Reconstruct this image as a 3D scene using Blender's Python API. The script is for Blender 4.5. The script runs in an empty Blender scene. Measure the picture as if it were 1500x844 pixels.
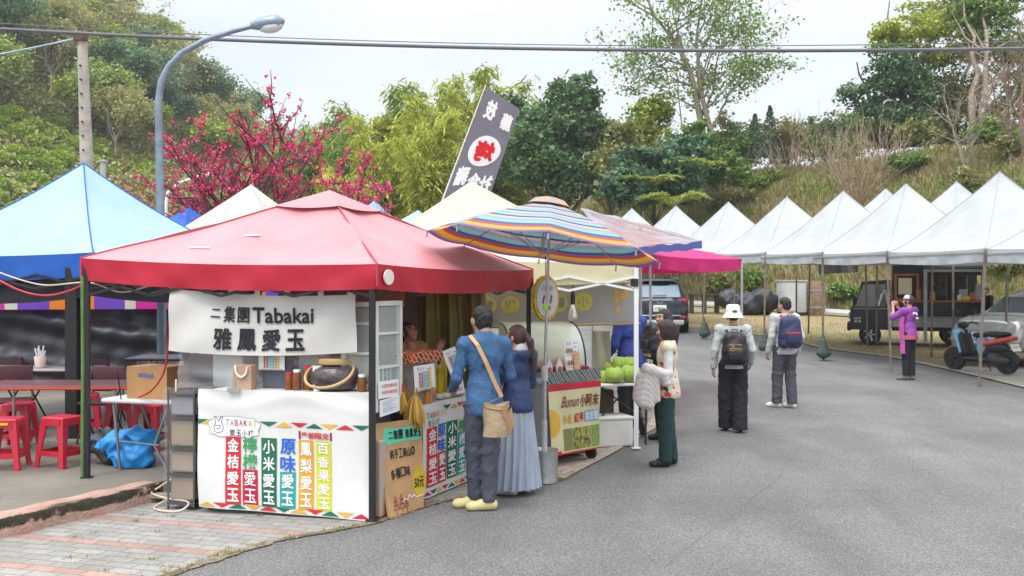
import bpy, bmesh, math, random
import numpy as np
from mathutils import Vector, Matrix
from math import sin, cos, pi, radians as R, hypot
scene = bpy.context.scene
COL = scene.collection
# ------------------------------------------------------------------ camera
CAMH, FPX, HZ = 1.9, 1500.0, 418.0
cam = bpy.data.objects.new('camera', bpy.data.cameras.new('camera'))
COL.objects.link(cam)
cam.location = (0, 0, CAMH)
cam.rotation_euler = (R(90), 0, 0)
cam.data.sensor_width = 36
cam.data.lens = 36.0
cam.data.shift_y = -(422 - HZ) / 1500.0
cam.data.clip_start = 0.1
cam.data.clip_end = 3000
scene.camera = cam
# ------------------------------------------------------------------ sky and sun (bright overcast)
SUN_EL, SUN_AZ = 58, 205
w = bpy.data.worlds.new('World')
scene.world = w
w.use_nodes = True
nt = w.node_tree
nt.nodes.clear()
def wn(t, **k):
 n = nt.nodes.new(t)
 for a, b in k.items():
  setattr(n, a, b)
 return n
L = nt.links.new
out = wn('ShaderNodeOutputWorld')
sky = wn('ShaderNodeTexSky', sky_type='NISHITA', sun_disc=False)
sky.sun_elevation = R(SUN_EL)
sky.sun_rotation = R(SUN_AZ)
bg1 = wn('ShaderNodeBackground')
bg1.inputs['Strength'].default_value = 0.05
L(sky.outputs[0], bg1.inputs['Color'])
tc = wn('ShaderNodeTexCoord')
sep = wn('ShaderNodeSeparateXYZ')
L(tc.outputs['Generated'], sep.inputs[0])
mr = wn('ShaderNodeMapRange')              # overcast sky: brighter towards the zenith
mr.inputs['From Min'].default_value = 0.22
mr.inputs['From Max'].default_value = 1.0
mr.inputs['To Min'].default_value = 0.60
mr.inputs['To Max'].default_value = 2.60
L(sep.outputs['Z'], mr.inputs['Value'])
mp_ = wn('ShaderNodeMapping')
mp_.inputs['Scale'].default_value = (1.4, 1.4, 5.5)
L(tc.outputs['Generated'], mp_.inputs[0])
no = wn('ShaderNodeTexNoise')
no.inputs['Scale'].default_value = 1.6
no.inputs['Detail'].default_value = 6
no.inputs['Roughness'].default_value = 0.55
L(mp_.outputs[0], no.inputs['Vector'])
cr = wn('ShaderNodeValToRGB')
cr.color_ramp.elements[0].position = 0.32
cr.color_ramp.elements[0].color = (0.83, 0.885, 0.94, 1)
cr.color_ramp.elements[1].position = 0.62
cr.color_ramp.elements[1].color = (1.04, 1.03, 1.0, 1)
L(no.outputs['Fac'], cr.inputs[0])
bg2 = wn('ShaderNodeBackground')
L(cr.outputs[0], bg2.inputs['Color'])
L(mr.outputs[0], bg2.inputs['Strength'])
add = wn('ShaderNodeAddShader')
L(bg1.outputs[0], add.inputs[0])
L(bg2.outputs[0], add.inputs[1])
L(add.outputs[0], out.inputs['Surface'])
sun = bpy.data.objects.new('sun', bpy.data.lights.new('sun', 'SUN'))
COL.objects.link(sun)
sun.data.energy = 1.3
sun.data.angle = R(14)
sun.data.color = (1.0, 0.96, 0.90)
sun.rotation_euler = (R(90 - SUN_EL), 0, R(180 - SUN_AZ))
scene.view_settings.view_transform = 'Standard'
scene.view_settings.look = 'None'
scene.view_settings.gamma = 1.0
scene.view_settings.use_curve_mapping = False
scene.view_settings.exposure = 0.32
scene.render.engine = 'CYCLES'
scene.cycles.use_denoising = True
scene.cycles.max_bounces = 6
scene.cycles.diffuse_bounces = 3
scene.cycles.transparent_max_bounces = 8
scene.cycles.volume_bounces = 0
try:
 scene.cycles.volume_step_rate = 6
except Exception:
 pass
# ------------------------------------------------------------------ pixel helpers (turn a reading of the photo into metres)
def gz(y, x=0):
 if y < 14: return 0.0
 if y < 34: return 0.0012 * (y - 14) ** 2
 if y < 62: return 0.48 + 0.048 * (y - 34)
 return 1.824
def G(x, y, base=0.0):                       # ground point seen at pixel (x, y)
 lo, hi = 2.0, 90.0
 for _ in range(50):
  m = (lo + hi) / 2
  if (CAMH - gz(m) - base) * FPX / m > y - HZ: lo = m
  else: hi = m
 return Vector(((x - 750) / FPX * lo, lo, gz(lo) + base))
def P(x, y, Y):                              # point at depth Y
 return Vector(((x - 750) / FPX * Y, Y, CAMH + (HZ - y) * Y / FPX))
# ------------------------------------------------------------------ object helpers
def tag(o, label=None, cat=None, group=None, kind=None):
 if label: o['label'] = label
 if cat: o['category'] = cat
 if group: o['group'] = group
 if kind: o['kind'] = kind
 return o
def thing(name, label, cat, loc=(0, 0, 0), rotz=0, group=None):
 o = bpy.data.objects.new(name, None)
 COL.objects.link(o)
 o.location = loc
 o.rotation_euler = (0, 0, rotz)
 o.empty_display_size = 0.2
 return tag(o, label, cat, group)
def dup(root, loc=None, rotz=None, label=None, group=None, scale=None):
 r = root.copy(); COL.objects.link(r)
 for ch in list(root.children):
  c = ch.copy(); COL.objects.link(c); c.parent = r
  for g in list(ch.children):
   d = g.copy(); COL.objects.link(d); d.parent = c
 if loc is not None: r.location = loc
 if rotz is not None: r.rotation_euler = (r.rotation_euler[0], r.rotation_euler[1], rotz)
 if label: r['label'] = label
 if group: r['group'] = group
 if scale is not None: r.scale = (scale,) * 3 if not hasattr(scale, '__len__') else scale
 return r
class MB:
 """collects shapes; build() links them as ONE mesh object"""
 def __init__(s):
  s.v, s.f, s.m = [], [], []
  s.cur = 0
 def _add(s, vs, fs):
  b = len(s.v)
  s.v.extend([tuple(p) for p in vs])
  s.f.extend([tuple(i + b for i in f) for f in fs])
  s.m.extend([s.cur] * len(fs))
  return s
 def mat(s, i): s.cur = i; return s
 def box(s, c, size, rz=0, M=None, taper=1.0):
  x, y, z = size[0] / 2, size[1] / 2, size[2] / 2
  vs = [Vector((sx * x * (taper if sz > 0 else 1), sy * y * (taper if sz > 0 else 1), sz * z)) for sz in (-1, 1) for sx, sy in ((-1, -1), (1, -1), (1, 1), (-1, 1))]
  if M is not None: vs = [M @ p for p in vs]
  if rz:
   r = Matrix.Rotation(rz, 3, 'Z'); vs = [r @ p for p in vs]
  c = Vector(c)
  return s._add([p + c for p in vs], [(3, 2, 1, 0), (4, 5, 6, 7), (0, 1, 5, 4), (1, 2, 6, 5), (2, 3, 7, 6), (3, 0, 4, 7)])
 def rbox(s, c, size, r=0.02, rz=0, n=3, M=None):
  """box with rounded vertical edges and chamfered top/bottom"""
  x, y, z = size[0] / 2, size[1] / 2, size[2] / 2
  r = min(r, x * .98, y * .98, z * .98)
  rings = []
  for zz, ins in ((-z, r), (-z + r * .3, r * .3), (-z + r, 0), (z - r, 0), (z - r * .3, r * .3), (z, r)):
   ring = []
   for cx, cy, a0 in ((1, 1, 0), (-1, 1, 90), (-1, -1, 180), (1, -1, 270)):
    for k in range(n + 1):
     a = R(a0 + 90 * k / n)
     rr = max(r - ins, 0.0008)
     ring.append(Vector((cx * (x - r) + cos(a) * rr, cy * (y - r) + sin(a) * rr, zz)))
   rings.append(ring)
  return s._rings(rings, c, rz, M)
 def _rings(s, rings, c=(0, 0, 0), rz=0, M=None, cap=True, closed=False):
  n = len(rings[0]); vs = [Vector(p) for r in rings for p in r]
  if M is not None: vs = [M @ p for p in vs]
  if rz:
   q = Matrix.Rotation(rz, 3, 'Z'); vs = [q @ p for p in vs]
  c = Vector(c); vs = [p + c for p in vs]
  fs = []
  k = len(rings)
  for i in range(k if closed else k - 1):
   a, b = i * n, ((i + 1) % k) * n
   for j in range(n):
    j2 = (j + 1) % n
    fs.append((a + j, a + j2, b + j2, b + j))
  if cap and not closed:
   fs.append(tuple(reversed(range(n)))); fs.append(tuple((k - 1) * n + j for j in range(n)))
  return s._add(vs, fs)
 def tube(s, pts, r, n=8, cap=True, closed=False):
  pts = [Vector(p) for p in pts]
  k = len(pts)
  rs = r if hasattr(r, '__len__') else [r] * k
  rings = []
  up = None
  for i, p in enumerate(pts):
   if closed: t = pts[(i + 1) % k] - pts[i - 1]
   else: t = pts[min(i + 1, k - 1)] - pts[max(i - 1, 0)]
   if t.length < 1e-9: t = Vector((0, 0, 1))
   t.normalize()
   if up is None:
    up = Vector((0, 0, 1)) if abs(t.z) < .9 else Vector((1, 0, 0))
   a = t.cross(up)
   if a.length < 1e-4: a = t.cross(Vector((0, 1, 0)))
   a.normalize(); b = a.cross(t).normalized(); up = b
   rings.append([p + (a * cos(2 * pi * j / n) + b * sin(2 * pi * j / n)) * rs[i] for j in range(n)])
  rings = [list(reversed(q)) for q in rings]
  return s._rings(rings, cap=cap, closed=closed)
 def bar(s, a, b, w, h=None):
  a, b = Vector(a), Vector(b); h = h or w
  t = (b - a).normalized()
  up = Vector((0, 0, 1)) if abs(t.z) < .9 else Vector((0, 1, 0))
  x = t.cross(up).normalized(); y = x.cross(t).normalized()
  vs = [p + x * sx * w / 2 + y * sy * h / 2 for p in (a, b) for sx, sy in ((-1, -1), (1, -1), (1, 1), (-1, 1))]
  return s._add(vs, [(3, 2, 1, 0), (4, 5, 6, 7), (0, 1, 5, 4), (1, 2, 6, 5), (2, 3, 7, 6), (3, 0, 4, 7)])
 def lathe(s, prof, n=20, c=(0, 0, 0), M=None, cap=True):
  return s._rings([[Vector((max(r, .0005) * cos(2 * pi * j / n), max(r, .0005) * sin(2 * pi * j / n), z)) for j in range(n)] for r, z in prof], c, 0, M, cap)
 def ball(s, c, r, n=10, M=None):
  r = r if hasattr(r, '__len__') else (r, r, r)
  rings = []
  for i in range(n + 1):
   a = -pi / 2 + pi * i / n
   q = max(cos(a), .004)
   rings.append([Vector((r[0] * q * cos(2 * pi * j / (n + 2)), r[1] * q * sin(2 * pi * j / (n + 2)), r[2] * sin(a))) for j in range(n + 2)])
  return s._rings(rings, c, 0, M)
 def grid(s, fn, nu, nv, thick=0):
  """fn(u, v) -> point, u, v in 0..1"""
  vs = [Vector(fn(i / nu, j / nv)) for j in range(nv + 1) for i in range(nu + 1)]
  q = nu + 1
  fs = [(j * q + i, j * q + i + 1, (j + 1) * q + i + 1, (j + 1) * q + i) for j in range(nv) for i in range(nu)]
  if not thick: return s._add(vs, fs)
  N = [Vector((0, 0, 0)) for _ in vs]
  for f in fs:
   n_ = (vs[f[1]] - vs[f[0]]).cross(vs[f[3]] - vs[f[0]])
   n_ += (vs[f[3]] - vs[f[2]]).cross(vs[f[1]] - vs[f[2]])
   for i in f: N[i] += n_
  off = [p - nn.normalized() * thick if nn.length > 0 else p for p, nn in zip(vs, N)]
  T = len(vs)
  fs2 = [tuple(T + i for i in reversed(f)) for f in fs]
  rim = [i for i in range(q)] + [j * q + nu for j in range(1, nv + 1)] + [nv * q + i for i in range(nu - 1, -1, -1)] + [j * q for j in range(nv - 1, 0, -1)]
  side = [(rim[k], T + rim[k], T + rim[(k + 1) % len(rim)], rim[(k + 1) % len(rim)]) for k in range(len(rim))]
  return s._add(vs + off, fs + fs2 + side)
 def prism(s, poly, a, b, c=(0, 0, 0), M=None):
  """polygon of (x, z) pairs extruded along y from a to b"""
  n = len(poly)
  vs = [Vector((x, a, z)) for x, z in poly] + [Vector((x, b, z)) for x, z in poly]
  if M is not None: vs = [M @ p for p in vs]
  c = Vector(c)
  fs = [tuple(range(n)), tuple(reversed(range(n, 2 * n)))] + [(i, n + i, n + (i + 1) % n, (i + 1) % n) for i in range(n)]
  return s._add([p + c for p in vs], fs)
 def flat(s, poly, z=None):
  return s._add([Vector((p[0], p[1], p[2] if z is None else z)) for p in poly], [tuple(range(len(poly)))])
 def raw(s, vs, fs): return s._add(vs, fs)
 def build(s, name, mats, parent=None, smooth=0, loc=None, rotz=0):
  me = bpy.data.meshes.new(name)
  me.from_pydata(s.v, [], s.f)
  mats = mats if isinstance(mats, (list, tuple)) else [mats]
  for m in mats: me.materials.append(m)
  if len(mats) > 1: me.polygons.foreach_set('material_index', s.m)
  finish(me, smooth)
  o = bpy.data.objects.new(name, me); COL.objects.link(o)
  if parent is not None: o.parent = parent
  if loc is not None: o.location = loc
  if rotz: o.rotation_euler = (0, 0, rotz)
  return o
def finish(me, smooth):
 me.update()
 if smooth:
  me.polygons.foreach_set('use_smooth', [True] * len(me.polygons))
  if smooth < 170:
   try: me.set_sharp_from_angle(angle=R(smooth))
   except Exception: pass
def np_mesh(name, V, F, mats, parent=None, smooth=0, mi=None):
 """V (n,3), F (m,k) arrays -> linked object"""
 V = np.asarray(V, dtype=np.float32); F = np.asarray(F, dtype=np.int32)
 me = bpy.data.meshes.new(name)
 k = F.shape[1]
 me.vertices.add(len(V)); me.vertices.foreach_set('co', V.ravel())
 me.loops.add(F.size); me.loops.foreach_set('vertex_index', F.ravel())
 me.polygons.add(len(F)); me.polygons.foreach_set('loop_start', np.arange(0, F.size, k, dtype=np.int32))
 me.polygons.foreach_set('loop_total', np.full(len(F), k, dtype=np.int32))
 mats = mats if isinstance(mats, (list, tuple)) else [mats]
 for m in mats: me.materials.append(m)
 if mi is not None: me.polygons.foreach_set('material_index', np.asarray(mi, dtype=np.int32))
 if smooth: me.polygons.foreach_set('use_smooth', np.ones(len(F), dtype=bool))
 me.update(calc_edges=True); me.validate()
 o = bpy.data.objects.new(name, me); COL.objects.link(o)
 if parent is not None: o.parent = parent
 return o
# ------------------------------------------------------------------ materials
def srgb(h):
 h = h.lstrip('#')
 c = [int(h[i:i + 2], 16) / 255 for i in (0, 2, 4)]
 return tuple((x / 12.92 if x <= .04045 else ((x + .055) / 1.055) ** 2.4) for x in c)
_mats = {}
def mat(name, col, rough=.6, metal=0, var=.12, vs=3.0, bump=0, bs=40, spec=.4, trans=0, alpha=None, coat=0, col2=None, fine=0, bstretch=None, wet=0):
 """principled material whose base colour wanders a little (noise in object space)"""
 if name in _mats: return _mats[name]
 if isinstance(col, str): col = srgb(col)
 if isinstance(col2, str): col2 = srgb(col2)
 m = bpy.data.materials.new(name); m.use_nodes = True
 t = m.node_tree; b = t.nodes['Principled BSDF']; l = t.links.new
 b.inputs['Roughness'].default_value = rough
 b.inputs['Metallic'].default_value = metal
 b.inputs['Specular IOR Level'].default_value = spec
 if coat: b.inputs['Coat Weight'].default_value = coat; b.inputs['Coat Roughness'].default_value = .08
 c = t.nodes.new('ShaderNodeTexCoord')
 colsock = None
 if var or col2:
  n = t.nodes.new('ShaderNodeTexNoise')
  n.inputs['Scale'].default_value = vs; n.inputs['Detail'].default_value = 5; n.inputs['Roughness'].default_value = .62
  l(c.outputs['Object'], n.inputs['Vector'])
  r = t.nodes.new('ShaderNodeValToRGB')
  r.color_ramp.elements[0].position = .34; r.color_ramp.elements[1].position = .66
  if col2: a0, a1 = col, col2
  else:
   a0 = tuple(x * (1 - var) for x in col); a1 = tuple(min(1, x * (1 + var)) for x in col)
  r.color_ramp.elements[0].color = (*a0, 1); r.color_ramp.elements[1].color = (*a1, 1)
  l(n.outputs['Fac'], r.inputs[0]); colsock = r.outputs[0]
  if fine:
   n2 = t.nodes.new('ShaderNodeTexNoise'); n2.inputs['Scale'].default_value = vs * 25; n2.inputs['Detail'].default_value = 3
   l(c.outputs['Object'], n2.inputs['Vector'])
   mr = t.nodes.new('ShaderNodeMapRange'); mr.inputs['To Min'].default_value = 1 - fine; mr.inputs['To Max'].default_value = 1 + fine
   mr.inputs['From Min'].default_value = .3; mr.inputs['From Max'].default_value = .7
   l(n2.outputs['Fac'], mr.inputs['Value'])
   mx = t.nodes.new('ShaderNodeVectorMath'); mx.operation = 'SCALE'
   l(colsock, mx.inputs[0]); l(mr.outputs[0], mx.inputs['Scale']); colsock = mx.outputs[0]
  l(colsock, b.inputs['Base Color'])
 else:
  b.inputs['Base Color'].default_value = (*col, 1)
 if bump:
  n3 = t.nodes.new('ShaderNodeTexNoise'); n3.inputs['Scale'].default_value = bs; n3.inputs['Detail'].default_value = 4
  if bstretch:
   mpn = t.nodes.new('ShaderNodeMapping'); mpn.inputs['Scale'].default_value = bstretch
   l(c.outputs['Object'], mpn.inputs[0]); l(mpn.outputs[0], n3.inputs['Vector'])
  else: l(c.outputs['Object'], n3.inputs['Vector'])
  bp = t.nodes.new('ShaderNodeBump'); bp.inputs['Strength'].default_value = bump; bp.inputs['Distance'].default_value = .02
  l(n3.outputs['Fac'], bp.inputs['Height']); l(bp.outputs[0], b.inputs['Normal'])
 if trans:
  tr = t.nodes.new('ShaderNodeBsdfTranslucent'); mx = t.nodes.new('ShaderNodeMixShader'); mx.inputs[0].default_value = trans
  if colsock: l(colsock, tr.inputs['Color'])
  else: tr.inputs['Color'].default_value = (*col, 1)
  l(b.outputs[0], mx.inputs[1]); l(tr.outputs[0], mx.inputs[2]); l(mx.outputs[0], t.nodes['Material Output'].inputs['Surface'])
 if alpha is not None: b.inputs['Alpha'].default_value = alpha
 _mats[name] = m
 return m
def leafmat(name, cols, trans=.3, rough=.5, big=0.25, bscale=.35):
 """leaves: colour varies leaf by leaf and in slow drifts of plant vigour"""
 if name in _mats: return _mats[name]
 m = bpy.data.materials.new(name); m.use_nodes = True
 t = m.node_tree; b = t.nodes['Principled BSDF']; l = t.links.new
 b.inputs['Roughness'].default_value = rough; b.inputs['Specular IOR Level'].default_value = .3
 g = t.nodes.new('ShaderNodeNewGeometry')
 oi = t.nodes.new('ShaderNodeObjectInfo')
 c = t.nodes.new('ShaderNodeTexCoord'); n = t.nodes.new('ShaderNodeTexNoise'); n.inputs['Scale'].default_value = bscale; n.inputs['Detail'].default_value = 3
 l(c.outputs['Object'], n.inputs['Vector'])
 a1 = t.nodes.new('ShaderNodeMath'); a1.operation = 'MULTIPLY_ADD'; a1.inputs[1].default_value = big * 2; a1.inputs[2].default_value = -big
 l(n.outputs['Fac'], a1.inputs[0])
 a2 = t.nodes.new('ShaderNodeMath'); a2.operation = 'MULTIPLY_ADD'; a2.inputs[1].default_value = .75; l(g.outputs['Random Per Island'], a2.inputs[0]); l(a1.outputs[0], a2.inputs[2])
 a3 = t.nodes.new('ShaderNodeMath'); a3.operation = 'MULTIPLY_ADD'; a3.inputs[1].default_value = .3; l(oi.outputs['Random'], a3.inputs[0]); l(a2.outputs[0], a3.inputs[2])
 r = t.nodes.new('ShaderNodeValToRGB'); e = r.color_ramp.elements
 cs = [srgb(x) if isinstance(x, str) else x for x in cols]
 while len(e) < len(cs): e.new(.5)
 for i, x in enumerate(cs):
  e[i].position = i / (len(cs) - 1); e[i].color = (*x, 1)
 l(a3.outputs[0], r.inputs[0]); l(r.outputs[0], b.inputs['Base Color'])
 tr = t.nodes.new('ShaderNodeBsdfTranslucent'); mx = t.nodes.new('ShaderNodeMixShader'); mx.inputs[0].default_value = trans
 l(r.outputs[0], tr.inputs['Color']); l(b.outputs[0], mx.inputs[1]); l(tr.outputs[0], mx.inputs[2])
 l(mx.outputs[0], t.nodes['Material Output'].inputs['Surface'])
 _mats[name] = m
 return m
def glassmat(name, tint=(.9, .95, .95), rough=.03, op=.25, metal=0):
 """thin clear sheet: see-through with a glossy coat"""
 if name in _mats: return _mats[name]
 m = bpy.data.materials.new(name); m.use_nodes = True
 t = m.node_tree; l = t.links.new; b = t.nodes['Principled BSDF']
 b.inputs['Base Color'].default_value = (*tint, 1); b.inputs['Roughness'].default_value = rough; b.inputs['Specular IOR Level'].default_value = .6
 tr = t.nodes.new('ShaderNodeBsdfTransparent'); tr.inputs[0].default_value = (*tint, 1)
 mx = t.nodes.new('ShaderNodeMixShader'); mx.inputs[0].default_value = op
 n = t.nodes.new('ShaderNodeTexNoise'); n.inputs['Scale'].default_value = 5; n.inputs['Detail'].default_value = 3
 c = t.nodes.new('ShaderNodeTexCoord'); l(c.outputs['Object'], n.inputs['Vector'])
 bp = t.nodes.new('ShaderNodeBump'); bp.inputs['Strength'].default_value = .12 if rough > .05 else .02; l(n.outputs['Fac'], bp.inputs['Height']); l(bp.outputs[0], b.inputs['Normal'])
 l(tr.outputs[0], mx.inputs[1]); l(b.outputs[0], mx.inputs[2]); l(mx.outputs[0], t.nodes['Material Output'].inputs['Surface'])
 _mats[name] = m
 return m
# ------------------------------------------------------------------ lettering
_gly = {}
def glyph(txt, bold=.022):
 """flat triangles of the built-in font, scaled to a unit box -> (verts (n,2), faces, aspect)"""
 if (txt, bold) in _gly: return _gly[(txt, bold)]
 cu = bpy.data.curves.new('lettering', 'FONT'); cu.body = txt; cu.resolution_u = 3
 cu.offset = bold
 o = bpy.data.objects.new('lettering', cu); COL.objects.link(o)
 dg = bpy.context.evaluated_depsgraph_get(); dg.update()
 me = bpy.data.meshes.new_from_object(o.evaluated_get(dg))
 V = np.array([v.co[:2] for v in me.vertices]) if len(me.vertices) else np.zeros((0, 2))
 F = [tuple(p.vertices) for p in me.polygons]
 bpy.data.objects.remove(o); bpy.data.curves.remove(cu); bpy.data.meshes.remove(me)
 if len(V):
  lo, hi = V.min(0), V.max(0); sz = np.maximum(hi - lo, 1e-6)
  asp = sz[0] / sz[1]; V = (V - lo) / sz
 else: asp = 1
 _gly[(txt, bold)] = (V, F, asp)
 return _gly[(txt, bold)]
class Sheet:
 """a printed cloth or board given by its corners bl, br, tr, tl; marks are laid a few mm proud of it"""
 def __init__(s, bl, br, tr, tl, wave=None, flip=False, lift=.004):
  s.c = [Vector(p) for p in (bl, br, tr, tl)]
  s.n = (s.c[1] - s.c[0]).cross(s.c[3] - s.c[0]).normalized()
  s.w = ((s.c[1] - s.c[0]).length + (s.c[2] - s.c[3]).length) / 2
  s.h = ((s.c[3] - s.c[0]).length + (s.c[2] - s.c[1]).length) / 2
  s.wave, s.flip = wave, flip
  s.mb = MB(); s.mats = []; s.lift = lift; s.bold = .022; s.fat = 0
 def at(s, a, b, lift=0):
  if s.flip: a = 1 - a
  d = s.wave(a, b) if s.wave else 0
  p = (s.c[0] * (1 - a) + s.c[1] * a) * (1 - b) + (s.c[3] * (1 - a) + s.c[2] * a) * b
  return p + s.n * (d + lift)
 def cloth(s, name, m, parent=None, nu=40, nv=24, thick=.004):
  b = MB(); w0 = s.flip; s.flip = False
  b.grid(lambda a, c: s.at(a, c), nu, nv, thick); s.flip = w0
  return b.build(name, m, parent, smooth=40)
 def _m(s, m):
  if m not in s.mats: s.mats.append(m)
  s.mb.mat(s.mats.index(m))
 def rect(s, a0, b0, a1, b1, m, lift=None, n=6):
  s._m(m); l = lift or s.lift
  s.mb.grid(lambda a, b: s.at(a0 + (a1 - a0) * a, b0 + (b1 - b0) * b, l), n, n)
 def poly(s, pts, m, lift=None):
  s._m(m); l = lift or s.lift
  s.mb.raw([s.at(a, b, l) for a, b in pts], [tuple(range(len(pts)))])
 def disc(s, a, b, r, m, lift=None, n=28, ry=None):
  asp = s.w / s.h
  s.poly([(a + r * cos(2 * pi * k / n), b + (ry or r * asp) * sin(2 * pi * k / n)) for k in range(n)], m, lift)
 def text(s, txt, a0, b0, a1, b1, m, lift=None, slant=0, keep=False):
  V, F, asp = glyph(txt, min(s.bold, .004))
  if not len(V): return
  s._m(m); l = lift or s.lift * 1.7
  W, H = a1 - a0, b1 - b0
  if s.fat and not keep:
   f = s.fat
   for k, (dx, dy) in enumerate(((f, 0), (-f, 0), (0, f), (0, -f), (f * .7, f * .7), (-f * .7, -f * .7))):
    fx = f / len(txt)
    s.mb.raw([s.at(a0 + W * (p[0] * (1 - 2 * fx) + fx + dx / len(txt)), b0 + H * (p[1] * (1 - 2 * f) + f + dy), l + .0003 * (k + 1)) for p in V], F)
   fx = f / len(txt); a0 += W * fx; b0 += H * f; W *= 1 - 2 * fx; H *= 1 - 2 * f
  if keep:
   w2 = min(W, H * s.h / s.w * asp); a0 += (W - w2) / 2; W = w2
  s.mb.raw([s.at(a0 + W * (p[0] + slant * (p[1] - .5)), b0 + H * p[1], l) for p in V], F)
 def chars(s, txt, a0, b0, a1, b1, m, vert=False, gap=.12, lift=None, jit=0):
  n = len(txt)
  for i, ch in enumerate(txt):
   j = (random.random() - .5) * jit
   if vert:
    h = (b1 - b0) / n; y = b1 - (i + 1) * h
    s.text(ch, a0, y + h * gap / 2, a1, y + h * (1 - gap / 2), m, lift)
   else:
    wd = (a1 - a0) / n; x = a0 + i * wd
    k = .3 if ch in '一二' else 0
    s.text(ch, x + wd * gap / 2, b0 + (b1 - b0) * (k * .6 + j), x + wd * (1 - gap / 2), b1 - (b1 - b0) * (k * .6 - j), m, lift)
 def stroke(s, pts, wd, m, lift=None):
  s._m(m); l = lift or s.lift * 1.7
  for (a, b), (c, d) in zip(pts, pts[1:]):
   dx, dy = (c - a) * s.w, (d - b) * s.h; q = hypot(dx, dy) or 1
   nx, ny = -dy / q * wd / 2 / s.w, dx / q * wd / 2 / s.h
   s.mb.raw([s.at(a - nx, b - ny, l), s.at(c - nx, d - ny, l), s.at(c + nx, d + ny, l), s.at(a + nx, b + ny, l)], [(0, 1, 2, 3)])
 def marks(s, name='lettering', parent=None):
  return s.mb.build(name, s.mats, parent)
# ------------------------------------------------------------------ implicit bodies (smooth unions turned into one surface)
class SDF:
 def __init__(s): s.p = []
 def cone(s, a, b, ra, rb=None, k=.03): s.p.append(('c', np.array(a, float), np.array(b, float), ra, rb if rb is not None else ra, k)); return s
 def ell(s, c, r, k=.03, M=None): s.p.append(('e', np.array(c, float), np.array(r, float) if hasattr(r, '__len__') else np.array([r] * 3, float), M, k)); return s
 def cut(s, fn): s.p.append(('x', fn)); return s
 def disp(s, fn): s.p.append(('d', fn)); return s
 def ev(s, X):
  d = np.full(len(X), 9.0)
  for q in s.p:
   if q[0] == 'x': d = np.maximum(d, q[1](X)); continue
   if q[0] == 'd': d = d + q[1](X); continue
   if q[0] == 'c':
    _, a, b, ra, rb, k = q
    ab = b - a; L2 = ab @ ab
    t = np.clip(((X - a) @ ab) / L2, 0, 1)
    e = np.linalg.norm(X - a - t[:, None] * ab, axis=1) - (ra + (rb - ra) * t)
   else:
    _, c, r, M, k = q
    Y = X - c
    if M is not None: Y = Y @ M
    k0 = np.linalg.norm(Y / r, axis=1); k1 = np.linalg.norm(Y / (r * r), axis=1) + 1e-9
    e = k0 * (k0 - 1) / k1
   h = np.clip(.5 + .5 * (e - d) / k, 0, 1)
   d = e + (d - e) * h - k * h * (1 - h)
  return d
 def bounds(s, pad):
  lo, hi = np.full(3, 9e9), np.full(3, -9e9)
  for q in s.p:
   if q[0] == 'c':
    m = max(q[3], q[4])
    for c in (q[1], q[2]): lo = np.minimum(lo, c - m); hi = np.maximum(hi, c + m)
   elif q[0] == 'e':
    m = q[2].max() if q[3] is not None else q[2]
    lo = np.minimum(lo, q[1] - m); hi = np.maximum(hi, q[1] + m)
  return lo - pad, hi + pad
 def mesh(s, h=.012):
  lo, hi = s.bounds(h * 2.5 + .02)
  n = np.ceil((hi - lo) / h).astype(int) + 1
  ax = [lo[i] + h * np.arange(n[i]) for i in range(3)]
  X = np.stack(np.meshgrid(*ax, indexing='ij'), -1).reshape(-1, 3)
  V = s.ev(X).reshape(n)
  ins = V < 0
  cs = np.array(n) - 1
  S = np.zeros((*cs, 3)); N = np.zeros(cs)
  sl = lambda o: tuple(slice(o[i], o[i] + cs[i]) for i in range(3))
  cor = [(i, j, k) for i in (0, 1) for j in (0, 1) for k in (0, 1)]
  for a in cor:
   for d in range(3):
    if a[d]: continue
    b = list(a); b[d] = 1
    va, vb = V[sl(a)], V[sl(b)]
    m = (va < 0) != (vb < 0)
    t = np.where(m, va / np.where(m, va - vb, 1), 0)
    p = np.zeros((*cs, 3)) + np.array(a); p[..., d] += t
    S += p * m[..., None]; N += m
  act = N > 0
  idx = np.full(cs, -1); idx[act] = np.arange(act.sum())
  ijk = np.argwhere(act)
  vert = lo + h * (ijk + S[act] / N[act][:, None])
  F = []
  for d in range(3):
   e, g = (d + 1) % 3, (d + 2) % 3
   s0 = [slice(None)] * 3; s1 = [slice(None)] * 3
   s0[d] = slice(0, -1); s1[d] = slice(1, None)
   a, b = ins[tuple(s0)], ins[tuple(s1)]
   ch = a != b
   q = np.argwhere(ch)
   ok = (q[:, e] > 0) & (q[:, g] > 0) & (q[:, e] < cs[e]) & (q[:, g] < cs[g])
   q = q[ok]
   A = a[tuple(q.T)]
   def cell(de, dg):
    c = q.copy(); c[:, e] -= de; c[:, g] -= dg
    return idx[tuple(c.T)]
   quad = np.stack([cell(1, 1), cell(0, 1), cell(0, 0), cell(1, 0)], 1)
   quad[~A] = quad[~A][:, ::-1]
   F.append(quad)
  return vert, np.concatenate(F)
def join_np(parts):
 V, F, o = [], [], 0
 for v, f in parts:
  V.append(v); F.append(f + o); o += len(v)
 return np.concatenate(V), np.concatenate(F)
def settle(root, base):
 """put a thing's Empty at its base while its parts stay where they were built"""
 T = Matrix.Translation(-Vector(base)); done = set()
 def rec(o):
  for ch in o.children:
   if ch.type == 'MESH' and ch.data.name not in done: done.add(ch.data.name); ch.data.transform(T)
   rec(ch)
 rec(root); root.location = base
 return root
def V2(x, y, z=0): return Vector((x, y, z))
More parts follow.
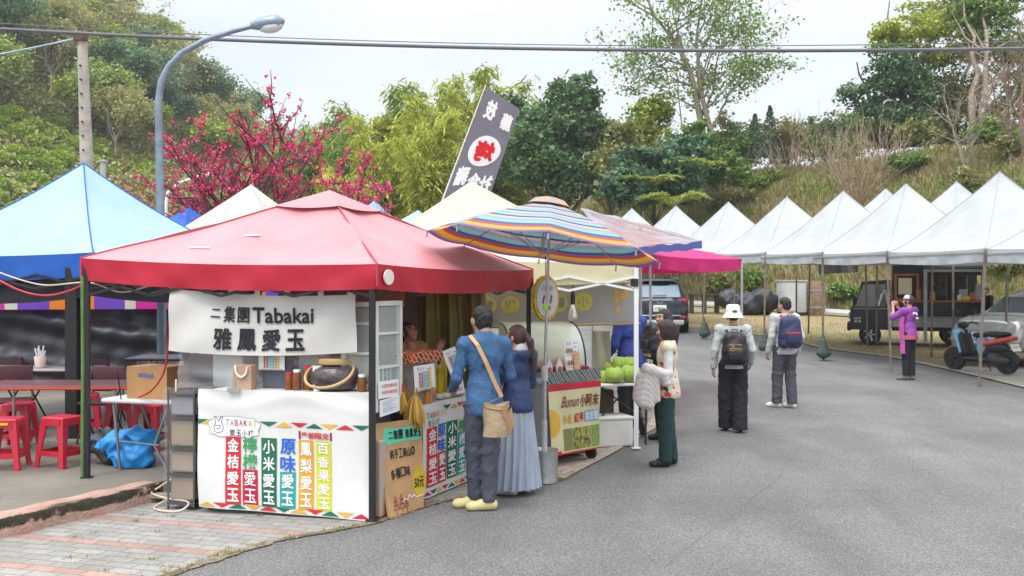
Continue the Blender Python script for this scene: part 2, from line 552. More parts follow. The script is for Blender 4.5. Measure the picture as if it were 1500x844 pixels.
# ================================================================== GROUND, ROAD, SLAB
def ground_mat(name, c1, c2, c3, scale=.5, bump=.5, bs=25, fine=120, finec=.35, rough=.9):
 m = bpy.data.materials.new(name); m.use_nodes = True
 t = m.node_tree; b = t.nodes['Principled BSDF']; l = t.links.new
 b.inputs['Roughness'].default_value = rough; b.inputs['Specular IOR Level'].default_value = .25
 c = t.nodes.new('ShaderNodeTexCoord')
 n = t.nodes.new('ShaderNodeTexNoise'); n.inputs['Scale'].default_value = scale; n.inputs['Detail'].default_value = 7; n.inputs['Roughness'].default_value = .65
 l(c.outputs['Object'], n.inputs['Vector'])
 r = t.nodes.new('ShaderNodeValToRGB'); e = r.color_ramp.elements
 e.new(.5)
 for i, (p, x) in enumerate(((.32, c1), (.5, c2), (.68, c3))):
  e[i].position = p; e[i].color = (*(srgb(x) if isinstance(x, str) else x), 1)
 l(n.outputs['Fac'], r.inputs[0])
 n2 = t.nodes.new('ShaderNodeTexNoise'); n2.inputs['Scale'].default_value = fine; n2.inputs['Detail'].default_value = 3; n2.inputs['Roughness'].default_value = .8
 l(c.outputs['Object'], n2.inputs['Vector'])
 mr = t.nodes.new('ShaderNodeMapRange'); mr.inputs['From Min'].default_value = .3; mr.inputs['From Max'].default_value = .7
 mr.inputs['To Min'].default_value = 1 - finec; mr.inputs['To Max'].default_value = 1 + finec
 l(n2.outputs['Fac'], mr.inputs['Value'])
 mx = t.nodes.new('ShaderNodeVectorMath'); mx.operation = 'SCALE'; l(r.outputs[0], mx.inputs[0]); l(mr.outputs[0], mx.inputs['Scale'])
 l(mx.outputs[0], b.inputs['Base Color'])
 n3 = t.nodes.new('ShaderNodeTexNoise'); n3.inputs['Scale'].default_value = bs; n3.inputs['Detail'].default_value = 6
 l(c.outputs['Object'], n3.inputs['Vector'])
 bp = t.nodes.new('ShaderNodeBump'); bp.inputs['Strength'].default_value = bump; bp.inputs['Distance'].default_value = .03
 l(n3.outputs['Fac'], bp.inputs['Height']); l(bp.outputs[0], b.inputs['Normal'])
 return m, t, mx, b, c
m_verge = ground_mat('dry_verge', (.20, .15, .075), (.30, .235, .12), (.20, .20, .085), .55, .8, 14, 30, .35)[0]
# asphalt: worn grey, patched darker in places, with pale stones and a seam
m_asph, t, mx, b, c = ground_mat('asphalt', (.188, .185, .182), (.222, .218, .214), (.252, .248, .243), .55, .8, 90, 60, .62, .85)
l = t.links.new
vo = t.nodes.new('ShaderNodeTexVoronoi'); vo.inputs['Scale'].default_value = 38; l(c.outputs['Object'], vo.inputs['Vector'])
mr = t.nodes.new('ShaderNodeMapRange'); mr.inputs['From Min'].default_value = .0; mr.inputs['From Max'].default_value = .35; mr.inputs['To Min'].default_value = 1.5; mr.inputs['To Max'].default_value = .86
l(vo.outputs['Distance'], mr.inputs['Value'])
m2 = t.nodes.new('ShaderNodeVectorMath'); m2.operation = 'SCALE'; l(mx.outputs[0], m2.inputs[0]); l(mr.outputs[0], m2.inputs['Scale'])
# patches and streaks along the direction of travel
mp = t.nodes.new('ShaderNodeMapping'); mp.inputs['Scale'].default_value = (.9, .28, 1); mp.inputs['Rotation'].default_value = (0, 0, R(-22)); l(c.outputs['Object'], mp.inputs[0])
n4 = t.nodes.new('ShaderNodeTexNoise'); n4.inputs['Scale'].default_value = 1.1; n4.inputs['Detail'].default_value = 5; n4.inputs['Distortion'].default_value = .6; l(mp.outputs[0], n4.inputs['Vector'])
mr2 = t.nodes.new('ShaderNodeMapRange'); mr2.inputs['From Min'].default_value = .36; mr2.inputs['From Max'].default_value = .62; mr2.inputs['To Min'].default_value = .83; mr2.inputs['To Max'].default_value = 1.05
l(n4.outputs['Fac'], mr2.inputs['Value'])
m3 = t.nodes.new('ShaderNodeVectorMath'); m3.operation = 'SCALE'; l(m2.outputs[0], m3.inputs[0]); l(mr2.outputs[0], m3.inputs['Scale'])
l(m3.outputs[0], b.inputs['Base Color'])
m_conc = ground_mat('slab_concrete', (.13, .115, .095), (.185, .168, .14), (.23, .21, .178), .8, .4, 60, 90, .22)[0]
m_path = ground_mat('path_concrete', (.34, .33, .31), (.42, .41, .39), (.48, .47, .45), .8, .3, 40, 60, .15)[0]
def paver_mat(name, rot, pink=True, c1=(.255, .25, .24), c2=(.32, .315, .30), bandc=(.34, .215, .185), bw=.23, rh=.115, bands=6):
 m, t, mx, b, c = ground_mat(name, (.84, .82, .78), (1, 1, 1), (1.08, 1.07, 1.05), 1.3, .25, 50, 60, .22)
 l = t.links.new
 mp = t.nodes.new('ShaderNodeMapping'); mp.inputs['Rotation'].default_value = (0, 0, rot); l(c.outputs['Object'], mp.inputs[0])
 br = t.nodes.new('ShaderNodeTexBrick'); br.inputs['Scale'].default_value = 1; br.inputs['Brick Width'].default_value = bw; br.inputs['Row Height'].default_value = rh
 br.inputs['Mortar Size'].default_value = .005; br.inputs['Mortar Smooth'].default_value = .3
 br.inputs['Color1'].default_value = (*c1, 1); br.inputs['Color2'].default_value = (*c2, 1); br.inputs['Mortar'].default_value = (.16, .145, .105, 1)
 l(mp.outputs[0], br.inputs['Vector'])
 br2 = t.nodes.new('ShaderNodeTexBrick'); br2.inputs['Scale'].default_value = 1; br2.inputs['Brick Width'].default_value = bw; br2.inputs['Row Height'].default_value = rh
 br2.inputs['Mortar Size'].default_value = .005; br2.inputs['Mortar Smooth'].default_value = .3
 br2.inputs['Color1'].default_value = (*bandc, 1); br2.inputs['Color2'].default_value = (bandc[0] * 1.15, bandc[1] * 1.2, bandc[2] * 1.2, 1); br2.inputs['Mortar'].default_value = (.16, .145, .105, 1)
 l(mp.outputs[0], br2.inputs['Vector'])
 sp = t.nodes.new('ShaderNodeSeparateXYZ'); l(mp.outputs[0], sp.inputs[0])
 md = t.nodes.new('ShaderNodeMath'); md.operation = 'FLOORED_MODULO'; md.inputs[1].default_value = rh * bands; l(sp.outputs['Y'], md.inputs[0])
 lt = t.nodes.new('ShaderNodeMath'); lt.operation = 'LESS_THAN'; lt.inputs[1].default_value = rh if pink else -1; l(md.outputs[0], lt.inputs[0])
 mi = t.nodes.new('ShaderNodeMix'); mi.data_type = 'RGBA'; l(lt.outputs[0], mi.inputs[0]); l(br.outputs['Color'], mi.inputs[6]); l(br2.outputs['Color'], mi.inputs[7])
 mu = t.nodes.new('ShaderNodeVectorMath'); mu.operation = 'MULTIPLY'; l(mi.outputs[2], mu.inputs[0]); l(mx.outputs[0], mu.inputs[1])
 l(mu.outputs[0], b.inputs['Base Color'])
 bp = t.nodes.new('ShaderNodeBump'); bp.inputs['Strength'].default_value = .5; bp.inputs['Distance'].default_value = .01; bp.invert = True
 l(br.outputs['Fac'], bp.inputs['Height']); l(bp.outputs[0], b.inputs['Normal'])
 return m
m_pave = paver_mat('grey_pavers', R(17.5))
m_pave2 = paver_mat('pink_pavers', R(-25), pink=False, c1=(.40, .30, .25), c2=(.46, .38, .33))
m_pave3 = paver_mat('pale_pavers', R(-8), pink=False, c1=(.36, .35, .32), c2=(.44, .42, .38), bw=.4, rh=.2)
def interp(pts, y):
 for (x0, y0), (x1, y1) in zip(pts, pts[1:]):
  if y0 <= y <= y1: return x0 + (x1 - x0) * (y - y0) / (y1 - y0)
 return pts[0][0] if y < pts[0][1] else pts[-1][0]
def strip(name, left, right, y0, y1, z, m, step=.5, jag=0, nx=1):
 b = MB(); n = int((y1 - y0) / step)
 rng = random.Random(3); rows = []
 for i in range(n + 1):
  y = y0 + (y1 - y0) * i / n
  a = left(y) + (rng.random() - .5) * jag * (1 if jag and left is not None else 0); q = right(y) + (rng.random() - .5) * jag
  rows.append([(a + (q - a) * k / nx, y, gz(y) + z) for k in range(nx + 1)])
 vs = [p for r in rows for p in r]; w_ = nx + 1
 b.raw(vs, [(i * w_ + k, i * w_ + k + 1, (i + 1) * w_ + k + 1, (i + 1) * w_ + k) for i in range(n) for k in range(nx)])
 return tag(b.build(name, m), kind='structure')
b = MB()
ys = [-30, -10, 0, 6, 10, 14] + [14 + i for i in range(1, 49)] + [70, 90, 130, 200, 400, 900, 1600]
b.raw([(x, y, gz(y)) for y in ys for x in (-1500, -60, 60, 1500)], [(i * 4 + k, i * 4 + k + 1, i * 4 + k + 5, i * 4 + k + 4) for i in range(len(ys) - 1) for k in range(3)])
tag(b.build('ground', m_verge), kind='structure')
g2 = lambda x, y: (G(x, y).x, G(x, y).y)
XR = [(9.9, -8), (9.9, 14)] + [g2(*q) for q in ((1500, 569), (1440, 554), (1382, 541), (1304, 524), (1204, 511), (1150, 496), (1100, 490), (1060, 484), (1020, 480))] + [(-2, 38.5), (-30, 41)]
XL = [(-20, -8), (-3.9, 3.0)] + [g2(*q) for q in ((245, 846), (400, 796), (545, 769), (640, 738), (720, 724), (820, 706), (900, 664), (960, 628), (985, 590), (988, 540), (960, 500))]
strip('road', lambda y: -30, lambda y: interp(XR, y), -8, 41, .004, m_asph, .25, 0, 1)
strip('pavement', lambda y: -20, lambda y: interp(XL, y), 1.0, 21, .009, m_pave, .12, .02)
strip('brick_border', lambda y: interp(XL, y) - .55 - .25 * (y - 10.0), lambda y: interp(XL, y) - .02, 10.1, 13.5, .013, m_pave2, .12, .01)
strip('kerb', lambda y: interp(XL, y) - .13, lambda y: interp(XL, y) + .012, 10.0, 15.5, .02, mat('kerb_stone', (.40, .34, .28), .85, var=.25, vs=4, bump=.4), .12)
strip('parking_bay', lambda y: interp(XR, y) + .02, lambda y: interp(XR, y) + 6, 14.5, 22.6, .010, m_pave3, .25, .02)
strip('kerb', lambda y: interp(XR, y) - .04, lambda y: interp(XR, y) + .14, 12, 33, .03, mat('kerb_pale', (.36, .31, .25), .85, var=.3, vs=3, bump=.4), .25)
# dirt and dry leaf litter gathered along the edge of the asphalt
m_dirt = mat('edge_dirt', (.20, .165, .12), .95, var=.4, vs=6, bump=.8, bs=60)
strip('dirt_edge', lambda y: interp(XL, y) - .07, lambda y: interp(XL, y) + .025, 5.0, 10.2, .013, m_dirt, .06, .035)
# slab on the left and its mossy edge
SL = .165
slab = [(-4.95, 5.55), (-3.12, 8.99), (-2.98, 9.35), (-2.3, 21), (-22, 21), (-22, 5.55)]
b = MB()
n = len(slab)
b.raw([(x, y, 0) for x, y in slab] + [(x, y, SL) for x, y in slab], [tuple(range(n, 2 * n))] + [(i, (i + 1) % n, n + (i + 1) % n, n + i) for i in range(n)])
tag(b.build('concrete_slab', m_conc), kind='structure')
def kerbmat():
 m, t, mx, b, c = ground_mat('mossy_kerb', (.36, .215, .17), (.44, .28, .225), (.50, .36, .30), 2.2, .7, 40, 60, .25)
 l = t.links.new
 n = t.nodes.new('ShaderNodeTexNoise'); n.inputs['Scale'].default_value = 5; n.inputs['Detail'].default_value = 8; n.inputs['Roughness'].default_value = .75; l(c.outputs['Object'], n.inputs['Vector'])
 sp = t.nodes.new('ShaderNodeSeparateXYZ'); l(c.outputs['Object'], sp.inputs[0])
 r = t.nodes.new('ShaderNodeValToRGB'); e = r.color_ramp.elements   # moss grows as a band below the rim
 e.new(.5); e.new(.8)
 for i, (p, v) in enumerate(((.02, .0), (.09, .55), (.15, .62), (.178, .0))):
  e[i].position = p * 5; e[i].color = (v, v, v, 1)
 sc = t.nodes.new('ShaderNodeMath'); sc.operation = 'MULTIPLY'; sc.inputs[1].default_value = 5; l(sp.outputs['Z'], sc.inputs[0]); l(sc.outputs[0], r.inputs[0])
 a = t.nodes.new('ShaderNodeMath'); a.operation = 'ADD'; l(n.outputs['Fac'], a.inputs[0]); l(r.outputs[0], a.inputs[1])
 mr = t.nodes.new('ShaderNodeMapRange'); mr.inputs['From Min'].default_value = .93; mr.inputs['From Max'].default_value = 1.05; l(a.outputs[0], mr.inputs['Value'])
 mi = t.nodes.new('ShaderNodeMix'); mi.data_type = 'RGBA'; l(mr.outputs[0], mi.inputs[0]); l(mx.outputs[0], mi.inputs[6]); mi.inputs[7].default_value = (.045, .042, .028, 1)
 l(mi.outputs[2], b.inputs['Base Color'])
 return m
m_kerb = kerbmat()
k0, k1 = Vector((-4.95, 5.55, 0)), Vector((-3.12, 8.99, 0))
d = (k1 - k0).normalized(); nrm = Vector((d.y, -d.x, 0))
b = MB(); rng = random.Random(5)
def kerb_pt(a, q):
 prof = [(.035, -.02), (.03, .10), (.018, SL - .02), (-.004, SL + .004), (-.15, SL + .006), (-.16, SL - .05)]
 i = min(int(q * 5), 4); f = q * 5 - i
 o, z = [prof[i][j] + (prof[i + 1][j] - prof[i][j]) * f for j in (0, 1)]
 o += .012 * sin(a * 31) * (1 if q < .6 else 0) + .008 * sin(a * 77 + q * 9)
 return k0 + d * (a * (k1 - k0).length) + nrm * o + Vector((0, 0, z + .004 * sin(a * 53)))
b.grid(kerb_pt, 90, 10)
b.box(k1 + nrm * -.07 + d * .004 + Vector((0, 0, SL / 2 - .01)), (.19, .02, SL + .01), math.atan2(d.y, d.x) - pi / 2)
tag(b.build('kerb', m_kerb, smooth=50), kind='structure')
# crack line across the slab
for i, pp in enumerate(([(955, 850), (1010, 800), (1075, 755), (1140, 700), (1172, 645), (1190, 612)],)):
 b = MB(); r_ = random.Random(i); q = []
 for (x0, y0), (x1, y1) in zip(pp, pp[1:]):
  for k in range(10): q.append(G(x0 + (x1 - x0) * k / 10 + r_.uniform(-3, 3), y0 + (y1 - y0) * k / 10))
 vs = []
 for k, v in enumerate(q): w_ = .001 + .0022 * r_.random(); vs += [(v.x - w_, v.y, v.z + .0085), (v.x + w_, v.y + .002, v.z + .0085)]
 b.raw(vs, [(2 * k, 2 * k + 1, 2 * k + 3, 2 * k + 2) for k in range(len(q) - 1)]); tag(b.build('road_crack', mat('crack_tar', (.15, .147, .142), .9)), kind='structure')
# ------------------------------------------------------------------ embankment behind the white tents
FOOT = [(-14, 60), (-2, 56), (4, 51.5), (8, 47), (13, 41), (17, 36), (21, 29.5), (25, 21), (28, 8)]
def foot(s):
 q = s * (len(FOOT) - 1); i = min(int(q), len(FOOT) - 2); f = q - i
 return Vector((FOOT[i][0] + (FOOT[i + 1][0] - FOOT[i][0]) * f, FOOT[i][1] + (FOOT[i + 1][1] - FOOT[i][1]) * f, 0))
def fnorm(s):
 a = foot(max(0, s - .06)); c = foot(min(1, s + .06)); t_ = (c - a).normalized()
 return Vector((-t_.y, t_.x, 0))
_r = random.Random(9); _ph = [(_r.uniform(.3, 2.2), _r.uniform(.3, 2.2), _r.uniform(0, 6)) for _ in range(9)]
def bumps(x, y): return sum(sin(a * x + c) * cos(e * y + c * 1.7) for a, e, c in _ph) / 9
def emb(s, q):
 """q: metres in from the foot"""
 p = foot(s) + fnorm(s) * q
 base = gz(foot(s).y) - .1
 if q < 7.5: h = 7.0 * (q / 7.5) ** .88
 else: h = 7.0 + (q - 7.5) * .14
 h *= .78 + .22 * min(1, s * 2)
 h += .55 * bumps(p.x, p.y) * min(1, q / 2)
 return Vector((p.x, p.y, base + max(h, -.1)))
b = MB()
b.grid(lambda a, c: emb(a, 45 * c ** 1.6), 120, 40)
m_bank = ground_mat('bank_earth', (.09, .12, .036), (.165, .16, .065), (.21, .17, .09), .42, 1, 9, 22, .5)[0]
tag(b.build('embankment', m_bank, smooth=180), kind='structure')
# footpath at the foot of the bank
b = MB()
b.grid(lambda a, c: (lambda p: Vector((p.x, p.y, gz(p.y) + .04)))(foot(.28 + .5 * a) - fnorm(.28 + .5 * a) * (.15 + 1.7 * (1 - c))), 40, 1, -.1)
tag(b.build('footpath', m_path), kind='structure')
# ------------------------------------------------------------------ mountain on the left and a far hill
RIDGE = [(-160, 64), (-110, 60), (-70, 49), (-56, 41), (-46, 33), (-40, 27.5), (-33, 20.5), (-26, 12), (-19, 5), (-10, 1.5), (10, 0.5)]
def ridge(x):
 for (x0, z0), (x1, z1) in zip(RIDGE, RIDGE[1:]):
  if x0 <= x <= x1: return z0 + (z1 - z0) * (x - x0) / (x1 - x0)
 return RIDGE[0][1] if x < RIDGE[0][0] else RIDGE[-1][1]
def mtn(x, y):
 s = (y - 62) / 78
 if s <= 0: return gz(y) - .2
 k = s if s < 1 else max(0, 1 - (s - 1) * .9)
 z = ridge(x * 140 / max(y, 100) + 4.5) * k ** .9
 return gz(y) * min(1, s * 4) * .2 + z + 2.2 * bumps(x * .13, y * .16) * min(1, s * 3)
b = MB()
b.grid(lambda a, c: Vector((-170 + 180 * a, 60 + 150 * c, mtn(-170 + 180 * a, 60 + 150 * c))), 60, 50)
m_mtn = ground_mat('mountain_earth', (.05, .075, .02), (.10, .115, .03), (.15, .13, .055), .05, .8, 2, 3, .4)[0]
tag(b.build('mountain', m_mtn, smooth=180), kind='structure')
b = MB()
def farhill(a, c):
 x = -220 + 240 * a; y = 430 + 130 * c
 return Vector((x, y, 78 * sin(pi * min(1, c + .02)) * (max(0, min(1, (40 - x) / 140))) ** .8 + 5 * bumps(x * .06, y * .06) - 1))
b.grid(farhill, 50, 20)
tag(b.build('far_hill', ground_mat('far_hill_forest', (.05, .085, .045), (.08, .115, .06), (.11, .14, .075), .04, 1, .3, .5, .5)[0], smooth=180), kind='structure')
# ================================================================== VEGETATION
def leaf_quads(rng, C, size, aspect=1.6, up=.35, droop=0, dirs=None):
 """C (n,3) leaf centres -> folded rhombus leaves with random facing"""
 n = len(C)
 Nn = rng.normal(size=(n, 3)); Nn[:, 2] = np.abs(Nn[:, 2]) + up
 Nn /= np.linalg.norm(Nn, axis=1)[:, None]
 if dirs is None: D = rng.normal(size=(n, 3))
 else: D = dirs + rng.normal(size=(n, 3)) * .35
 D[:, 2] -= droop
 D -= (D * Nn).sum(1)[:, None] * Nn
 D /= np.linalg.norm(D, axis=1)[:, None] + 1e-9
 B = np.cross(Nn, D)
 s = (size * (.6 + .8 * rng.random(n)))[:, None] if not hasattr(size, 'shape') else size[:, None]
 a = C - D * s * .5; e = C + D * s * .5
 l1 = C + B * s * .5 / aspect + Nn * s * .06; r1 = C - B * s * .5 / aspect + Nn * s * .06
 V = np.stack([a, r1, e, l1], 1).reshape(-1, 3)
 F = np.arange(4 * n).reshape(n, 4)
 return V, F
def branch_pts(rng, p, d, ln, k=5, wob=.12, lift=0):
 pts = [Vector(p)]; d = Vector(d).normalized()
 for i in range(k):
  d = (d + Vector((rng.normal(), rng.normal(), rng.normal())) * wob + Vector((0, 0, lift))).normalized()
  pts.append(pts[-1] + d * ln / k)
 return pts, d
def limbs(rng, mb, p, d, ln, r, depth, tips, n=(3, 5), spread=.7, ratio=.68, wob=.12, lift=.03, sides=7, mids=True, minr=.006):
 pts, de = branch_pts(rng, p, d, ln, 5, wob, lift)
 k = len(pts)
 mb.tube(pts, [max(minr, r * (1 - .45 * i / (k - 1))) for i in range(k)], sides, cap=False)
 if depth == 0:
  tips.append((pts[-1], de)); tips.append((pts[3], de)); return
 if mids and depth <= 1: tips.append((pts[-1], de))
 m = int(rng.integers(n[0], n[1] + 1))
 for i in range(m):
  t = 1 if i == 0 else rng.uniform(.45, 1)
  q = min(int(t * (k - 1)), k - 2); f = t * (k - 1) - q
  b0 = pts[q].lerp(pts[q + 1], f)
  side = Vector((rng.normal(), rng.normal(), rng.normal() * .6))
  dd = (de + side.normalized() * spread * (.45 if i == 0 else 1)).normalized()
  limbs(rng, mb, b0, dd, ln * ratio * rng.uniform(.8, 1.2), r * (.62 if i == 0 else .5), depth - 1, tips, n, spread, ratio, wob, lift, max(4, sides - 1), mids, minr)
def tree(name, label, cat, loc, seed, H, trunk_r, depth, leaf, mtrunk, mleaf, crown_r=.9, per=60, n=(3, 5), spread=.8, lean=(0, 0), first=.45, ratio=.68, group=None, up=.35, aspect=1.6, flat=1.0, wob=.12, lift=.03, crown='crown', fork=None, droop=0):
 rng = np.random.default_rng(seed)
 root = thing(name, label, cat, loc, 0, group)
 mb = MB(); tips = []
 d0 = Vector((lean[0], lean[1], 1))
 pts, de = branch_pts(rng, (0, 0, -.3), d0, H * first + .3, 6, .05, .01)
 mb.tube(pts, [trunk_r * (1.25 if i == 0 else 1 - .35 * i / 6) for i in range(7)], 9, cap=False)
 m = fork or int(rng.integers(n[0], n[1] + 1)) + 1
 for i in range(m):
  a = 2 * pi * (i + rng.uniform(-.3, .3)) / m
  dd = (de + Vector((cos(a), sin(a), 0)) * spread * rng.uniform(.5, 1.1)).normalized()
  q = pts[-1] if i < 3 else pts[-1 - int(rng.integers(1, 3))]
  limbs(rng, mb, q, dd, H * (1 - first) * .5 * rng.uniform(.8, 1.2), trunk_r * .55, depth - 1, tips, n, spread, ratio, wob, lift)
 mb.build('trunk', mtrunk, root, smooth=60)
 if per:
  T = np.array([t_[0] for t_ in tips])
  keep = rng.random(len(T)) > .06
  T = T[keep]
  cnt = rng.poisson(per, len(T))
  rad = crown_r * (.55 + .8 * rng.random(len(T)))
  idx = np.repeat(np.arange(len(T)), cnt)
  off = rng.normal(size=(len(idx), 3)); off /= np.linalg.norm(off, axis=1)[:, None]
  off *= (rng.random(len(idx)) ** .45)[:, None] * rad[idx][:, None]; off[:, 2] *= .62 * flat
  C = T[idx] + off
  V, F = leaf_quads(rng, C, leaf, aspect, up, droop)
  np_mesh(crown, V, F, mleaf, root)
 return root
m_bark = mat('bark_grey', (.22, .185, .14), .9, var=.35, vs=6, bump=.7, bs=30, bstretch=(1, 1, .25))
m_barkd = mat('bark_dark', (.075, .05, .045), .9, var=.35, vs=6, bump=.6)
m_barkp = mat('bark_pale', (.29, .24, .18), .9, var=.3, vs=5, bump=.5, bs=30, bstretch=(1, 1, .25))
m_twig = mat('dry_twig', (.30, .21, .15), .9, var=.3, vs=4)
L_dark = leafmat('leaf_dark', [(0.041, 0.081, 0.036), (0.074, 0.150, 0.060), (0.128, 0.227, 0.090), (0.216, 0.338, 0.144)])
L_mid = leafmat('leaf_mid', [(0.056, 0.108, 0.024), (0.119, 0.210, 0.044), (0.200, 0.312, 0.066), (0.325, 0.420, 0.110)])
L_yel = leafmat('leaf_yellow_green', [(0.094, 0.143, 0.024), (0.223, 0.294, 0.041), (0.372, 0.446, 0.059), (0.558, 0.552, 0.102)])
L_oliv = leafmat('leaf_olive', [(0.084, 0.114, 0.036), (0.180, 0.210, 0.060), (0.288, 0.294, 0.102), (0.408, 0.372, 0.168)])
L_dry = leafmat('leaf_dry', [(0.139, 0.078, 0.034), (0.279, 0.155, 0.070), (0.403, 0.264, 0.124), (0.527, 0.388, 0.202)])
L_blue = leafmat('leaf_blue_green', [(0.036, 0.084, 0.053), (0.065, 0.150, 0.084), (0.124, 0.228, 0.116), (0.221, 0.336, 0.168)])
L_bamb = leafmat('leaf_bamboo', [(0.133, 0.183, 0.028), (0.285, 0.347, 0.043), (0.482, 0.521, 0.077), (0.713, 0.678, 0.153)], trans=.4)
L_bambg = leafmat('leaf_bamboo_green', [(0.068, 0.137, 0.028), (0.165, 0.256, 0.047), (0.290, 0.393, 0.077), (0.446, 0.512, 0.128)], trans=.4)
L_gras = leafmat('grass_blades', [(0.094, 0.150, 0.027), (0.175, 0.250, 0.044), (0.288, 0.300, 0.081), (0.375, 0.312, 0.138)], bscale=.5, big=.6)
L_drygr = leafmat('dry_grass_blades', [(0.156, 0.169, 0.046), (0.247, 0.215, 0.085), (0.338, 0.260, 0.117), (0.416, 0.325, 0.169)], bscale=.4, big=.5)
L_tea = leafmat('leaf_tea', [(0.086, 0.145, 0.018), (0.205, 0.325, 0.031), (0.375, 0.494, 0.051), (0.580, 0.580, 0.102)])
m_flow = leafmat('cherry_blossom', [(.44, .012, .075), (.60, .03, .12), (.72, .065, .19), (.82, .18, .32)], trans=.25, big=.1)
# ---- forest on the mountain: a dozen grown trees, copied with turns and sizes of their own
L_fmid = leafmat('leaf_forest_mid', [(0.091, 0.144, 0.033), (0.182, 0.264, 0.055), (0.286, 0.372, 0.083), (0.416, 0.480, 0.143)])
L_foli = leafmat('leaf_forest_olive', [(0.150, 0.168, 0.055), (0.275, 0.288, 0.088), (0.400, 0.372, 0.143), (0.525, 0.456, 0.220)])
kinds = [
 ('broadleaf_tree', 'broad dark green tree in the mountain forest', L_dark, 8, .22, 1.25, 46),
 ('broadleaf_tree', 'rounded mid green tree in the mountain forest', L_fmid, 7.5, .2, 1.2, 46),
 ('broadleaf_tree', 'olive green tree with pale limbs in the mountain forest', L_foli, 7.5, .18, 1.1, 34),
 ('broadleaf_tree', 'fresh yellow green tree in the mountain forest', L_yel, 6.5, .16, 1.05, 40),
 ('broadleaf_tree', 'blue green tree in the mountain forest', L_blue, 8.5, .2, 1.2, 46),
 ('bare_tree', 'thin half bare tree showing pale limbs in the mountain forest', L_foli, 8.5, .17, 1.2, 9)]
protos = []
for i, (nm, lb, lm, H, tr, cr_, per) in enumerate(kinds):
 for v in range(2):
  o = tree(nm, lb, 'tree', (0, 0, 0), 100 + i * 7 + v, H, tr, 3, .34, m_barkp if i in (2, 3, 5) else m_bark, lm, cr_, per, spread=.85, first=.38, group=lb.replace('tree ', 'trees ').replace(' in ', 's in ') if 0 else 'trees of the mountain forest', flat=1.25)
  protos.append((o, i))
rng = random.Random(21)
used = set(); cnt = 0
spots = []
tries = 0
while len(spots) < 205 and tries < 20000:
 tries += 1
 y = 64 + 84 * rng.random(); px = rng.uniform(-70, 520); x = (px - 750) / 1500 * y
 z = mtn(x, y)
 py = HZ - (z - CAMH) * 1500 / y
 if z < 1.0 or py < -40: continue
 if py > 190 and px < 150 + (py - 190) * .3: continue            # the open tea slope
 if py > 235 and px > 170 and px < 320: continue
 if any((x - a) ** 2 + ((y - c) * .6) ** 2 < 3.0 ** 2 for a, c, _ in spots): continue
 spots.append((x, y, z))
spots.sort(key=lambda q: q[1])
for x, y, z in spots:
 py = HZ - (z - CAMH) * 1500 / y; px = 750 + x / y * 1500
 wts = [3, 5, 4, 4, 2, 2.4] if py < 150 else [1.5, 4, 3, 6, 1, 2]
 k = rng.choices(range(6), wts)[0]
 o, _ = protos[2 * k + rng.randint(0, 1)]
 if o.name not in used:
  used.add(o.name); o.location = (x, y, z - .2); o.rotation_euler = (0, 0, rng.random() * 6.28); t_ = o
 else: t_ = dup(o, (x, y, z - .2), rng.random() * 6.28)
 s_ = rng.uniform(.62, 1.12); t_.scale = (s_ * rng.uniform(.9, 1.2), s_ * rng.uniform(.9, 1.2), s_)
for o, _ in protos:
 if o.name not in used:
  for ch in list(o.children): bpy.data.objects.remove(ch)
  bpy.data.objects.remove(o)
# low growth between them
rg = np.random.default_rng(5)
n = 60000
Y = 63 + 84 * rg.random(n); X = (rg.uniform(-80, 520, n) - 750) / 1500 * Y
Z = np.array([mtn(a, c) for a, c in zip(X, Y)])
C = np.stack([X, Y, Z + rg.random(n) ** 2 * 1.3], 1)
V, F = leaf_quads(rg, C, .42)
tag(np_mesh('undergrowth', V, F, L_foli), kind='stuff')
# tea bushes in the clearing at lower left
tea_lab = 'clipped yellow green tea bush on the open slope at left'
pt = thing('tea_bush', tea_lab, 'bush', (0, 0, 0), 0, 'tea bushes on the open slope')
C = rg.normal(size=(1500, 3)); C /= np.linalg.norm(C, axis=1)[:, None]; C *= (rg.random(1500) ** .3)[:, None]; C = C * [1.25, .9, .75] + [0, 0, .45]
V, F = leaf_quads(rg, C, .19, up=.6); np_mesh('foliage', V, F, L_tea, pt)
mb = MB()
for k in range(6): mb.tube([(0, 0, -.2), (cos(k) * .3, sin(k) * .3, .3), (cos(k) * .7, sin(k) * .6, .75)], [.04, .03, .012], 5)
mb.build('stem', m_bark, pt)
first = True; placed = []
for i in range(4000):
 if len(placed) > 92: break
 y = rng.uniform(64, 98); px = rng.uniform(-15, 215); x = (px - 750) / 1500 * y; z = mtn(x, y); py = HZ - (z - CAMH) * 1500 / y
 if py < 175 + max(0, px - 60) * .5 or py > 335: continue
 if any(abs(x - a) < 1.5 and abs(y - c) < 1.7 for a, c in placed): continue
 placed.append((x, y))
 s_ = rng.uniform(.75, 1.25)
 if first: pt.location = (x, y, z); pt.scale = (s_,) * 3; first = False
 else: dup(pt, (x, y, z), rng.uniform(-.4, .4), scale=s_)
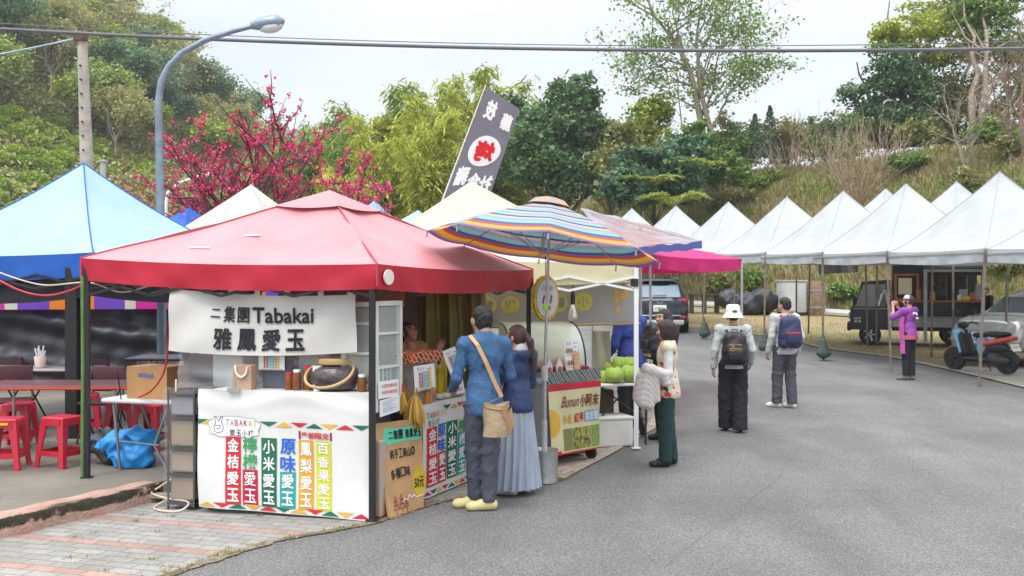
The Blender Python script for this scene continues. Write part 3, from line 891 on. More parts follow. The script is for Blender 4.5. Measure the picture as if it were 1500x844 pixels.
# dry brown brush to the right of the utility pole
def brush(name, label, cat, loc, seed, n=26, h=2.4, mtw=m_twig, lm=None, per=0, leaf=.2, group=None, spread=.55, cr_=.25, dep=1):
 r_ = np.random.default_rng(seed); root = thing(name, label, cat, loc, 0, group); mb = MB(); tips = []
 for k in range(n):
  a = r_.uniform(0, 6.28); d_ = Vector((cos(a) * spread * r_.uniform(.2, 1.2), sin(a) * spread * r_.uniform(.2, 1.2), 1))
  limbs(r_, mb, (cos(a) * .25 * r_.random(), sin(a) * .25 * r_.random(), -.1), d_, h * r_.uniform(.35, .75), .022 * h / 2.4, dep, tips, (2, 3), .5, .7, .14, .02, 4, True, .005)
 mb.build('stem', mtw, root)
 if per:
  T = np.array([t_[0] for t_ in tips]); idx = np.repeat(np.arange(len(T)), r_.poisson(per, len(T)))
  C = T[idx] + r_.normal(size=(len(idx), 3)) * cr_
  V, F = leaf_quads(r_, C, leaf); np_mesh('foliage', V, F, lm, root)
 return root
for i, (px, py, Y) in enumerate(((195, 285, 66), (235, 275, 68), (262, 300, 64), (290, 268, 70), (175, 300, 64), (325, 285, 66))):
 p = P(px, py, Y); z = mtn(p.x, p.y)
 brush('dry_bush', 'tangled brown dry bush on the slope between utility pole and cherry tree', 'bush', (p.x, p.y, max(z, p.z - 3.2)), 300 + i, 30, 3.6, m_twig, L_dry if i % 2 == 0 else L_oliv, 10, .3, 'dry bushes at the mountain foot', .8, .5)
# ---- bamboo grove
def bamboo(label, loc, seed, n, H, lm, spreadr=1.6, group='bamboo clumps behind the tents', yellow=.6, leaf=.44, per=19):
 r_ = np.random.default_rng(seed); root = thing('bamboo_clump', label, 'bamboo', loc, 0, group)
 mb = MB(); C, D = [], []
 for k in range(n):
  a = r_.uniform(0, 6.28); b0 = Vector((cos(a), sin(a), 0)) * spreadr * .45 * r_.random() ** .5
  h = H * r_.uniform(.68, 1.05); lean = Vector((cos(a), sin(a), 0)) * r_.uniform(.1, .35) + Vector((r_.normal() * .08, r_.normal() * .08, 0))
  pts = []
  for i in range(13):
   t_ = i / 12
   pts.append(b0 + Vector((0, 0, h * t_ * (1 - .10 * t_ ** 3))) + lean * (h * .55 * t_ ** 2.4))
  mb.tube(pts, [.05 * (1 - .88 * i / 12) for i in range(13)], 6, cap=False)
  for i in range(3, 13):
   t_ = i / 12
   for j in range(int(per * (.35 + t_ * .75) * (1 if i > 4 else .5))):
    c = pts[i - 1].lerp(pts[i], r_.random()); az = r_.uniform(0, 6.28)
    ln = (1.5 * (1 - .75 * t_) + .35) * r_.uniform(.5, 1.1)
    up_ = r_.uniform(.1, .55) if t_ < .85 else r_.uniform(.4, 1.1)
    for q in range(5):
     f = (q + 1) / 5
     C.append(c + Vector((cos(az), sin(az), up_)) * ln * f + Vector((0, 0, -.55 * ln * f * f)) + Vector(r_.normal(size=3)) * .10)
     D.append((cos(az), sin(az), -.5 - .5 * f))
 mb.build('culm', mat('bamboo_culm', (.40, .33, .085), .5, var=.3, vs=.7, col2=(.30, .33, .10)), root, smooth=180)
 C = np.array([tuple(c) for c in C]); D = np.array(D)
 V, F = leaf_quads(r_, C, leaf, 4.2, .25, .35, D)
 np_mesh('foliage', V, F, lm, root)
 return root
bl = ['tall yellow green bamboo clump with golden culms behind the red tent', 'feathery green bamboo clump leaning towards the cherry tree']
bp_ = [bamboo(bl[0], (0, 0, 0), 1, 13, 12.2, L_bamb), bamboo(bl[0], (0, 0, 0), 2, 11, 11.5, L_bamb), bamboo(bl[1], (0, 0, 0), 3, 12, 11.2, L_bambg)]
bs_ = [(440, 58, 2, .80), (478, 54, 2, .86), (505, 60, 0, .86), (530, 62, 2, 1.04), (556, 52, 0, .78), (588, 58, 1, 1.06), (612, 60, 2, 1.12), (632, 50, 0, .86), (668, 58, 0, 1.08), (702, 62, 1, 1.14), (738, 62, 0, 1.1), (775, 66, 1, 1.12), (415, 66, 2, .84), (500, 47, 1, .62), (655, 66, 1, 1.16), (905, 62, 0, .80), (935, 60, 1, .92), (962, 64, 2, .82)]
ub = set()
for px, Y, k, s_ in bs_:
 o = bp_[k]; loc = ((px - 750) / 1500 * Y, Y, gz(Y) - .1)
 lab = bl[0] if k < 2 else bl[1]
 if px > 880: lab = 'thin feathery bamboo clump behind the dense dark tree'
 if k in ub: t_ = dup(o, loc, rng.random() * 6, lab, scale=s_)
 else: ub.add(k); o.location = loc; o.scale = (s_,) * 3; o['label'] = lab; t_ = o
 if px > 880: t_['group'] = 'bamboo clumps behind the dark tree'
from mathutils.bvhtree import BVHTree
_dg = bpy.context.evaluated_depsgraph_get()
BANK = BVHTree.FromObject(bpy.data.objects['embankment'], _dg)
def bank_at(px, py, default=55):
 d = Vector(((px - 750) / FPX, 1, (HZ - py) / FPX)).normalized()
 h = BANK.ray_cast(Vector((0, 0, CAMH)), d)
 return h[0] if h[0] is not None else P(px, py, default)
def drop(x, y):
 h = BANK.ray_cast(Vector((x, y, 60)), Vector((0, 0, -1)))
 return h[0].z if h[0] is not None else gz(y)
def lobed(name, label, cat, base, lobes, seed, clumps, per, leaf, lm, mtrunk, tr=.2, limbs_n=16, crad=.7, group=None, up=.4, aspect=1.6, shell=.45, stems=1, flat=.7, droop=0, crown='crown', gap=.04):
 """base: ground point; lobes: [(centre, (rx, ry, rz))] in world metres; foliage clumps fill the lobes, limbs reach into them"""
 r_ = np.random.default_rng(seed); root = thing(name, label, cat, base, 0, group); base = Vector(base)
 vol = np.array([l[1][0] * l[1][1] * l[1][2] for l in lobes]) ** .8; vol /= vol.sum()
 T = []
 for k in range(clumps):
  c, rr = lobes[r_.choice(len(lobes), p=vol)]
  d_ = r_.normal(size=3); d_ /= np.linalg.norm(d_); d_ *= r_.random() ** shell
  T.append(np.array(c) + d_ * np.array(rr) - np.array(base))
 T = np.array(T); mb = MB()
 top = max(l[0][2] + l[1][2] * .3 for l in lobes) - base.z
 cx = np.mean([l[0][0] for l in lobes]) - base.x; cy = np.mean([l[0][1] for l in lobes]) - base.y
 for st in range(stems):
  q = Vector((r_.normal() * .3 * (stems > 1), r_.normal() * .3 * (stems > 1), 0)); axis = []
  for i in range(9):
   t_ = i / 8
   axis.append(Vector((q.x + (cx + q.x * 2) * t_ ** 1.4 + r_.normal() * .02 * top, q.y + cy * t_ ** 1.4 + r_.normal() * .02 * top, -.3 + (top + .3) * t_)))
  mb.tube(axis, [tr * (1.2 - .95 * i / 8) for i in range(9)], 8, cap=False)
  for k in range(limbs_n // stems):
   t_ = T[r_.integers(len(T))]; t_ = Vector(t_)
   i = int(min(7, max(1, (t_.z / top - .25) * 8))); a = axis[i]
   m_ = a.lerp(t_, .5) + Vector((r_.normal() * .2, r_.normal() * .2, -.1 * (t_ - a).length))
   mb.tube([a, a.lerp(m_, .6), m_, m_.lerp(t_, .6), t_], [tr * .42, tr * .33, tr * .25, tr * .16, tr * .07], 6, cap=False)
 mb.build('trunk', mtrunk, root, smooth=180)
 keep = r_.random(len(T)) > gap; T = T[keep]
 idx = np.repeat(np.arange(len(T)), r_.poisson(per, len(T)))
 rad = crad * (.5 + .9 * r_.random(len(T)))
 off = r_.normal(size=(len(idx), 3)); off /= np.linalg.norm(off, axis=1)[:, None]
 off *= (r_.random(len(idx)) ** .45)[:, None] * rad[idx][:, None]; off[:, 2] *= flat
 V, F = leaf_quads(r_, T[idx] + off, leaf, aspect, up, droop)
 np_mesh(crown, V, F, lm, root)
 return root
def pl(px, py, Y, rx, rz, ry=None):          # a crown lobe read off the photo (radii in px), with its own depth
 k = Y / FPX
 return (tuple(P(px, py, Y)), (rx * k, (ry or (rx + rz) / 2) * k, rz * k))
def gpt(px, Y): return Vector(((px - 750) / FPX * Y, Y, gz(Y)))
lobed('evergreen_tree', 'dense dark evergreen tree beside the slanted banner flag', 'tree', gpt(825, 52),
      [pl(835, 165, 52, 42, 50), pl(800, 205, 51, 55, 45), pl(865, 200, 52, 40, 45), pl(770, 230, 52, 45, 40), pl(820, 255, 50.5, 60, 45), pl(852, 140, 52.5, 22, 30)], 41, 330, 75, .24, L_dark, m_bark, .3, 40, .62)
lobed('evergreen_tree', 'small dark evergreen tree partly behind the banner flag', 'tree', gpt(716, 55),
      [pl(715, 215, 55, 38, 45), pl(745, 180, 56, 38, 40), pl(700, 260, 54, 40, 35)], 47, 120, 60, .24, L_dark, m_bark, .2, 20, .6)
lobed('broadleaf_tree', 'small olive tree right of the dense dark evergreen', 'tree', gpt(898, 51),
      [pl(905, 205, 51, 25, 32), pl(890, 250, 50, 32, 40), pl(925, 225, 52, 24, 30)], 49, 110, 42, .24, L_oliv, m_bark, .14, 16, .6)
# shrubs between the dark tree and the bank
lobed('shrub', 'blue green leafy shrub heap below the tall thin tree', 'shrub', gpt(955, 48), [pl(950, 245, 48, 50, 38), pl(990, 262, 47, 42, 36), pl(1000, 225, 50, 34, 34), pl(925, 275, 46, 40, 30)], 51, 200, 45, .30, L_blue, m_barkd, .08, 24, .55)
lobed('shrub', 'mid green leafy shrub at the foot of the tall thin tree', 'shrub', bank_at(1045, 262), [pl(1050, 240, 50, 38, 26), pl(1020, 215, 52, 30, 36), pl(1075, 252, 49, 26, 16)], 52, 120, 42, .28, L_mid, m_barkd, .07, 16, .5)
lobed('shrub', 'yellow green shrub above the blue green shrub heap', 'shrub', gpt(935, 55), [pl(940, 185, 55, 26, 34), pl(960, 165, 57, 22, 30)], 53, 70, 40, .26, L_yel, m_barkd, .07, 12, .6)
def fern(label, loc, seed, n=13, ln=1.9, group=None):
 r_ = np.random.default_rng(seed); root = thing('fern', label, 'fern', loc, 0, group); mb = MB(); C, D = [], []
 for k in range(n):
  a = 2 * pi * k / n + r_.uniform(-.2, .2); L_ = ln * r_.uniform(.7, 1.1); pts = []
  for i in range(9):
   t_ = i / 8
   pts.append(Vector((cos(a) * L_ * t_ * .9, sin(a) * L_ * t_ * .9, .9 * L_ * (t_ - .85 * t_ * t_) + .2)))
  mb.tube(pts, [.018 * (1 - .8 * i / 8) for i in range(9)], 4, cap=False)
  for i in range(1, 33):
   t_ = i / 33; q = min(int(t_ * 8), 7); p = pts[q].lerp(pts[q + 1], t_ * 8 - q)
   for sd in (-1, 1):
    w_ = .42 * sin(pi * min(1, t_ * .92 + .08)) * L_ / 1.9
    dd = Vector((-sin(a) * sd + cos(a) * .5, cos(a) * sd + sin(a) * .5, -.15)).normalized()
    C.append(p + dd * w_ * .5); D.append((dd.x, dd.y, dd.z, w_))
 mb.build('stem', m_twig, root)
 D = np.array(D); C = np.array([tuple(c) for c in C])
 V, F = leaf_quads(r_, C, D[:, 3] * 1.05, 5, 1.5, 0, D[:, :3] * 3)
 np_mesh('frond', V, F, L_yel, root)
 return root
for i, (px, py, Y) in enumerate(((955, 262, 45.5), (985, 290, 44.5), (1012, 240, 47))):
 p = P(px, py, Y); fern('bright green tree fern arching out of the blue green shrubs', p - Vector((0, 0, .6)), 60 + i, 12, 2.0, 'tree ferns in the shrubs')
# ---- the tall thin tree against the sky
def stem_tree(name, label, loc, Y, stems, seed, mtrunk, lm, per, leaf, tw=(10, 16), ln=(1.4, 3.0), dep=1, crad=.5, group=None, up=.3, t0=.35, spread=.9):
 """stems: px polylines with a base radius each; twigs and leaf sprays grow out of them"""
 r_ = np.random.default_rng(seed); root = thing(name, label, 'tree', loc, 0, group); base = Vector(loc); mb = MB(); tips = []
 for pts, ra in stems:
  yo = r_.uniform(-.6, .6); k = len(pts)
  W = [P(px, py, Y + yo * i / k + (0 if i == 0 else r_.normal() * .15)) - base for i, (px, py) in enumerate(pts)]
  fine = []
  for i in range(k - 1):
   for j in range(4): fine.append(W[i].lerp(W[i + 1], j / 4) + Vector((r_.normal(), r_.normal(), 0)) * .03)
  fine.append(W[-1]); m_ = len(fine)
  mb.tube(fine, [max(.012, ra * (1 - .85 * i / (m_ - 1))) for i in range(m_)], 8, cap=False)
  for q in range(int(r_.integers(*tw))):
   t_ = r_.uniform(t0, 1) * (m_ - 1); i = min(int(t_), m_ - 2); b0 = fine[i].lerp(fine[i + 1], t_ - i)
   ax = (fine[i + 1] - fine[i]).normalized(); sd = Vector((r_.normal(), r_.normal(), r_.normal() * .3 + .25)).normalized()
   limbs(r_, mb, b0, ax * .5 + sd * spread, r_.uniform(*ln), max(.015, ra * .28), dep, tips, (2, 4), .6, .7, .15, .02, 4, True, .008)
 mb.build('trunk', mtrunk, root, smooth=180)
 if per:
  T = np.array([t_[0] for t_ in tips]); T = T[r_.random(len(T)) > .25]
  idx = np.repeat(np.arange(len(T)), r_.poisson(per, len(T)))
  C = T[idx] + r_.normal(size=(len(idx), 3)) * crad * np.array([1, 1, .6]); V, F = leaf_quads(r_, C, leaf, 1.8, up, .2); np_mesh('crown', V, F, lm, root)
 return root
b0 = bank_at(1040, 258)
Yt = b0.y
stem_tree('tall_tree', 'tall thin sparse tree with pale leaning stems against the sky', b0 - Vector((0, 0, .3)), Yt,
          [([(1036, 262), (1028, 190), (1016, 120), (996, 70), (962, 28), (938, -25)], .22),
           ([(1042, 262), (1040, 190), (1026, 130), (1020, 60), (1032, -30)], .20),
           ([(1024, 150), (1022, 90), (1048, 30), (1062, -40)], .10),
           ([(1042, 190), (1062, 150), (1085, 110), (1098, 50)], .08), ([(1030, 170), (1046, 130), (1052, 80), (1070, 20)], .07),
           ([(1030, 165), (985, 140), (940, 115), (905, 100)], .06), ([(1002, 78), (985, 20), (990, -30)], .07), ([(1022, 110), (1075, 105), (1115, 110)], .05),
           ([(1036, 250), (1000, 190), (992, 120), (978, 60)], .06)], 71, m_barkp, L_mid, 17, .21, (10, 15), (.9, 2.0), 1, .38)
# ---- young conifers, dead stump and pampas on the crest
for i, (px, py, h) in enumerate(((1106, 238, 2.6), (1128, 234, 2.9), (1088, 246, 1.9))):
 p = bank_at(px, py); r_ = np.random.default_rng(80 + i); root = thing('young_conifer', 'small young conifer standing on the crest of the bank', 'tree', p, 0, 'young conifers on the crest'); mb = MB()
 mb.tube([(0, 0, -.2), (0, 0, h)], [.05, .01], 6); C = []
 for k in range(900):
  t_ = r_.random() ** .8; a = r_.uniform(0, 6.28); rr = (1 - t_) * h * .30 * r_.random() ** .5 + .04
  C.append((cos(a) * rr, sin(a) * rr, h * (.08 + .92 * t_) - rr * .25))
 mb.build('trunk', m_bark, root); V, F = leaf_quads(r_, np.array(C), .17, 2.6, .2, .3); np_mesh('crown', V, F, L_blue, root)
def pampas(label, loc, seed, h=2.2, n=420, lm=None, group=None, name='grass_clump'):
 r_ = np.random.default_rng(seed); V, F = [], []
 for k in range(n):
  a = r_.uniform(0, 6.28); L_ = h * r_.uniform(.5, 1.1); lean = r_.uniform(.1, .8); w_ = .025 * h / 2; o = Vector((cos(a), sin(a), 0)) * r_.random() * .3; sd = Vector((-sin(a), cos(a), 0)) * w_
  for i in range(5):
   t_ = i / 4; p = o + Vector((cos(a) * lean * L_ * t_ ** 1.6, sin(a) * lean * L_ * t_ ** 1.6, L_ * (t_ - .35 * lean * t_ ** 2.5)))
   V += [tuple(p - sd * (1 - t_ * .95)), tuple(p + sd * (1 - t_ * .95))]
   if i: b_ = len(V); F.append((b_ - 4, b_ - 3, b_ - 1, b_ - 2))
 o = np_mesh(name, np.array(V), np.array(F), lm or L_gras); o.location = loc
 return tag(o, label, 'grass clump', group)
pampas('tall yellow green pampas clump below the pale trunks on the crest', bank_at(1298, 212), 90, 2.6, 420, L_yel)
pampas('dry pampas clump on the crest right of the young conifers', bank_at(1160, 232), 91, 2.6, 300, L_drygr)
# ---- trees on the right crest
lobed('broadleaf_tree', 'dark blue green tree low on the right crest', 'tree', bank_at(1305, 205), [pl(1300, 105, 52, 36, 38), pl(1335, 130, 52, 38, 42), pl(1278, 150, 52, 28, 26), pl(1325, 175, 51, 40, 22), pl(1245, 138, 52, 18, 16)], 101, 190, 46, .22, L_dark, m_barkp, .13, 26, .55, stems=3)
lobed('broadleaf_tree', 'spreading yellow green tree high on the right crest', 'tree', bank_at(1345, 208), [pl(1330, 45, 54, 55, 20), pl(1365, 80, 54, 52, 18), pl(1390, 35, 55, 52, 22), pl(1300, 60, 54, 34, 14), pl(1350, 20, 56, 40, 16)], 102, 170, 42, .22, L_yel, m_barkp, .14, 26, .6, stems=3, flat=.45)
lobed('broadleaf_tree', 'tall mid green tree with a curved pale trunk at the right edge', 'tree', bank_at(1452, 212), [pl(1420, 20, 52, 42, 22), pl(1465, 15, 52, 50, 34), pl(1440, 70, 52, 46, 26), pl(1490, 75, 51, 40, 40), pl(1500, 135, 50, 30, 36)], 103, 210, 44, .22, L_mid, m_barkp, .17, 26, .6, stems=2, flat=.5)
lobed('broadleaf_tree', 'rust tinged tree showing above the right crest', 'tree', bank_at(1400, 205), [pl(1400, 8, 57, 42, 14), pl(1440, -10, 57, 60, 22), pl(1490, -20, 57, 40, 22)], 104, 90, 40, .22, leafmat('leaf_rust', [(.08, .07, .03), (.15, .12, .05), (.27, .15, .09), (.33, .20, .12)]), m_bark, .12, 14, .6, flat=.45)
lobed('broadleaf_tree', 'olive tree behind the bare trees on the right crest', 'tree', bank_at(1405, 205), [pl(1405, 130, 54, 40, 30), pl(1440, 160, 53, 44, 26), pl(1380, 165, 54, 36, 26), pl(1480, 185, 50, 36, 20)], 105, 130, 36, .22, L_oliv, m_barkp, .11, 16, .55, stems=2)
for i, (px, py, st) in enumerate(((1482, 235, [(1482, 235), (1478, 190), (1474, 130), (1468, 75)]), (1500, 228, [(1500, 228), (1496, 180), (1500, 120), (1506, 60)]))):
 p = bank_at(px, py)
 stem_tree('bare_tree', 'leafless pinkish tree with upswept twigs at the right edge', p - Vector((0, 0, .2)), p.y, [(st, .10), ([st[1], (st[1][0] - 20, st[1][1] - 40), (st[1][0] - 34, st[1][1] - 95)], .05), ([st[1], (st[1][0] + 18, st[1][1] - 45), (st[1][0] + 26, st[1][1] - 100)], .05)], 110 + i, mat('bark_pinkish', (.24, .165, .13), .9, var=.3, vs=5), None, 0, .1, (12, 18), (.9, 1.9), 1, group='bare trees at the right edge', t0=.25)
p = bank_at(1425, 262)
stem_tree('bare_tree', 'crooked dead tree leaning on the grassy bank', p - Vector((0, 0, .2)), p.y, [([(1428, 262), (1412, 238), (1400, 205), (1392, 175)], .12), ([(1430, 262), (1426, 225), (1420, 190), (1424, 160)], .08)], 115, m_bark, None, 0, .1, (9, 13), (.7, 1.6), 1, t0=.4)
# ---- bare brush on the face of the bank
for i, (px, py, n_, h_, lab) in enumerate(((1252, 300, 34, 3.0, 'biggest tangle of bare pale stems on the bank above the white tents'), (1300, 250, 22, 2.2, 'bare pale brush near the crest above the white tents'), (1060, 285, 24, 2.4, 'bare pale brush on the bank right of the blue green shrubs'), (1150, 255, 22, 2.4, 'bare brush under the dry pampas on the crest'), (1210, 250, 22, 2.2, 'bare brush left of the biggest tangle'), (1010, 300, 18, 2.2, 'bare brush just above the far white tents'), (1385, 215, 24, 2.6, 'grey bare brush among the trunks on the right crest'))):
 brush('bare_bush', lab, 'bush', bank_at(px, py) - Vector((0, 0, .1)), 130 + i, n_, h_, mat('stem_pale', (.34, .25, .18), .9, var=.3, vs=4), None, 0, spread=.75, dep=2)
SH = [(1085, 300, L_oliv, .9), (1120, 275, L_mid, .8), (1340, 245, L_mid, .7), (1480, 225, L_oliv, .8), (1225, 215, L_dark, 1.1), (1200, 210, L_dark, 1.0), (1268, 205, L_mid, .9), (1180, 222, L_mid, .9), (1110, 420, L_mid, .55), (1230, 440, L_mid, .5), (1060, 425, L_oliv, .55), (1480, 400, L_oliv, .6), (1420, 285, L_oliv, .8), (1460, 215, L_mid, .8), (1495, 300, L_oliv, .8), (1345, 208, L_mid, .9), (1065, 228, L_mid, 1.0), (1145, 215, L_oliv, .9)]
nm_ = {id(L_oliv): 'olive', id(L_mid): 'fresh green', id(L_dark): 'dark green'}
for i, (px, py, lm, s_) in enumerate(SH):
 p = bank_at(px, py); r_ = np.random.default_rng(160 + i)
 lb = [((p.x + r_.normal() * .5 * s_, p.y + r_.normal() * .3 * s_, p.z + s_ * (.3 + .5 * r_.random())), (s_ * r_.uniform(.6, 1), s_ * .7, s_ * r_.uniform(.45, .75))) for _ in range(4)]
 lobed('bush', nm_[id(lm)] + ' leafy bush growing on the bank', 'bush', p, lb, 160 + i, 42, 34, .17, lm, m_barkd, .03, 8, .32, group='%s bushes on the bank' % nm_[id(lm)])
for i, (px, py, rx, rz, lm) in enumerate(((1082, 212, 26, 26, L_mid), (1112, 205, 22, 30, L_oliv), (1146, 205, 26, 34, L_oliv), (1180, 205, 24, 26, L_mid), (1208, 196, 26, 34, L_dark), (1238, 190, 24, 30, L_oliv), (1262, 180, 24, 34, L_mid), (1066, 195, 24, 36, L_oliv), (1230, 215, 30, 18, L_mid), (1290, 200, 26, 18, L_yel), (1345, 195, 30, 18, L_oliv), (1330, 180, 26, 20, L_dark), (1385, 190, 30, 20, L_oliv), (1455, 190, 34, 22, L_mid))):
 p = bank_at(px, py + 32); Yq = p.y + 1.5 + (i % 3)
 lobed('shrub', ('tall %s shrub closing the skyline along the crest' % {id(L_yel): 'yellow green'}.get(id(lm), nm_.get(id(lm)))), 'shrub', Vector((p.x, Yq, drop(p.x, Yq))), [pl(px, py, Yq, rx, rz), pl(px + rx * .5, py + rz * .5, Yq - .5, rx * .7, rz * .7), pl(px - rx * .5, py + rz * .4, Yq, rx * .7, rz * .7)], 200 + i, 90, 26, .20, lm, m_barkp, .05, 16, .42, group='shrubs along the crest', gap=.15)
# ---- grass on the bank and the verge
rg = np.random.default_rng(8)
def blades(name, pts, ln, lm, wd=.02):
 n = len(pts); a = rg.uniform(0, 6.28, n); l_ = ln * (.5 + rg.random(n)); le = rg.uniform(.1, .9, n)
 d = np.stack([np.cos(a) * le, np.sin(a) * le, np.ones(n)], 1); d /= np.linalg.norm(d, axis=1)[:, None]
 sd = np.stack([-np.sin(a), np.cos(a), np.zeros(n)], 1) * (wd * (.6 + .8 * rg.random(n)))[:, None]
 mid = pts + d * (l_ * .55)[:, None]; d2 = d.copy(); d2[:, 2] *= .35; tip = mid + d2 * (l_ * .5)[:, None]
 V = np.stack([pts - sd, pts + sd, mid + sd * .8, mid - sd * .8, tip + sd * .1, tip - sd * .1], 1).reshape(-1, 3)
 k = np.arange(n)[:, None] * 6
 F = np.concatenate([k + [0, 1, 2, 3], k + [3, 2, 4, 5]])
 return tag(np_mesh(name, V, F, lm), kind='stuff')
def bank_pts(n, q0, q1, pw=1):
 S = rg.uniform(.18, 1, n); Q = q0 + (q1 - q0) * rg.random(n) ** pw
 return np.array([tuple(emb(a, c)) for a, c in zip(S, Q)])
pts = bank_pts(52000, 0, 10)
g_ = np.array([bumps(x * 1.4, y * 1.4) for x, y, _ in pts])
blades('dry_bank_grass', pts[g_ > -.04], .42, L_drygr, .022)
blades('green_bank_grass', pts[g_ <= -.04], .42, L_gras, .022)
vp = []
while len(vp) < 20000:
 y = rg.uniform(19, 47); x = rg.uniform(interp(XR, y), 24)
 if x < interp(XR, y) + .15 or (y < 22.8 and x < interp(XR, y) + 6): continue
 if bumps(x * .9, y * .9) < .02 and rg.random() > .35: continue
 vp.append((x, y, gz(y)))
blades('verge_grass', np.array(vp), .07, L_drygr, .006)
# tufts and leaf litter in the paver joints and along the asphalt edge
tp = []
for k in range(120):
 y = rg.uniform(6.6, 10); x0 = interp(XL, y) - (abs(rg.normal()) * .06 if rg.random() < .55 else rg.uniform(.1, 2.6))
 if x0 < -4.6 + (y - 5.9) * .55 + .1: continue
 for j in range(int(rg.integers(5, 18))): tp.append((x0 + rg.normal() * .02, y + rg.normal() * .02, .009))
blades('joint_grass', np.array(tp), .026, L_gras, .0028)
n = 900; y = rg.uniform(6.3, 10.4, n); x = np.array([interp(XL, q) for q in y]) + rg.normal(size=n) * .07 - .02
ex = rg.random(n) < .25; x[ex] -= rg.uniform(0, 2.4, ex.sum())
C = np.stack([x, y, np.full(n, .022)], 1)[x > -4.3 + (y - 5.9) * .55]
V, F = leaf_quads(rg, C, .022, 1.8, 3.5); tag(np_mesh('leaf_litter', V, F, L_dry), kind='stuff')
# ---- the cherry tree in crimson blossom
def cherry(label, loc, seed, stems, Y, tw, ln, per, group=None, mul=1.0):
 r_ = np.random.default_rng(seed); root = thing('cherry_tree', label, 'tree', loc, 0, group); base = Vector(loc); mb = MB(); path = []
 def grow(p, d, L_, ra, dep):
  pts, de = branch_pts(r_, p, d, L_, 5, .10, .02)
  mb.tube(pts, [max(.006, ra * (1 - .6 * i / 5)) for i in range(6)], 5, cap=False)
  for i in range(5): path.append((pts[i], pts[i + 1], dep))
  if dep:
   for q in range(int(r_.integers(2, 5))):
    i = int(r_.integers(1, 5)); sd = Vector((r_.normal(), r_.normal(), r_.normal() * .4 + .35)).normalized()
    grow(pts[i], (de * .8 + sd * .7).normalized(), L_ * r_.uniform(.45, .75), ra * .55, dep - 1)
 for pts, ra in stems:
  W = [P(px, py, Y + r_.normal() * .5 * (i > 0)) - base for i, (px, py) in enumerate(pts)]; fine = []
  for i in range(len(W) - 1):
   for j in range(3): fine.append(W[i].lerp(W[i + 1], j / 3) + Vector((r_.normal(), r_.normal(), 0)) * .02)
  fine.append(W[-1]); m_ = len(fine)
  mb.tube(fine, [ra * (1 - .75 * i / (m_ - 1)) for i in range(m_)], 7, cap=False)
  for i in range(m_ // 3, m_ - 1): path.append((fine[i], fine[i + 1], 2))
  for q in range(int(r_.integers(*tw))):
   t_ = r_.uniform(.3, 1) * (m_ - 1); i = min(int(t_), m_ - 2); ax = (fine[i + 1] - fine[i]).normalized()
   sd = Vector((r_.normal(), r_.normal() , r_.normal() * .5 + .2)).normalized()
   grow(fine[i].lerp(fine[i + 1], t_ - i), ax * .75 + sd * .75, r_.uniform(*ln), ra * .35, 1)
 mb.build('trunk', m_barkd, root, smooth=180)
 C = []
 for a, c, dep in path:
  m_ = r_.poisson(per * (c - a).length * (1 if dep < 2 else .35))
  for _ in range(m_):
   q = a.lerp(c, r_.random()) + Vector(r_.normal(size=3)) * .045
   for _ in range(int(r_.integers(5, 10))): C.append(q + Vector(r_.normal(size=3)) * .026)
 V, F = leaf_quads(r_, np.array([tuple(c) for c in C]), .062, 1.1, .1); np_mesh('blossom', V, F, m_flow, root)
 return root
Yc = 24.0
cb = gpt(372, Yc)
cherry('crimson flowering cherry tree spreading behind the street lamp', cb, 5,
       [([(372, 440), (368, 340), (345, 270), (335, 200)], .09), ([(372, 440), (376, 330), (400, 250), (425, 170)], .09), ([(370, 440), (362, 350), (310, 285), (262, 235)], .08), ([(372, 440), (384, 340), (425, 280), (455, 215)], .07),
  ([(371, 440), (372, 330), (372, 250), (350, 160)], .06), ([(368, 440), (350, 350), (285, 310), (232, 265)], .06), ([(372, 400), (395, 320), (405, 290), (390, 220)], .05), ([(372, 400), (340, 320), (300, 270), (280, 210)], .05), ([(372, 380), (400, 300), (440, 290), (455, 258)], .05), ([(365, 400), (320, 330), (285, 290), (250, 290)], .05)], Yc, (5, 8), (.7, 1.5), 6.5)
cherry('smaller crimson cherry showing over the peak of the red tent', gpt(515, 27), 6, [([(515, 440), (515, 340), (498, 285), (482, 262)], .05), ([(515, 440), (520, 330), (526, 280), (535, 255)], .05), ([(515, 440), (528, 335), (548, 300), (560, 285)], .04), ([(515, 400), (512, 330), (510, 290), (512, 265)], .04)], 27, (5, 7), (.5, 1.0), 8)
# ================================================================== TENTS AND CANOPIES
def cloth(name, col, trans=.25, rough=.6, var=.06, bump=.25, col2=None, bs=6, vs=2.5):
 return mat(name, col, rough, var=var, vs=vs, bump=bump, bs=bs, trans=trans, spec=.25, col2=col2)
c_red = mat('red_canopy', (.62, .235, .26), .42, var=.14, vs=1.6, bump=.2, bs=5, trans=.12, spec=.6)  # paler than the valance: the roof's sky sheen is put into this colour
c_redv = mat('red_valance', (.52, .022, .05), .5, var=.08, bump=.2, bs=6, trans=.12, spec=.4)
c_blue = mat('blue_canopy', (.32, .49, .71), .42, var=.10, vs=1.2, bump=.2, bs=5, trans=.15, spec=.6)  # sky sheen on the blue roof painted in as a paler base colour
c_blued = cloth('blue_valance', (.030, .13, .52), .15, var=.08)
c_white = cloth('white_canopy', (.53, .56, .58), .22, var=.10, vs=1.6)
c_yell = cloth('cream_yellow_canopy', (.76, .71, .49), .28, var=.04)
c_black = mat('black_metal', (.018, .018, .02), .45, var=.2)
c_steel = mat('grey_steel', (.42, .43, .44), .4, .6, var=.12, vs=8)
c_whitem = mat('white_metal', (.74, .75, .75), .35, var=.05)
c_poleb = mat('weathered_pole', (.20, .16, .13), .7, var=.35, vs=9, bump=.3)
c_green = mat('green_tape', (.10, .20, .06), .6, var=.2, vs=6)
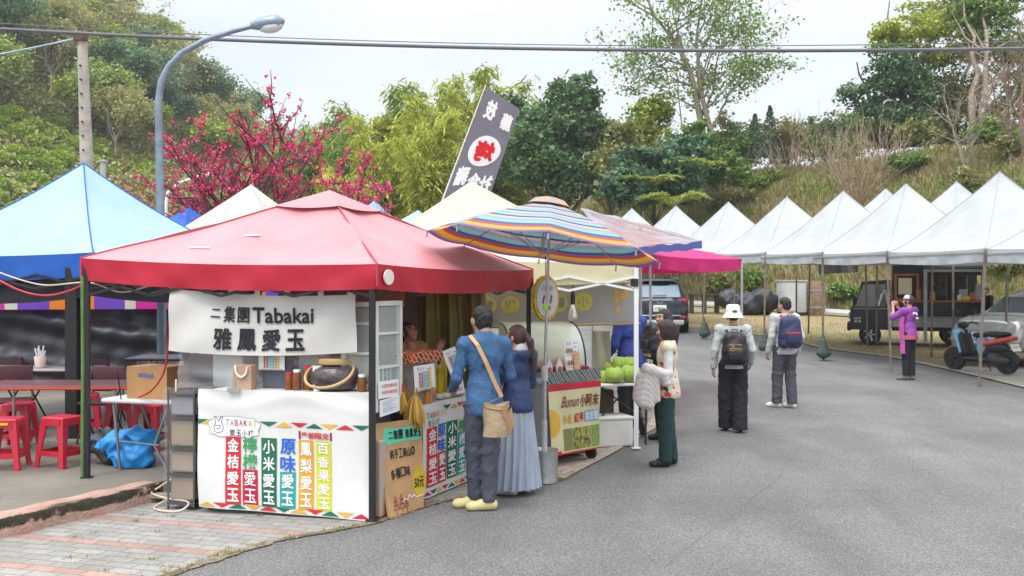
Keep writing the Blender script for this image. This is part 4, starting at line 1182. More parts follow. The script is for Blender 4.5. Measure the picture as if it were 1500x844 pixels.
def canopy(root, corners, apex, zt, vh, m, mv=None, p=1.15, sag=.05, wr=.012, seam=None, cap=None, seed=1, N=14, name='canopy', vname='valance', vin=.02):
 """four cloth panels from the apex to the eaves plus a hanging valance"""
 rg_ = random.Random(seed); ph = [rg_.uniform(0, 6) for _ in range(6)]
 C = [Vector((x, y, z)) for (x, y), z in zip(corners, zt)]; A = Vector(apex)
 def surf(i, u, t):
  e = C[i].lerp(C[(i + 1) % 4], u)
  q = A.lerp(e, t); q.z = e.z + (A.z - e.z) * (1 - t) ** p
  q.z -= sag * 4 * u * (1 - u) * sin(pi * min(t, 1) ** .9) * 1.0
  q.z -= .03 * 4 * u * (1 - u) * t ** 6
  q.z += wr * sin(u * 9 + ph[i]) * sin(t * 7 + ph[4]) * t * (1 - t) * 3 + wr * .7 * sin((u - .5) * 16 * t + ph[5]) * t * (1 - t) * 2
  return q
 mb = MB()
 for i in range(4):
  mb.grid(lambda u, t, i=i: surf(i, u, 1 - t), N, N)
 top = mb.build(name, m, root, smooth=35)
 mb = MB(); ctr = sum(C, Vector()) / 4
 for i in range(4):
  a, c = C[i], C[(i + 1) % 4]; nn = (c - a).cross(Vector((0, 0, 1))).normalized()
  if nn.dot((a + c) / 2 - ctr) < 0: nn = -nn
  def vp(u, t, i=i, nn=nn):
   e = surf(i, u, 1); e = e.copy()
   f = 1 - t
   wob = wr * (1.1 * sin(u * 19 + ph[i] + f * 2) + .8 * sin(u * 41 + ph[(i + 1) % 4] - f * 3)) * f * sin(pi * u) ** .3
   diag = .010 * sin((u + f * .12) * 30 + ph[2]) * min(1, f * 3) * max(0, 1 - 6 * min(u, 1 - u))
   return e + Vector((0, 0, -vh * f - .018 * sin(pi * u) * f)) + nn * (wob + diag + .004 - vin * f)
  mb.grid(vp, 36, 6)
 mb.build(vname, mv or m, root, smooth=50)
 if seam:
  for i in range(4):
   s_ = MB(); s_.tube([surf(i, 0, t / 12) + Vector((0, 0, .004)) for t in range(13)] + [C[i] + Vector((0, 0, -vh * .9))], .009, 5)
   s_.build('seam', seam, top)
 if cap:
  mb = MB(); r_, lift = cap
  K = [A.lerp(C[i], r_) for i in range(4)]
  for i in range(4): K[i].z = surf(i, 0, r_).z + lift
  A2 = A + Vector((0, 0, lift + .02))
  for i in range(4):
   mb.grid(lambda u, t, i=i: A2.lerp(K[i].lerp(K[(i + 1) % 4], u), 1 - t) + Vector((0, 0, -.02 * 4 * u * (1 - u) * (1 - t))), 8, 4)
  mb.build('vent_cap', m, root, smooth=40)
 return C
def leg(root, x, y, z0, z1, m, w=.04, foot=True, lean=(0, 0)):
 mb = MB(); mb.bar((x + lean[0], y + lean[1], z0), (x, y, z1), w)
 if foot: mb.box((x + lean[0], y + lean[1], z0 + .006), (w * 2, w * 2, .012))
 return mb.build('leg', m, root)
def truss(root, C, z, m, r=.012, peak=None):
 mb = MB()
 for i in range(4):
  a, c = C[i], C[(i + 1) % 4]; a = Vector((a.x, a.y, z)); c = Vector((c.x, c.y, z)); k = 4
  for j in range(k):
   p, q = a.lerp(c, j / k), a.lerp(c, (j + 1) / k); d_ = Vector((0, 0, .16))
   mb.bar(p, q - d_, r * 1.6, r * 2.2); mb.bar(p - d_, q, r * 1.6, r * 2.2)
  if peak is not None: mb.bar(a, peak - Vector((0, 0, .12)), r * 2)
 mb.build('truss', m, root)
# ---- red tent of the near stall
Lp, Fp, Rp = Vector((-3.83, 9.23, 0)), Vector((-1.12, 8.21, 0)), Vector((.18, 11.05, 0)); Bp = Lp + Rp - Fp
t = thing('canopy_tent', 'red canopy tent with vented top over the near drink stall', 'tent')
cc = sum((Lp, Fp, Rp, Bp), Vector()) / 4
def outw(p, k=.05): return p + (p - cc).normalized() * k
cs = [outw(q) for q in (Lp, Fp, Rp, Bp)]
cs[1] += Vector((.03, -.03, 0)); cs[0] += Vector((-.0, 0, 0))
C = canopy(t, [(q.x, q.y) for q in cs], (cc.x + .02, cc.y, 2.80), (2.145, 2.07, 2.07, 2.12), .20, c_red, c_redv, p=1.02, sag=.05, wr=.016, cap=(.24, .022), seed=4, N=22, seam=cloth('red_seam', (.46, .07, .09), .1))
leg(t, Lp.x, Lp.y, SL, 2.05, c_black, .045); leg(t, Fp.x, Fp.y, .015, 2.0, c_black, .05); leg(t, Rp.x, Rp.y, .015, 2.0, c_black, .05); leg(t, Bp.x, Bp.y, .015, 2.05, c_black, .045)
truss(t, [Lp, Fp, Rp, Bp], 1.97, c_black, .011, Vector((cc.x, cc.y, 2.66)))
settle(t, cc)
tp = MB(); tp.mat(0)
q = P(577, 404, 8.262)
e = (cs[2] - cs[1]).normalized();
# round printed patch near the front corner of the valance, facing the road
base = Vector((cs[1].x, cs[1].y, 0)) + e * .155 + Vector((e.y, -e.x, 0)) * .022
pts = [base + e * (.075 * cos(2 * pi * k / 20)) + Vector((0, 0, 1.965 + .062 * sin(2 * pi * k / 20))) - base * 0 for k in range(20)]
tp.raw(pts + [p_ - Vector((e.y, -e.x, 0)) * .012 for p_ in pts], [tuple(range(20))] + [(k, 20 + k, 20 + (k + 1) % 20, (k + 1) % 20) for k in range(20)])
# green pole lashed to the left leg
g = MB(); g.tube([(Lp.x - .035, Lp.y - .02, SL), (Lp.x - .03, Lp.y - .02, 1.2), (Lp.x - .035, Lp.y - .02, 1.98)], .017, 8)
tag(g.build('green_pole', c_green, smooth=60), 'green taped pole lashed to the left leg of the red tent', 'pole')
tq = MB()
for u_, t_, l_, w_ in ((.42, .62, .085, .022), (.30, .80, .11, .012)):      # strips of repair tape on the side facing the road's near end
 e_ = cs[0].lerp(cs[1], u_); q = Vector((cc.x, cc.y, 0)).lerp(e_, t_); z_ = 2.80 + (2.107 - 2.80) * t_ - .05 * 4 * u_ * (1 - u_) * sin(pi * t_ ** .9) - .03 * 4 * u_ * (1 - u_) * t_ ** 6 + .022
 d_ = (cs[1] - cs[0]).normalized() * l_; f_ = Vector((cc.x - e_.x, cc.y - e_.y, .62)).normalized() * w_; p_ = Vector((q.x, q.y, z_)); tq.raw([p_ - d_, p_ + d_, p_ + d_ * .9 + f_ * 2, p_ - d_ * 1.1 + f_ * 2], [(0, 1, 2, 3)])
oq = tq.build('repair_tape', mat('tape_white', (.72, .62, .62), .5)); oq.parent = t; oq.data.transform(Matrix.Translation(-cc))
o = tp.build('patch', [mat('patch_white', (.72, .66, .60), .7)]); o.parent = t; o.data.transform(Matrix.Translation(-cc))
# ---- blue tent
cb_ = Vector((-5.69, 13.6, 0)); dv = Vector((.99, -2.1, 0)); pv = Vector((2.1, .99, 0))
bc = [cb_ + dv, cb_ + pv, cb_ - dv, cb_ - pv]
t = thing('canopy_tent', 'light blue peaked canopy tent over the dining tables at left', 'tent')
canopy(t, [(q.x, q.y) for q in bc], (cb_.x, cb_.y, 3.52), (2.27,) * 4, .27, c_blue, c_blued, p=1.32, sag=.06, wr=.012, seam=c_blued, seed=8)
inner = MB()
for i in range(4):
 a, c = bc[i], bc[(i + 1) % 4]
 inner.grid(lambda u, v, a=a, c=c: (a.lerp(c, u)).lerp(cb_, .03) + Vector((0, 0, 1.78 + .24 * v - .10 * 4 * u * (1 - u) * (1 - v))), 12, 2)
inner.build('dark_underside', mat('underside_black', (.012, .013, .02), .8), t)  # black strip for underside and back valance, their shade put into its colour
lx, ly = P(107, 418, 11.7).x, 11.7
leg(t, lx, ly, SL, 2.1, c_black, .13); leg(t, lx + .10, ly + .05, SL, 2.0, mat('dark_brown_metal', (.05, .035, .03), .5), .05)
for q in bc[1:]: leg(t, q.x, q.y, SL, 2.1, c_black, .05)
truss(t, bc, 2.02, c_black, .012, cb_ + Vector((0, 0, 3.3)))
settle(t, cb_)
# ---- cream yellow tent behind the red one
cy_ = Vector((-.52, 13.0, 0)); d1 = Vector((1.95, -1.2, 0)); d2 = Vector((1.2, 1.95, 0))
yc = [cy_ + d1, cy_ + d2, cy_ - d1, cy_ - d2]
t = thing('canopy_tent', 'cream yellow peaked canopy tent over the cabbage stall', 'tent')
canopy(t, [(q.x, q.y) for q in yc], (cy_.x, cy_.y, 3.22), (2.19,) * 4, .25, c_yell, p=1.12, sag=.05, wr=.014, seed=12)
for q in yc: leg(t, q.x, q.y, .02, 2.1, c_whitem, .05)
truss(t, yc, 2.0, c_whitem, .012)
cl = MB(); cl.box((yc[0].x - .02, yc[0].y, 1.93), (.08, .08, .09)); cl.build('corner_bracket', c_black, t)
settle(t, cy_)
# ---- striped stall tent with a black tarpaulin wall, behind the dining tables
t = thing('canopy_tent', 'low striped tent with purple, cream, magenta and orange valance at the back left', 'tent')
s_cols = {'p': cloth('purple_cloth', (.17, .07, .50), .25), 'm': cloth('magenta_cloth', (.62, .03, .33), .25), 'c': cloth('cream_cloth', (.66, .62, .50), .25), 'o': cloth('orange_cloth', (.80, .23, .03), .25)}
Ys = 17.0; x0, x1 = -9.4, -3.2
seq = [(-9.4, 'o'), (-9.05, 'p'), (-8.6, 'm'), (-8.42, 'c'), (-8.22, 'p'), (-7.68, 'o'), (-6.94, 'p'), (-6.42, 'c'), (-6.25, 'm'), (-5.70, 'p'), (-4.9, 'c'), (-4.72, 'o'), (-4.1, 'p'), (-3.7, 'm'), (-3.2, None)]
keys = list('pmco'); mb = MB()
for (a, k), (c, _) in zip(seq, seq[1:]):
 mb.mat(keys.index(k))
 mb.grid(lambda u, v, a=a, c=c: Vector((a + (c - a) * u, Ys + .02 * sin((a + (c - a) * u) * 9), 1.49 + .03 * ((a + (c - a) * u + 9.4) / 6.2) + .44 * v)), 6, 2)
mb.build('valance', [s_cols[k] for k in keys], t, smooth=60)
mb = MB()
for (a, k), (c, _) in zip(seq, seq[1:]):
 mb.mat(keys.index(k)); mb.raw([(a, Ys, 1.93), (c, Ys, 1.93), (c, Ys + 2.6, 2.12), (a, Ys + 2.6, 2.12)], [(0, 1, 2, 3)])
mb.build('roof', [s_cols[k] for k in keys], t)
for x in (x0, -7.28, -5.3, x1):
 mb = MB(); mb.tube([(x, Ys - .12, SL), (x, Ys - .1, 1.95)], .03, 8); mb.build('leg', mat('bamboo_post', (.30, .23, .16), .7, var=.3, vs=6), t)
settle(t, (-6.3, Ys, SL))
def tarp(u, v):
 x = -9.6 + 6.6 * u; z = .25 + 1.32 * v
 return Vector((x, Ys + .22 + .05 * sin(x * 2.1 + z * 1.3) + .05 * sin(z * 9 + 1.6 * sin(x * 1.7)) + .03 * sin(z * 17 + x * 3) + .02 * sin(x * 13 - z * 7), z))
mb = MB(); mb.grid(tarp, 90, 36)
tag(mb.build('tarpaulin_wall', mat('black_tarpaulin', (.022, .024, .034), .42, spec=.5, bump=.35, bs=9), smooth=180), 'shiny wrinkled black tarpaulin wall below the striped valance', 'tarpaulin')
# ---- small peaks showing behind
def peak_tent(label, px, py, Y, half, zt, m, rot=.3, group=None, mv=None, zb=0, p=1.15, wood=c_steel, vh=.25, seam=None):
 a = P(px, py, Y); t_ = thing('canopy_tent', label, 'tent', (0, 0, 0), 0, group)
 q = [Vector((a.x + half * 1.414 * cos(rot + k * pi / 2), a.y + half * 1.414 * sin(rot + k * pi / 2), 0)) for k in range(4)]
 q = q[::-1]
 canopy(t_, [(c_.x, c_.y) for c_ in q], a, (zt,) * 4, vh, m, mv, p=p, seed=int(px), N=10, seam=seam)
 for c_ in q: leg(t_, c_.x, c_.y, gz(c_.y) + zb, zt - .05, wood, .035)
 return settle(t_, (a.x, a.y, gz(a.y)))
peak_tent('off white peaked tent whose tip shows above the red tent, before the cherry tree', 368, 270, 19.5, 1.5, 2.5, cloth('offwhite_canopy', (.62, .60, .54), .25), .5, zb=SL)
peak_tent('small bright blue tent tip between the blue tent and the red tent', 276, 304, 23, 1.4, 2.6, c_blued, .2)
peak_tent('pale blue tent tip just left of the cream yellow peak', 612, 308, 21, 1.3, 2.5, c_blue, .4)
peak_tent('pale blue tent tip seen over the right shoulder of the red tent', 548, 294, 26, 1.3, 2.7, c_blue, .4)
# ---- magenta canopy and the brown and blue awning beyond the cream tent
peak_tent('magenta canopy tent between the cream tent and the far white tents', 905, 345, 17.5, 1.55, 2.36, cloth('magenta_canopy', (.66, .03, .20), .25), .12, p=1.0, wood=c_steel, vh=.2)
t = thing('awning', 'faded brown and blue awning cloth sloping out behind the striped parasol', 'awning')
A0, A1, A2, A3 = P(850, 305, 15.2), P(905, 318, 16.2), P(1028, 352, 15.0), P(905, 366, 13.2)
mb = MB()
def aw(u, v):
 p = (A0 * (1 - u) + A3 * u) * (1 - v) + (A1 * (1 - u) + A2 * u) * v
 return p + Vector((0, 0, -.05 * sin(pi * u) * sin(pi * v) + .012 * sin(u * 17 + v * 8)))
mb.grid(aw, 20, 16, .006); mb.build('canopy', cloth('awning_cloth', (.33, .16, .13), .15, col2=(.36, .36, .42), vs=1.1), t, smooth=50)
mb = MB(); mb.grid(lambda u, v: aw(1, u * 1.0) * 1 + Vector((0, 0, -.10 * v - .01 + .01 * sin(u * 30))), 20, 2, .004)
mb.grid(lambda u, v: aw(u, 1) + Vector((0, 0, -.06 * v - .01)), 20, 2, .004); mb.build('valance', cloth('awning_edge', (.10, .14, .40), .15), t)
mb = MB(); c_ = (A0 + A2) / 2; mb.tube([(c_.x, c_.y, 0), (c_.x, c_.y, c_.z - .05)], .022, 8); mb.build('pole', c_steel, t)
for k, (a, c) in enumerate(((A0, A2), (A1, A3))):
 mb = MB(); mb.bar(a - Vector((0, 0, .03)), c - Vector((0, 0, .03)), .02); mb.build('rib', c_steel, t)
settle(t, (c_.x, c_.y, 0))
# ---- the two rows of white peaked tents along the right verge
WC = [(10.45, 17.5), (9.76, 20.5), (9.04, 23.5), (8.41, 26.0), (7.7, 28.7), (6.76, 32.0), (5.76, 36.0), (4.6, 39.3)]
WB = [(13.7, 20.6), (12.6, 23.6), (11.55, 26.6), (10.8, 29.6)]
wl = ['nearest white peaked tent, cut by the right edge', 'white peaked tent over the blue and red scooter', 'white peaked tent in front of the food truck counter', 'white peaked tent over the front of the food truck', 'white peaked tent above the grey cabinet, with a printed cloth hanging under it', 'white peaked tent above the black tarpaulin heap', 'second farthest white peaked tent, partly behind the awning', 'farthest white peaked tent, its tip just right of the striped parasol']
wb = ['back row white peaked tent over the silver car, cut by the right edge', 'back row white peaked tent over the bonnet of the silver car', 'back row white peaked tent whose tip shows right of the food truck tent', 'back row white peaked tent whose tip peeps out left of a nearer tip']
tent_legs = []
def white_tent(c, dirv, label, zadd=0, apex=4.1, seed=0):
 x, y = c; d_ = Vector((dirv[0], dirv[1], 0)).normalized(); n_ = Vector((d_.y, -d_.x, 0)); ctr = Vector((x, y, 0)); g = gz(y) + zadd
 q = [ctr - d_ * 1.5 + n_ * 1.5, ctr + d_ * 1.5 + n_ * 1.5, ctr + d_ * 1.5 - n_ * 1.5, ctr - d_ * 1.5 - n_ * 1.5]
 t_ = thing('canopy_tent', label, 'tent', (0, 0, 0), 0, 'white peaked tents along the verge')
 canopy(t_, [(a.x, a.y) for a in q], (x, y, g + apex), [2.54 + g + (gz(a.y) - gz(y)) * .5 for a in q], .24, c_white, p=1.22, sag=.04, wr=.012, seed=seed, N=12, seam=cloth('white_seam', (.40, .42, .43), .1))
 r_ = random.Random(seed + 50)
 for a in (q if label in (wl[-1], wb[-1]) else (q[0], q[3])):
  ln = (r_.uniform(-.08, .08), r_.uniform(-.08, .08)); z0 = drop(a.x, a.y) if a.x > 15 else gz(a.y) + zadd * .5
  leg(t_, a.x, a.y, z0, g + 2.5, c_poleb, .042, False, ln); tent_legs.append((a.x + ln[0] * .3, a.y + ln[1] * .3, z0, a.x - x))
 mb = MB()
 for k in range(4): mb.bar(Vector((q[k].x, q[k].y, g + 2.45)), Vector((q[(k + 1) % 4].x, q[(k + 1) % 4].y, g + 2.45)), .03)
 mb.build('frame', c_steel, t_)
 settle(t_, (x, y, gz(y)))
for i, c in enumerate(WC):
 a = WC[max(0, i - 1)]; e_ = WC[min(len(WC) - 1, i + 1)]
 white_tent(c, (e_[0] - a[0], e_[1] - a[1]), wl[i], 0, 4.12, 20 + i)
for i, c in enumerate(WB): white_tent(c, (-.33, .94), wb[i], .25, 4.15, 40 + i)
# ---- striped parasol with its concrete filled can
t = thing('parasol', 'large parasol with rainbow stripes standing in a metal can', 'parasol')
pc = Vector((.36, 9.9, 2.69)); nrm_ = Vector((.135, .075, 1)).normalized(); ux = Vector((1, 0, -.135)).normalized(); uy = nrm_.cross(ux).normalized()
def stripes_mat():
 m = bpy.data.materials.new('parasol_stripes'); m.use_nodes = True; t_ = m.node_tree; b = t_.nodes['Principled BSDF']; l = t_.links.new
 b.inputs['Roughness'].default_value = .7
 at = t_.nodes.new('ShaderNodeUVMap'); sp = t_.nodes.new('ShaderNodeSeparateXYZ'); l(at.outputs[0], sp.inputs[0])
 r = t_.nodes.new('ShaderNodeValToRGB'); r.color_ramp.interpolation = 'CONSTANT'; e = r.color_ramp.elements
 nv, tq, or_, pk, gr, ye, rd, pu = (.045, .07, .22), (.22, .44, .47), (.52, .22, .10), (.56, .40, .33), (.28, .31, .36), (.68, .36, .03), (.50, .05, .04), (.14, .10, .26)
 st = [(0, or_), (.06, gr), (.12, tq), (.16, nv), (.19, pk), (.23, gr), (.27, tq), (.31, nv), (.345, or_), (.37, pk), (.40, gr), (.44, tq), (.485, nv), (.52, pk), (.56, gr), (.60, tq), (.65, nv), (.68, pk), (.72, gr), (.76, tq), (.80, tq), (.82, nv), (.845, pu), (.87, rd), (.90, ye), (.945, or_), (.965, pu)]
 while len(e) < len(st): e.new(.5)
 for i, (p_, c_) in enumerate(st): e[i].position = p_; e[i].color = (*c_, 1)
 l(sp.outputs['Y'], r.inputs[0]); l(r.outputs[0], b.inputs['Base Color'])
 tr = t_.nodes.new('ShaderNodeBsdfTranslucent'); l(r.outputs[0], tr.inputs['Color']); mx = t_.nodes.new('ShaderNodeMixShader'); mx.inputs[0].default_value = .22
 l(b.outputs[0], mx.inputs[1]); l(tr.outputs[0], mx.inputs[2]); l(mx.outputs[0], t_.nodes['Material Output'].inputs['Surface'])
 return m
def par_pt(a, t_, Rr=1.14, drop_=.42):
 k = a / (2 * pi) * 8; f = k - math.floor(k)
 rr = Rr * t_ * (1 - .055 * sin(pi * f)); z = -drop_ * t_ ** 1.35 + .03 * sin(pi * f) * t_ ** 2 * -1
 return pc + ux * (rr * cos(a)) + uy * (rr * sin(a)) + nrm_ * z
NA, NT = 64, 14
vs, fs, uv = [], [], []
for j in range(NT + 1):
 for i in range(NA + 1):
  t_ = .03 + .97 * j / NT; vs.append(par_pt(2 * pi * i / NA + .2, t_)); uv.append(t_)
for j in range(NT):
 for i in range(NA): q = j * (NA + 1) + i; fs.append((q, q + NA + 1, q + NA + 2, q + 1))
me = bpy.data.meshes.new('canopy'); me.from_pydata([tuple(v) for v in vs], [], fs); me.materials.append(stripes_mat())
ul = me.uv_layers.new(name='UVMap')
for lp in me.loops: ul.data[lp.index].uv = (0, min(.999, uv[lp.vertex_index]))
finish(me, 40); o = bpy.data.objects.new('canopy', me); COL.objects.link(o); o.parent = t
mb = MB()
mb.lathe([(.21, -.02), (.15, .035), (.08, .055), (.02, .06)], 24, M=None)
me_o = mb.build('vent_cap', cloth('parasol_cap', (.26, .30, .36), .2, col2=(.62, .36, .2), vs=9), t, smooth=50)
me_o.data.transform(Matrix.Translation(pc) @ Matrix(((ux.x, uy.x, nrm_.x, 0), (ux.y, uy.y, nrm_.y, 0), (ux.z, uy.z, nrm_.z, 0), (0, 0, 0, 1))))
for k in range(8):
 mb = MB(); a = 2 * pi * k / 8 + 0
 mb.tube([par_pt(a, f / 6) - nrm_ * .015 for f in range(7)], .006, 5)
 e_ = par_pt(a, .99); mb.tube([e_ - nrm_ * .02, e_ - nrm_ * .07], .009, 5)
 mb.tube([pc - nrm_ * .5, par_pt(a, .55) - nrm_ * .02], .005, 5); mb.build('rib', c_steel, t)
foot_ = Vector((.31, 9.88, .1))
mb = MB(); mb.tube([foot_, Vector((.315, 9.88, 1.1))], .021, 10); mb.tube([Vector((.315, 9.88, 1.0)), pc + nrm_ * .05], .015, 10); mb.build('pole', c_steel, t, smooth=60)
mb = MB(); mb.lathe([(.032, 0), (.034, .02), (.034, .12), (.028, .14)], 12, (.314, 9.88, .98)); mb.lathe([(.026, 0), (.027, .3)], 12, (.312, 9.88, .30)); mb.build('joint', mat('grey_plastic', (.45, .46, .47), .5), t, smooth=50)
mb = MB(); mb.lathe([(.02, 0), (.022, .01), (.022, .05), (.02, .06)], 10, (.318, 9.875, 1.66)); mb.build('clip', mat('lime_plastic', (.35, .75, .02), .4), t)
mb = MB(); mb.lathe([(.125, 0), (.132, .008), (.130, .02), (.133, .10), (.131, .20), (.134, .30), (.137, .315), (.131, .312), (.05, .285), (.02, .285)], 28, (.31, 9.86, .006)); mb.build('base', mat('dented_can', (.50, .51, .52), .38, .85, var=.12, vs=7, bump=.3, bs=7), t, smooth=50)
settle(t, (.31, 9.86, .006))
# ---- feather flag
t = thing('banner_flag', 'tall slanted dark grey flag with white and red lettering', 'flag')
Yf = 21.5
TL, TR, BR_, BL_ = P(713, 128, Yf), P(761, 160, Yf + .1), P(713, 300, Yf + .1), P(640, 318, Yf)
fl = Sheet(BL_, BR_, TR, TL, wave=lambda a, b: .006 * sin(a * 4 + b * 5))
fl.cloth('cloth', cloth('flag_grey', (.21, .20, .235), .2), t, 14, 30, .003)
wh, rd_ = cloth('print_white', (.80, .80, .80), .1), cloth('print_red', (.66, .015, .02), .1)
fl.disc(.52, .53, .38, wh, .008, ry=.135)
fl.bold = .012; fl.fat = .05
fl.flip = True
fl.text('烤', .24, .44, .72, .62, rd_, .014)
for ch, a, b_ in (('藤', .06, .745), ('枝', .54, .785), ('豬', .64, .235), ('合', .33, .18), ('社', .05, .15)): fl.text(ch, a, b_, a + .30, b_ + .16, wh, .010)
fl.flip = False
fl.marks('lettering', t)
mb = MB(); g0 = gpt(596, Yf); mb.tube([Vector((BL_.x - .55, Yf, gz(Yf))), BL_ + Vector((-.02, 0, 0)), TL + Vector((-.02, 0, .05))], [.022, .018, .01], 8); mb.build('pole', c_whitem, t)
settle(t, Vector((BL_.x - .55, Yf, gz(Yf))))
# ================================================================== THE NEAR DRINK STALL
p_black = mat('print_black', (.012, .014, .020), .7, var=0)
p_white = mat('print_white_ink', (.82, .82, .81), .6, var=0)
p_red = mat('print_red_ink', (.62, .022, .035), .6, var=.08)
p_crim = mat('print_crimson', (.52, .015, .05), .6, var=.08)
p_green = mat('print_dark_green', (.012, .145, .075), .6, var=.08)
p_lgreen = mat('print_leaf_green', (.03, .32, .10), .6, var=.05)
p_blue = mat('print_blue', (.01, .13, .60), .6, var=.05)
p_teal = mat('print_teal', (.02, .33, .32), .6, var=.06)
p_oran = mat('print_orange', (.70, .33, .03), .6, var=.06)
p_yelg = mat('print_yellow_green', (.62, .62, .025), .6, var=.05)
p_must = mat('print_mustard', (.68, .40, .05), .6, var=.06)
p_brown = mat('print_brown', (.20, .03, .02), .6, var=0)
p_pink = mat('print_pink', (.70, .36, .36), .6, var=.1)
p_gray = mat('print_grey', (.30, .31, .33), .6, var=0)
p_cyan = mat('print_cyan', (.10, .52, .60), .6, var=.05)
m_vinyl = mat('vinyl_white', (.70, .70, .69), .42, var=.05, vs=2, bump=.2, bs=4)
m_canvas = mat('canvas_white', (.66, .65, .62), .8, var=.05, vs=3, bump=.25, bs=5, trans=.15)
m_clear = glassmat('clear_plastic_sheet', (.93, .95, .96), .12, .22)
m_glass = glassmat('window_glass', (.90, .95, .94), .03, .22)
m_wood = mat('plain_board', (.46, .27, .13), .65, var=.22, vs=2.2, bump=.2, bs=20, bstretch=(8, 8, .6))
m_card = mat('cardboard', (.48, .27, .115), .8, var=.10, vs=5)
m_frame = mat('cream_frame', (.66, .65, .60), .5, var=.08)
# front banner over the counter
t = thing('stall_counter', 'drink stall counter behind the big printed banner, open at its right end', 'counter')
mb = MB(); a, c = Vector((-2.58, 8.60, 0)), Vector((-1.14, 8.28, 0)); dd = (c - a).normalized(); nn = Vector((-dd.y, dd.x, 0))
fx = lambda u, v, z: a + dd * u + nn * v + Vector((0, 0, z))
ang = math.atan2(dd.y, dd.x)
mb.box(fx(.735, .36, .99), (1.47, .66, .05), ang); mb.build('top', m_frame, t)
mb = MB(); mb.box(fx(.735, .40, .48), (1.36, .52, .90), ang); mb.build('cabinet', mat('grey_board', (.16, .16, .16), .7), t)
for u in (.03, 1.44):
 for v in (.05, .66): MB().box(fx(u, v, .49), (.04, .04, .95), ang).build('upright', c_black, t)
S1, S2 = Vector((-.80, 9.00, 0)), Vector((-.18, 10.35, 0)); sd = (S2 - S1).normalized(); sn = Vector((-sd.y, sd.x, 0))
sx = lambda u, v, z: S1 + sd * u + sn * v + Vector((0, 0, z)); sang = math.atan2(sd.y, sd.x)
L_s = (S2 - S1).length
settle(t, fx(.73, .36, .012))
t = thing('side_counter', 'lower side counter of the drink stall where the customers stand', 'counter')
mb = MB(); mb.box(sx(L_s / 2, .26, .825), (L_s, .56, .035), sang); mb.build('top', m_frame, t)
mb = MB(); mb.box(sx(L_s / 2, .27, .42), (L_s - .06, .44, .76), sang); mb.build('cabinet', mat('grey_board', (.16, .16, .16), .7), t)
settle(t, sx(L_s / 2, .26, .012))
t = thing('banner', 'large white menu banner hung over the front counter with coloured columns of lettering', 'banner')
def w1(a, b): return .012 * sin(a * 7 + 1) * (1 - b) + .008 * sin(a * 15 + b * 4) + .010 * sin(b * 6 + a * 3) + (.012 * sin(b * 30 + sin(a * 8) * 2) * max(0, b - .78) * 3)
ban = Sheet((-2.605, 8.545, .055), (-1.125, 8.205, .012), (-1.135, 8.215, 1.032), (-2.63, 8.555, 1.035), wave=w1, lift=.005)
ban.cloth('cloth', m_vinyl, t, 60, 44, .004)
cols = [p_green, p_must, p_red]
def tri_row(sh, b0, b1, u0, du, n, cols, flip0=0, w_=1.0, phase=0):
 for i in range(n):
  u = u0 + du * i; up = (i + flip0) % 2 == 0
  if u + du * 1.1 * w_ > 1.0: break
  if up: sh.poly([(u - du * .12, b0), (u + du * 1.12 * w_, b0), (u + du * .5, b1)], cols[(i + phase) % 3])
  else: sh.poly([(u + du * .5, b0), (u + du * 1.12 * w_, b1), (u - du * .12, b1)], cols[(i + phase) % 3])
tri_row(ban, .705, .745, .375, .0885, 7, cols, 1, .95, 0)
ban.poly([(.0, .745), (.06, .745), (.01, .705), (0, .705)], p_green); ban.poly([(.02, .705), (.085, .705), (.085, .745), (.06, .745)], p_must)
tri_row(ban, .012, .052, .01, .0895, 11, [p_must, p_red, p_green], 0, .95, 0)
# speech bubble with the hand sign and the stall's name
bub = []
for k in range(48):
 q = 2 * pi * k / 48; e_ = 1 + .05 * sin(q * 9)
 bub.append((.216 + .150 * e_ * np.sign(cos(q)) * abs(cos(q)) ** .55, .69 + .085 * e_ * np.sign(sin(q)) * abs(sin(q)) ** .6))
ban.poly(bub, p_white, .006); ban.stroke(bub + [bub[0]], .004, p_gray, .009)
hand = [(.105, .72), (.098, .765), (.106, .772), (.116, .735), (.124, .735), (.138, .775), (.147, .768), (.136, .722), (.146, .705), (.150, .675), (.142, .645), (.118, .632), (.098, .648), (.094, .69), (.105, .72)]
ban.stroke(hand, .0045, p_black, .010); ban.stroke([(.10, .69), (.118, .70), (.134, .69), (.128, .672), (.108, .668)], .004, p_black, .010)
ban.bold = .0
for i, (ch, m_) in enumerate(zip('TABAKAI', (p_gray, p_gray, p_red, p_red, p_brown, p_oran, p_must))): ban.text(ch, .165 + i * .0275 + (.008 if ch == 'I' else 0), .70, .165 + i * .0275 + (.013 if ch == 'I' else .021), .752, m_, .010)
ban.bold = .012
ban.chars('愛玉小棧', .185, .615, .335, .668, p_black, gap=.12, lift=.010, jit=.12)
ban.bold = .012; ban.fat = .022
def column(sh, u0, u1, v0, v1, box, chars, ink, split=None):
 """split: (n chars on white in their own ink, ink2)"""
 n = len(chars); h = (v1 - v0) / n; k = split[0] if split else 0
 sh.rect(u0, v0 - .01, u1, v1 - k * h + .005, box, n=5)
 pad = (u1 - u0) * .12
 for i, ch in enumerate(chars):
  y = v1 - (i + 1) * h
  if i < k: sh.text(ch, u0 + .1 * pad, y + h * .05, u1 - .1 * pad, y + h * .97, split[1])
  else: sh.text(ch, u0 + pad, y + h * .10, u1 - pad, y + h * .92, ink)
column(ban, .163, .252, .055, .605, p_red, '金桔愛玉', p_white)
ban.fat = .008; column(ban, .263, .352, .055, .615, p_crim, '檸檬愛玉', p_white, (2, p_lgreen)); ban.fat = .02
column(ban, .374, .462, .055, .605, p_green, '小米愛玉', p_white)
column(ban, .481, .570, .055, .615, p_teal, '原味愛玉', p_white, (2, p_blue))
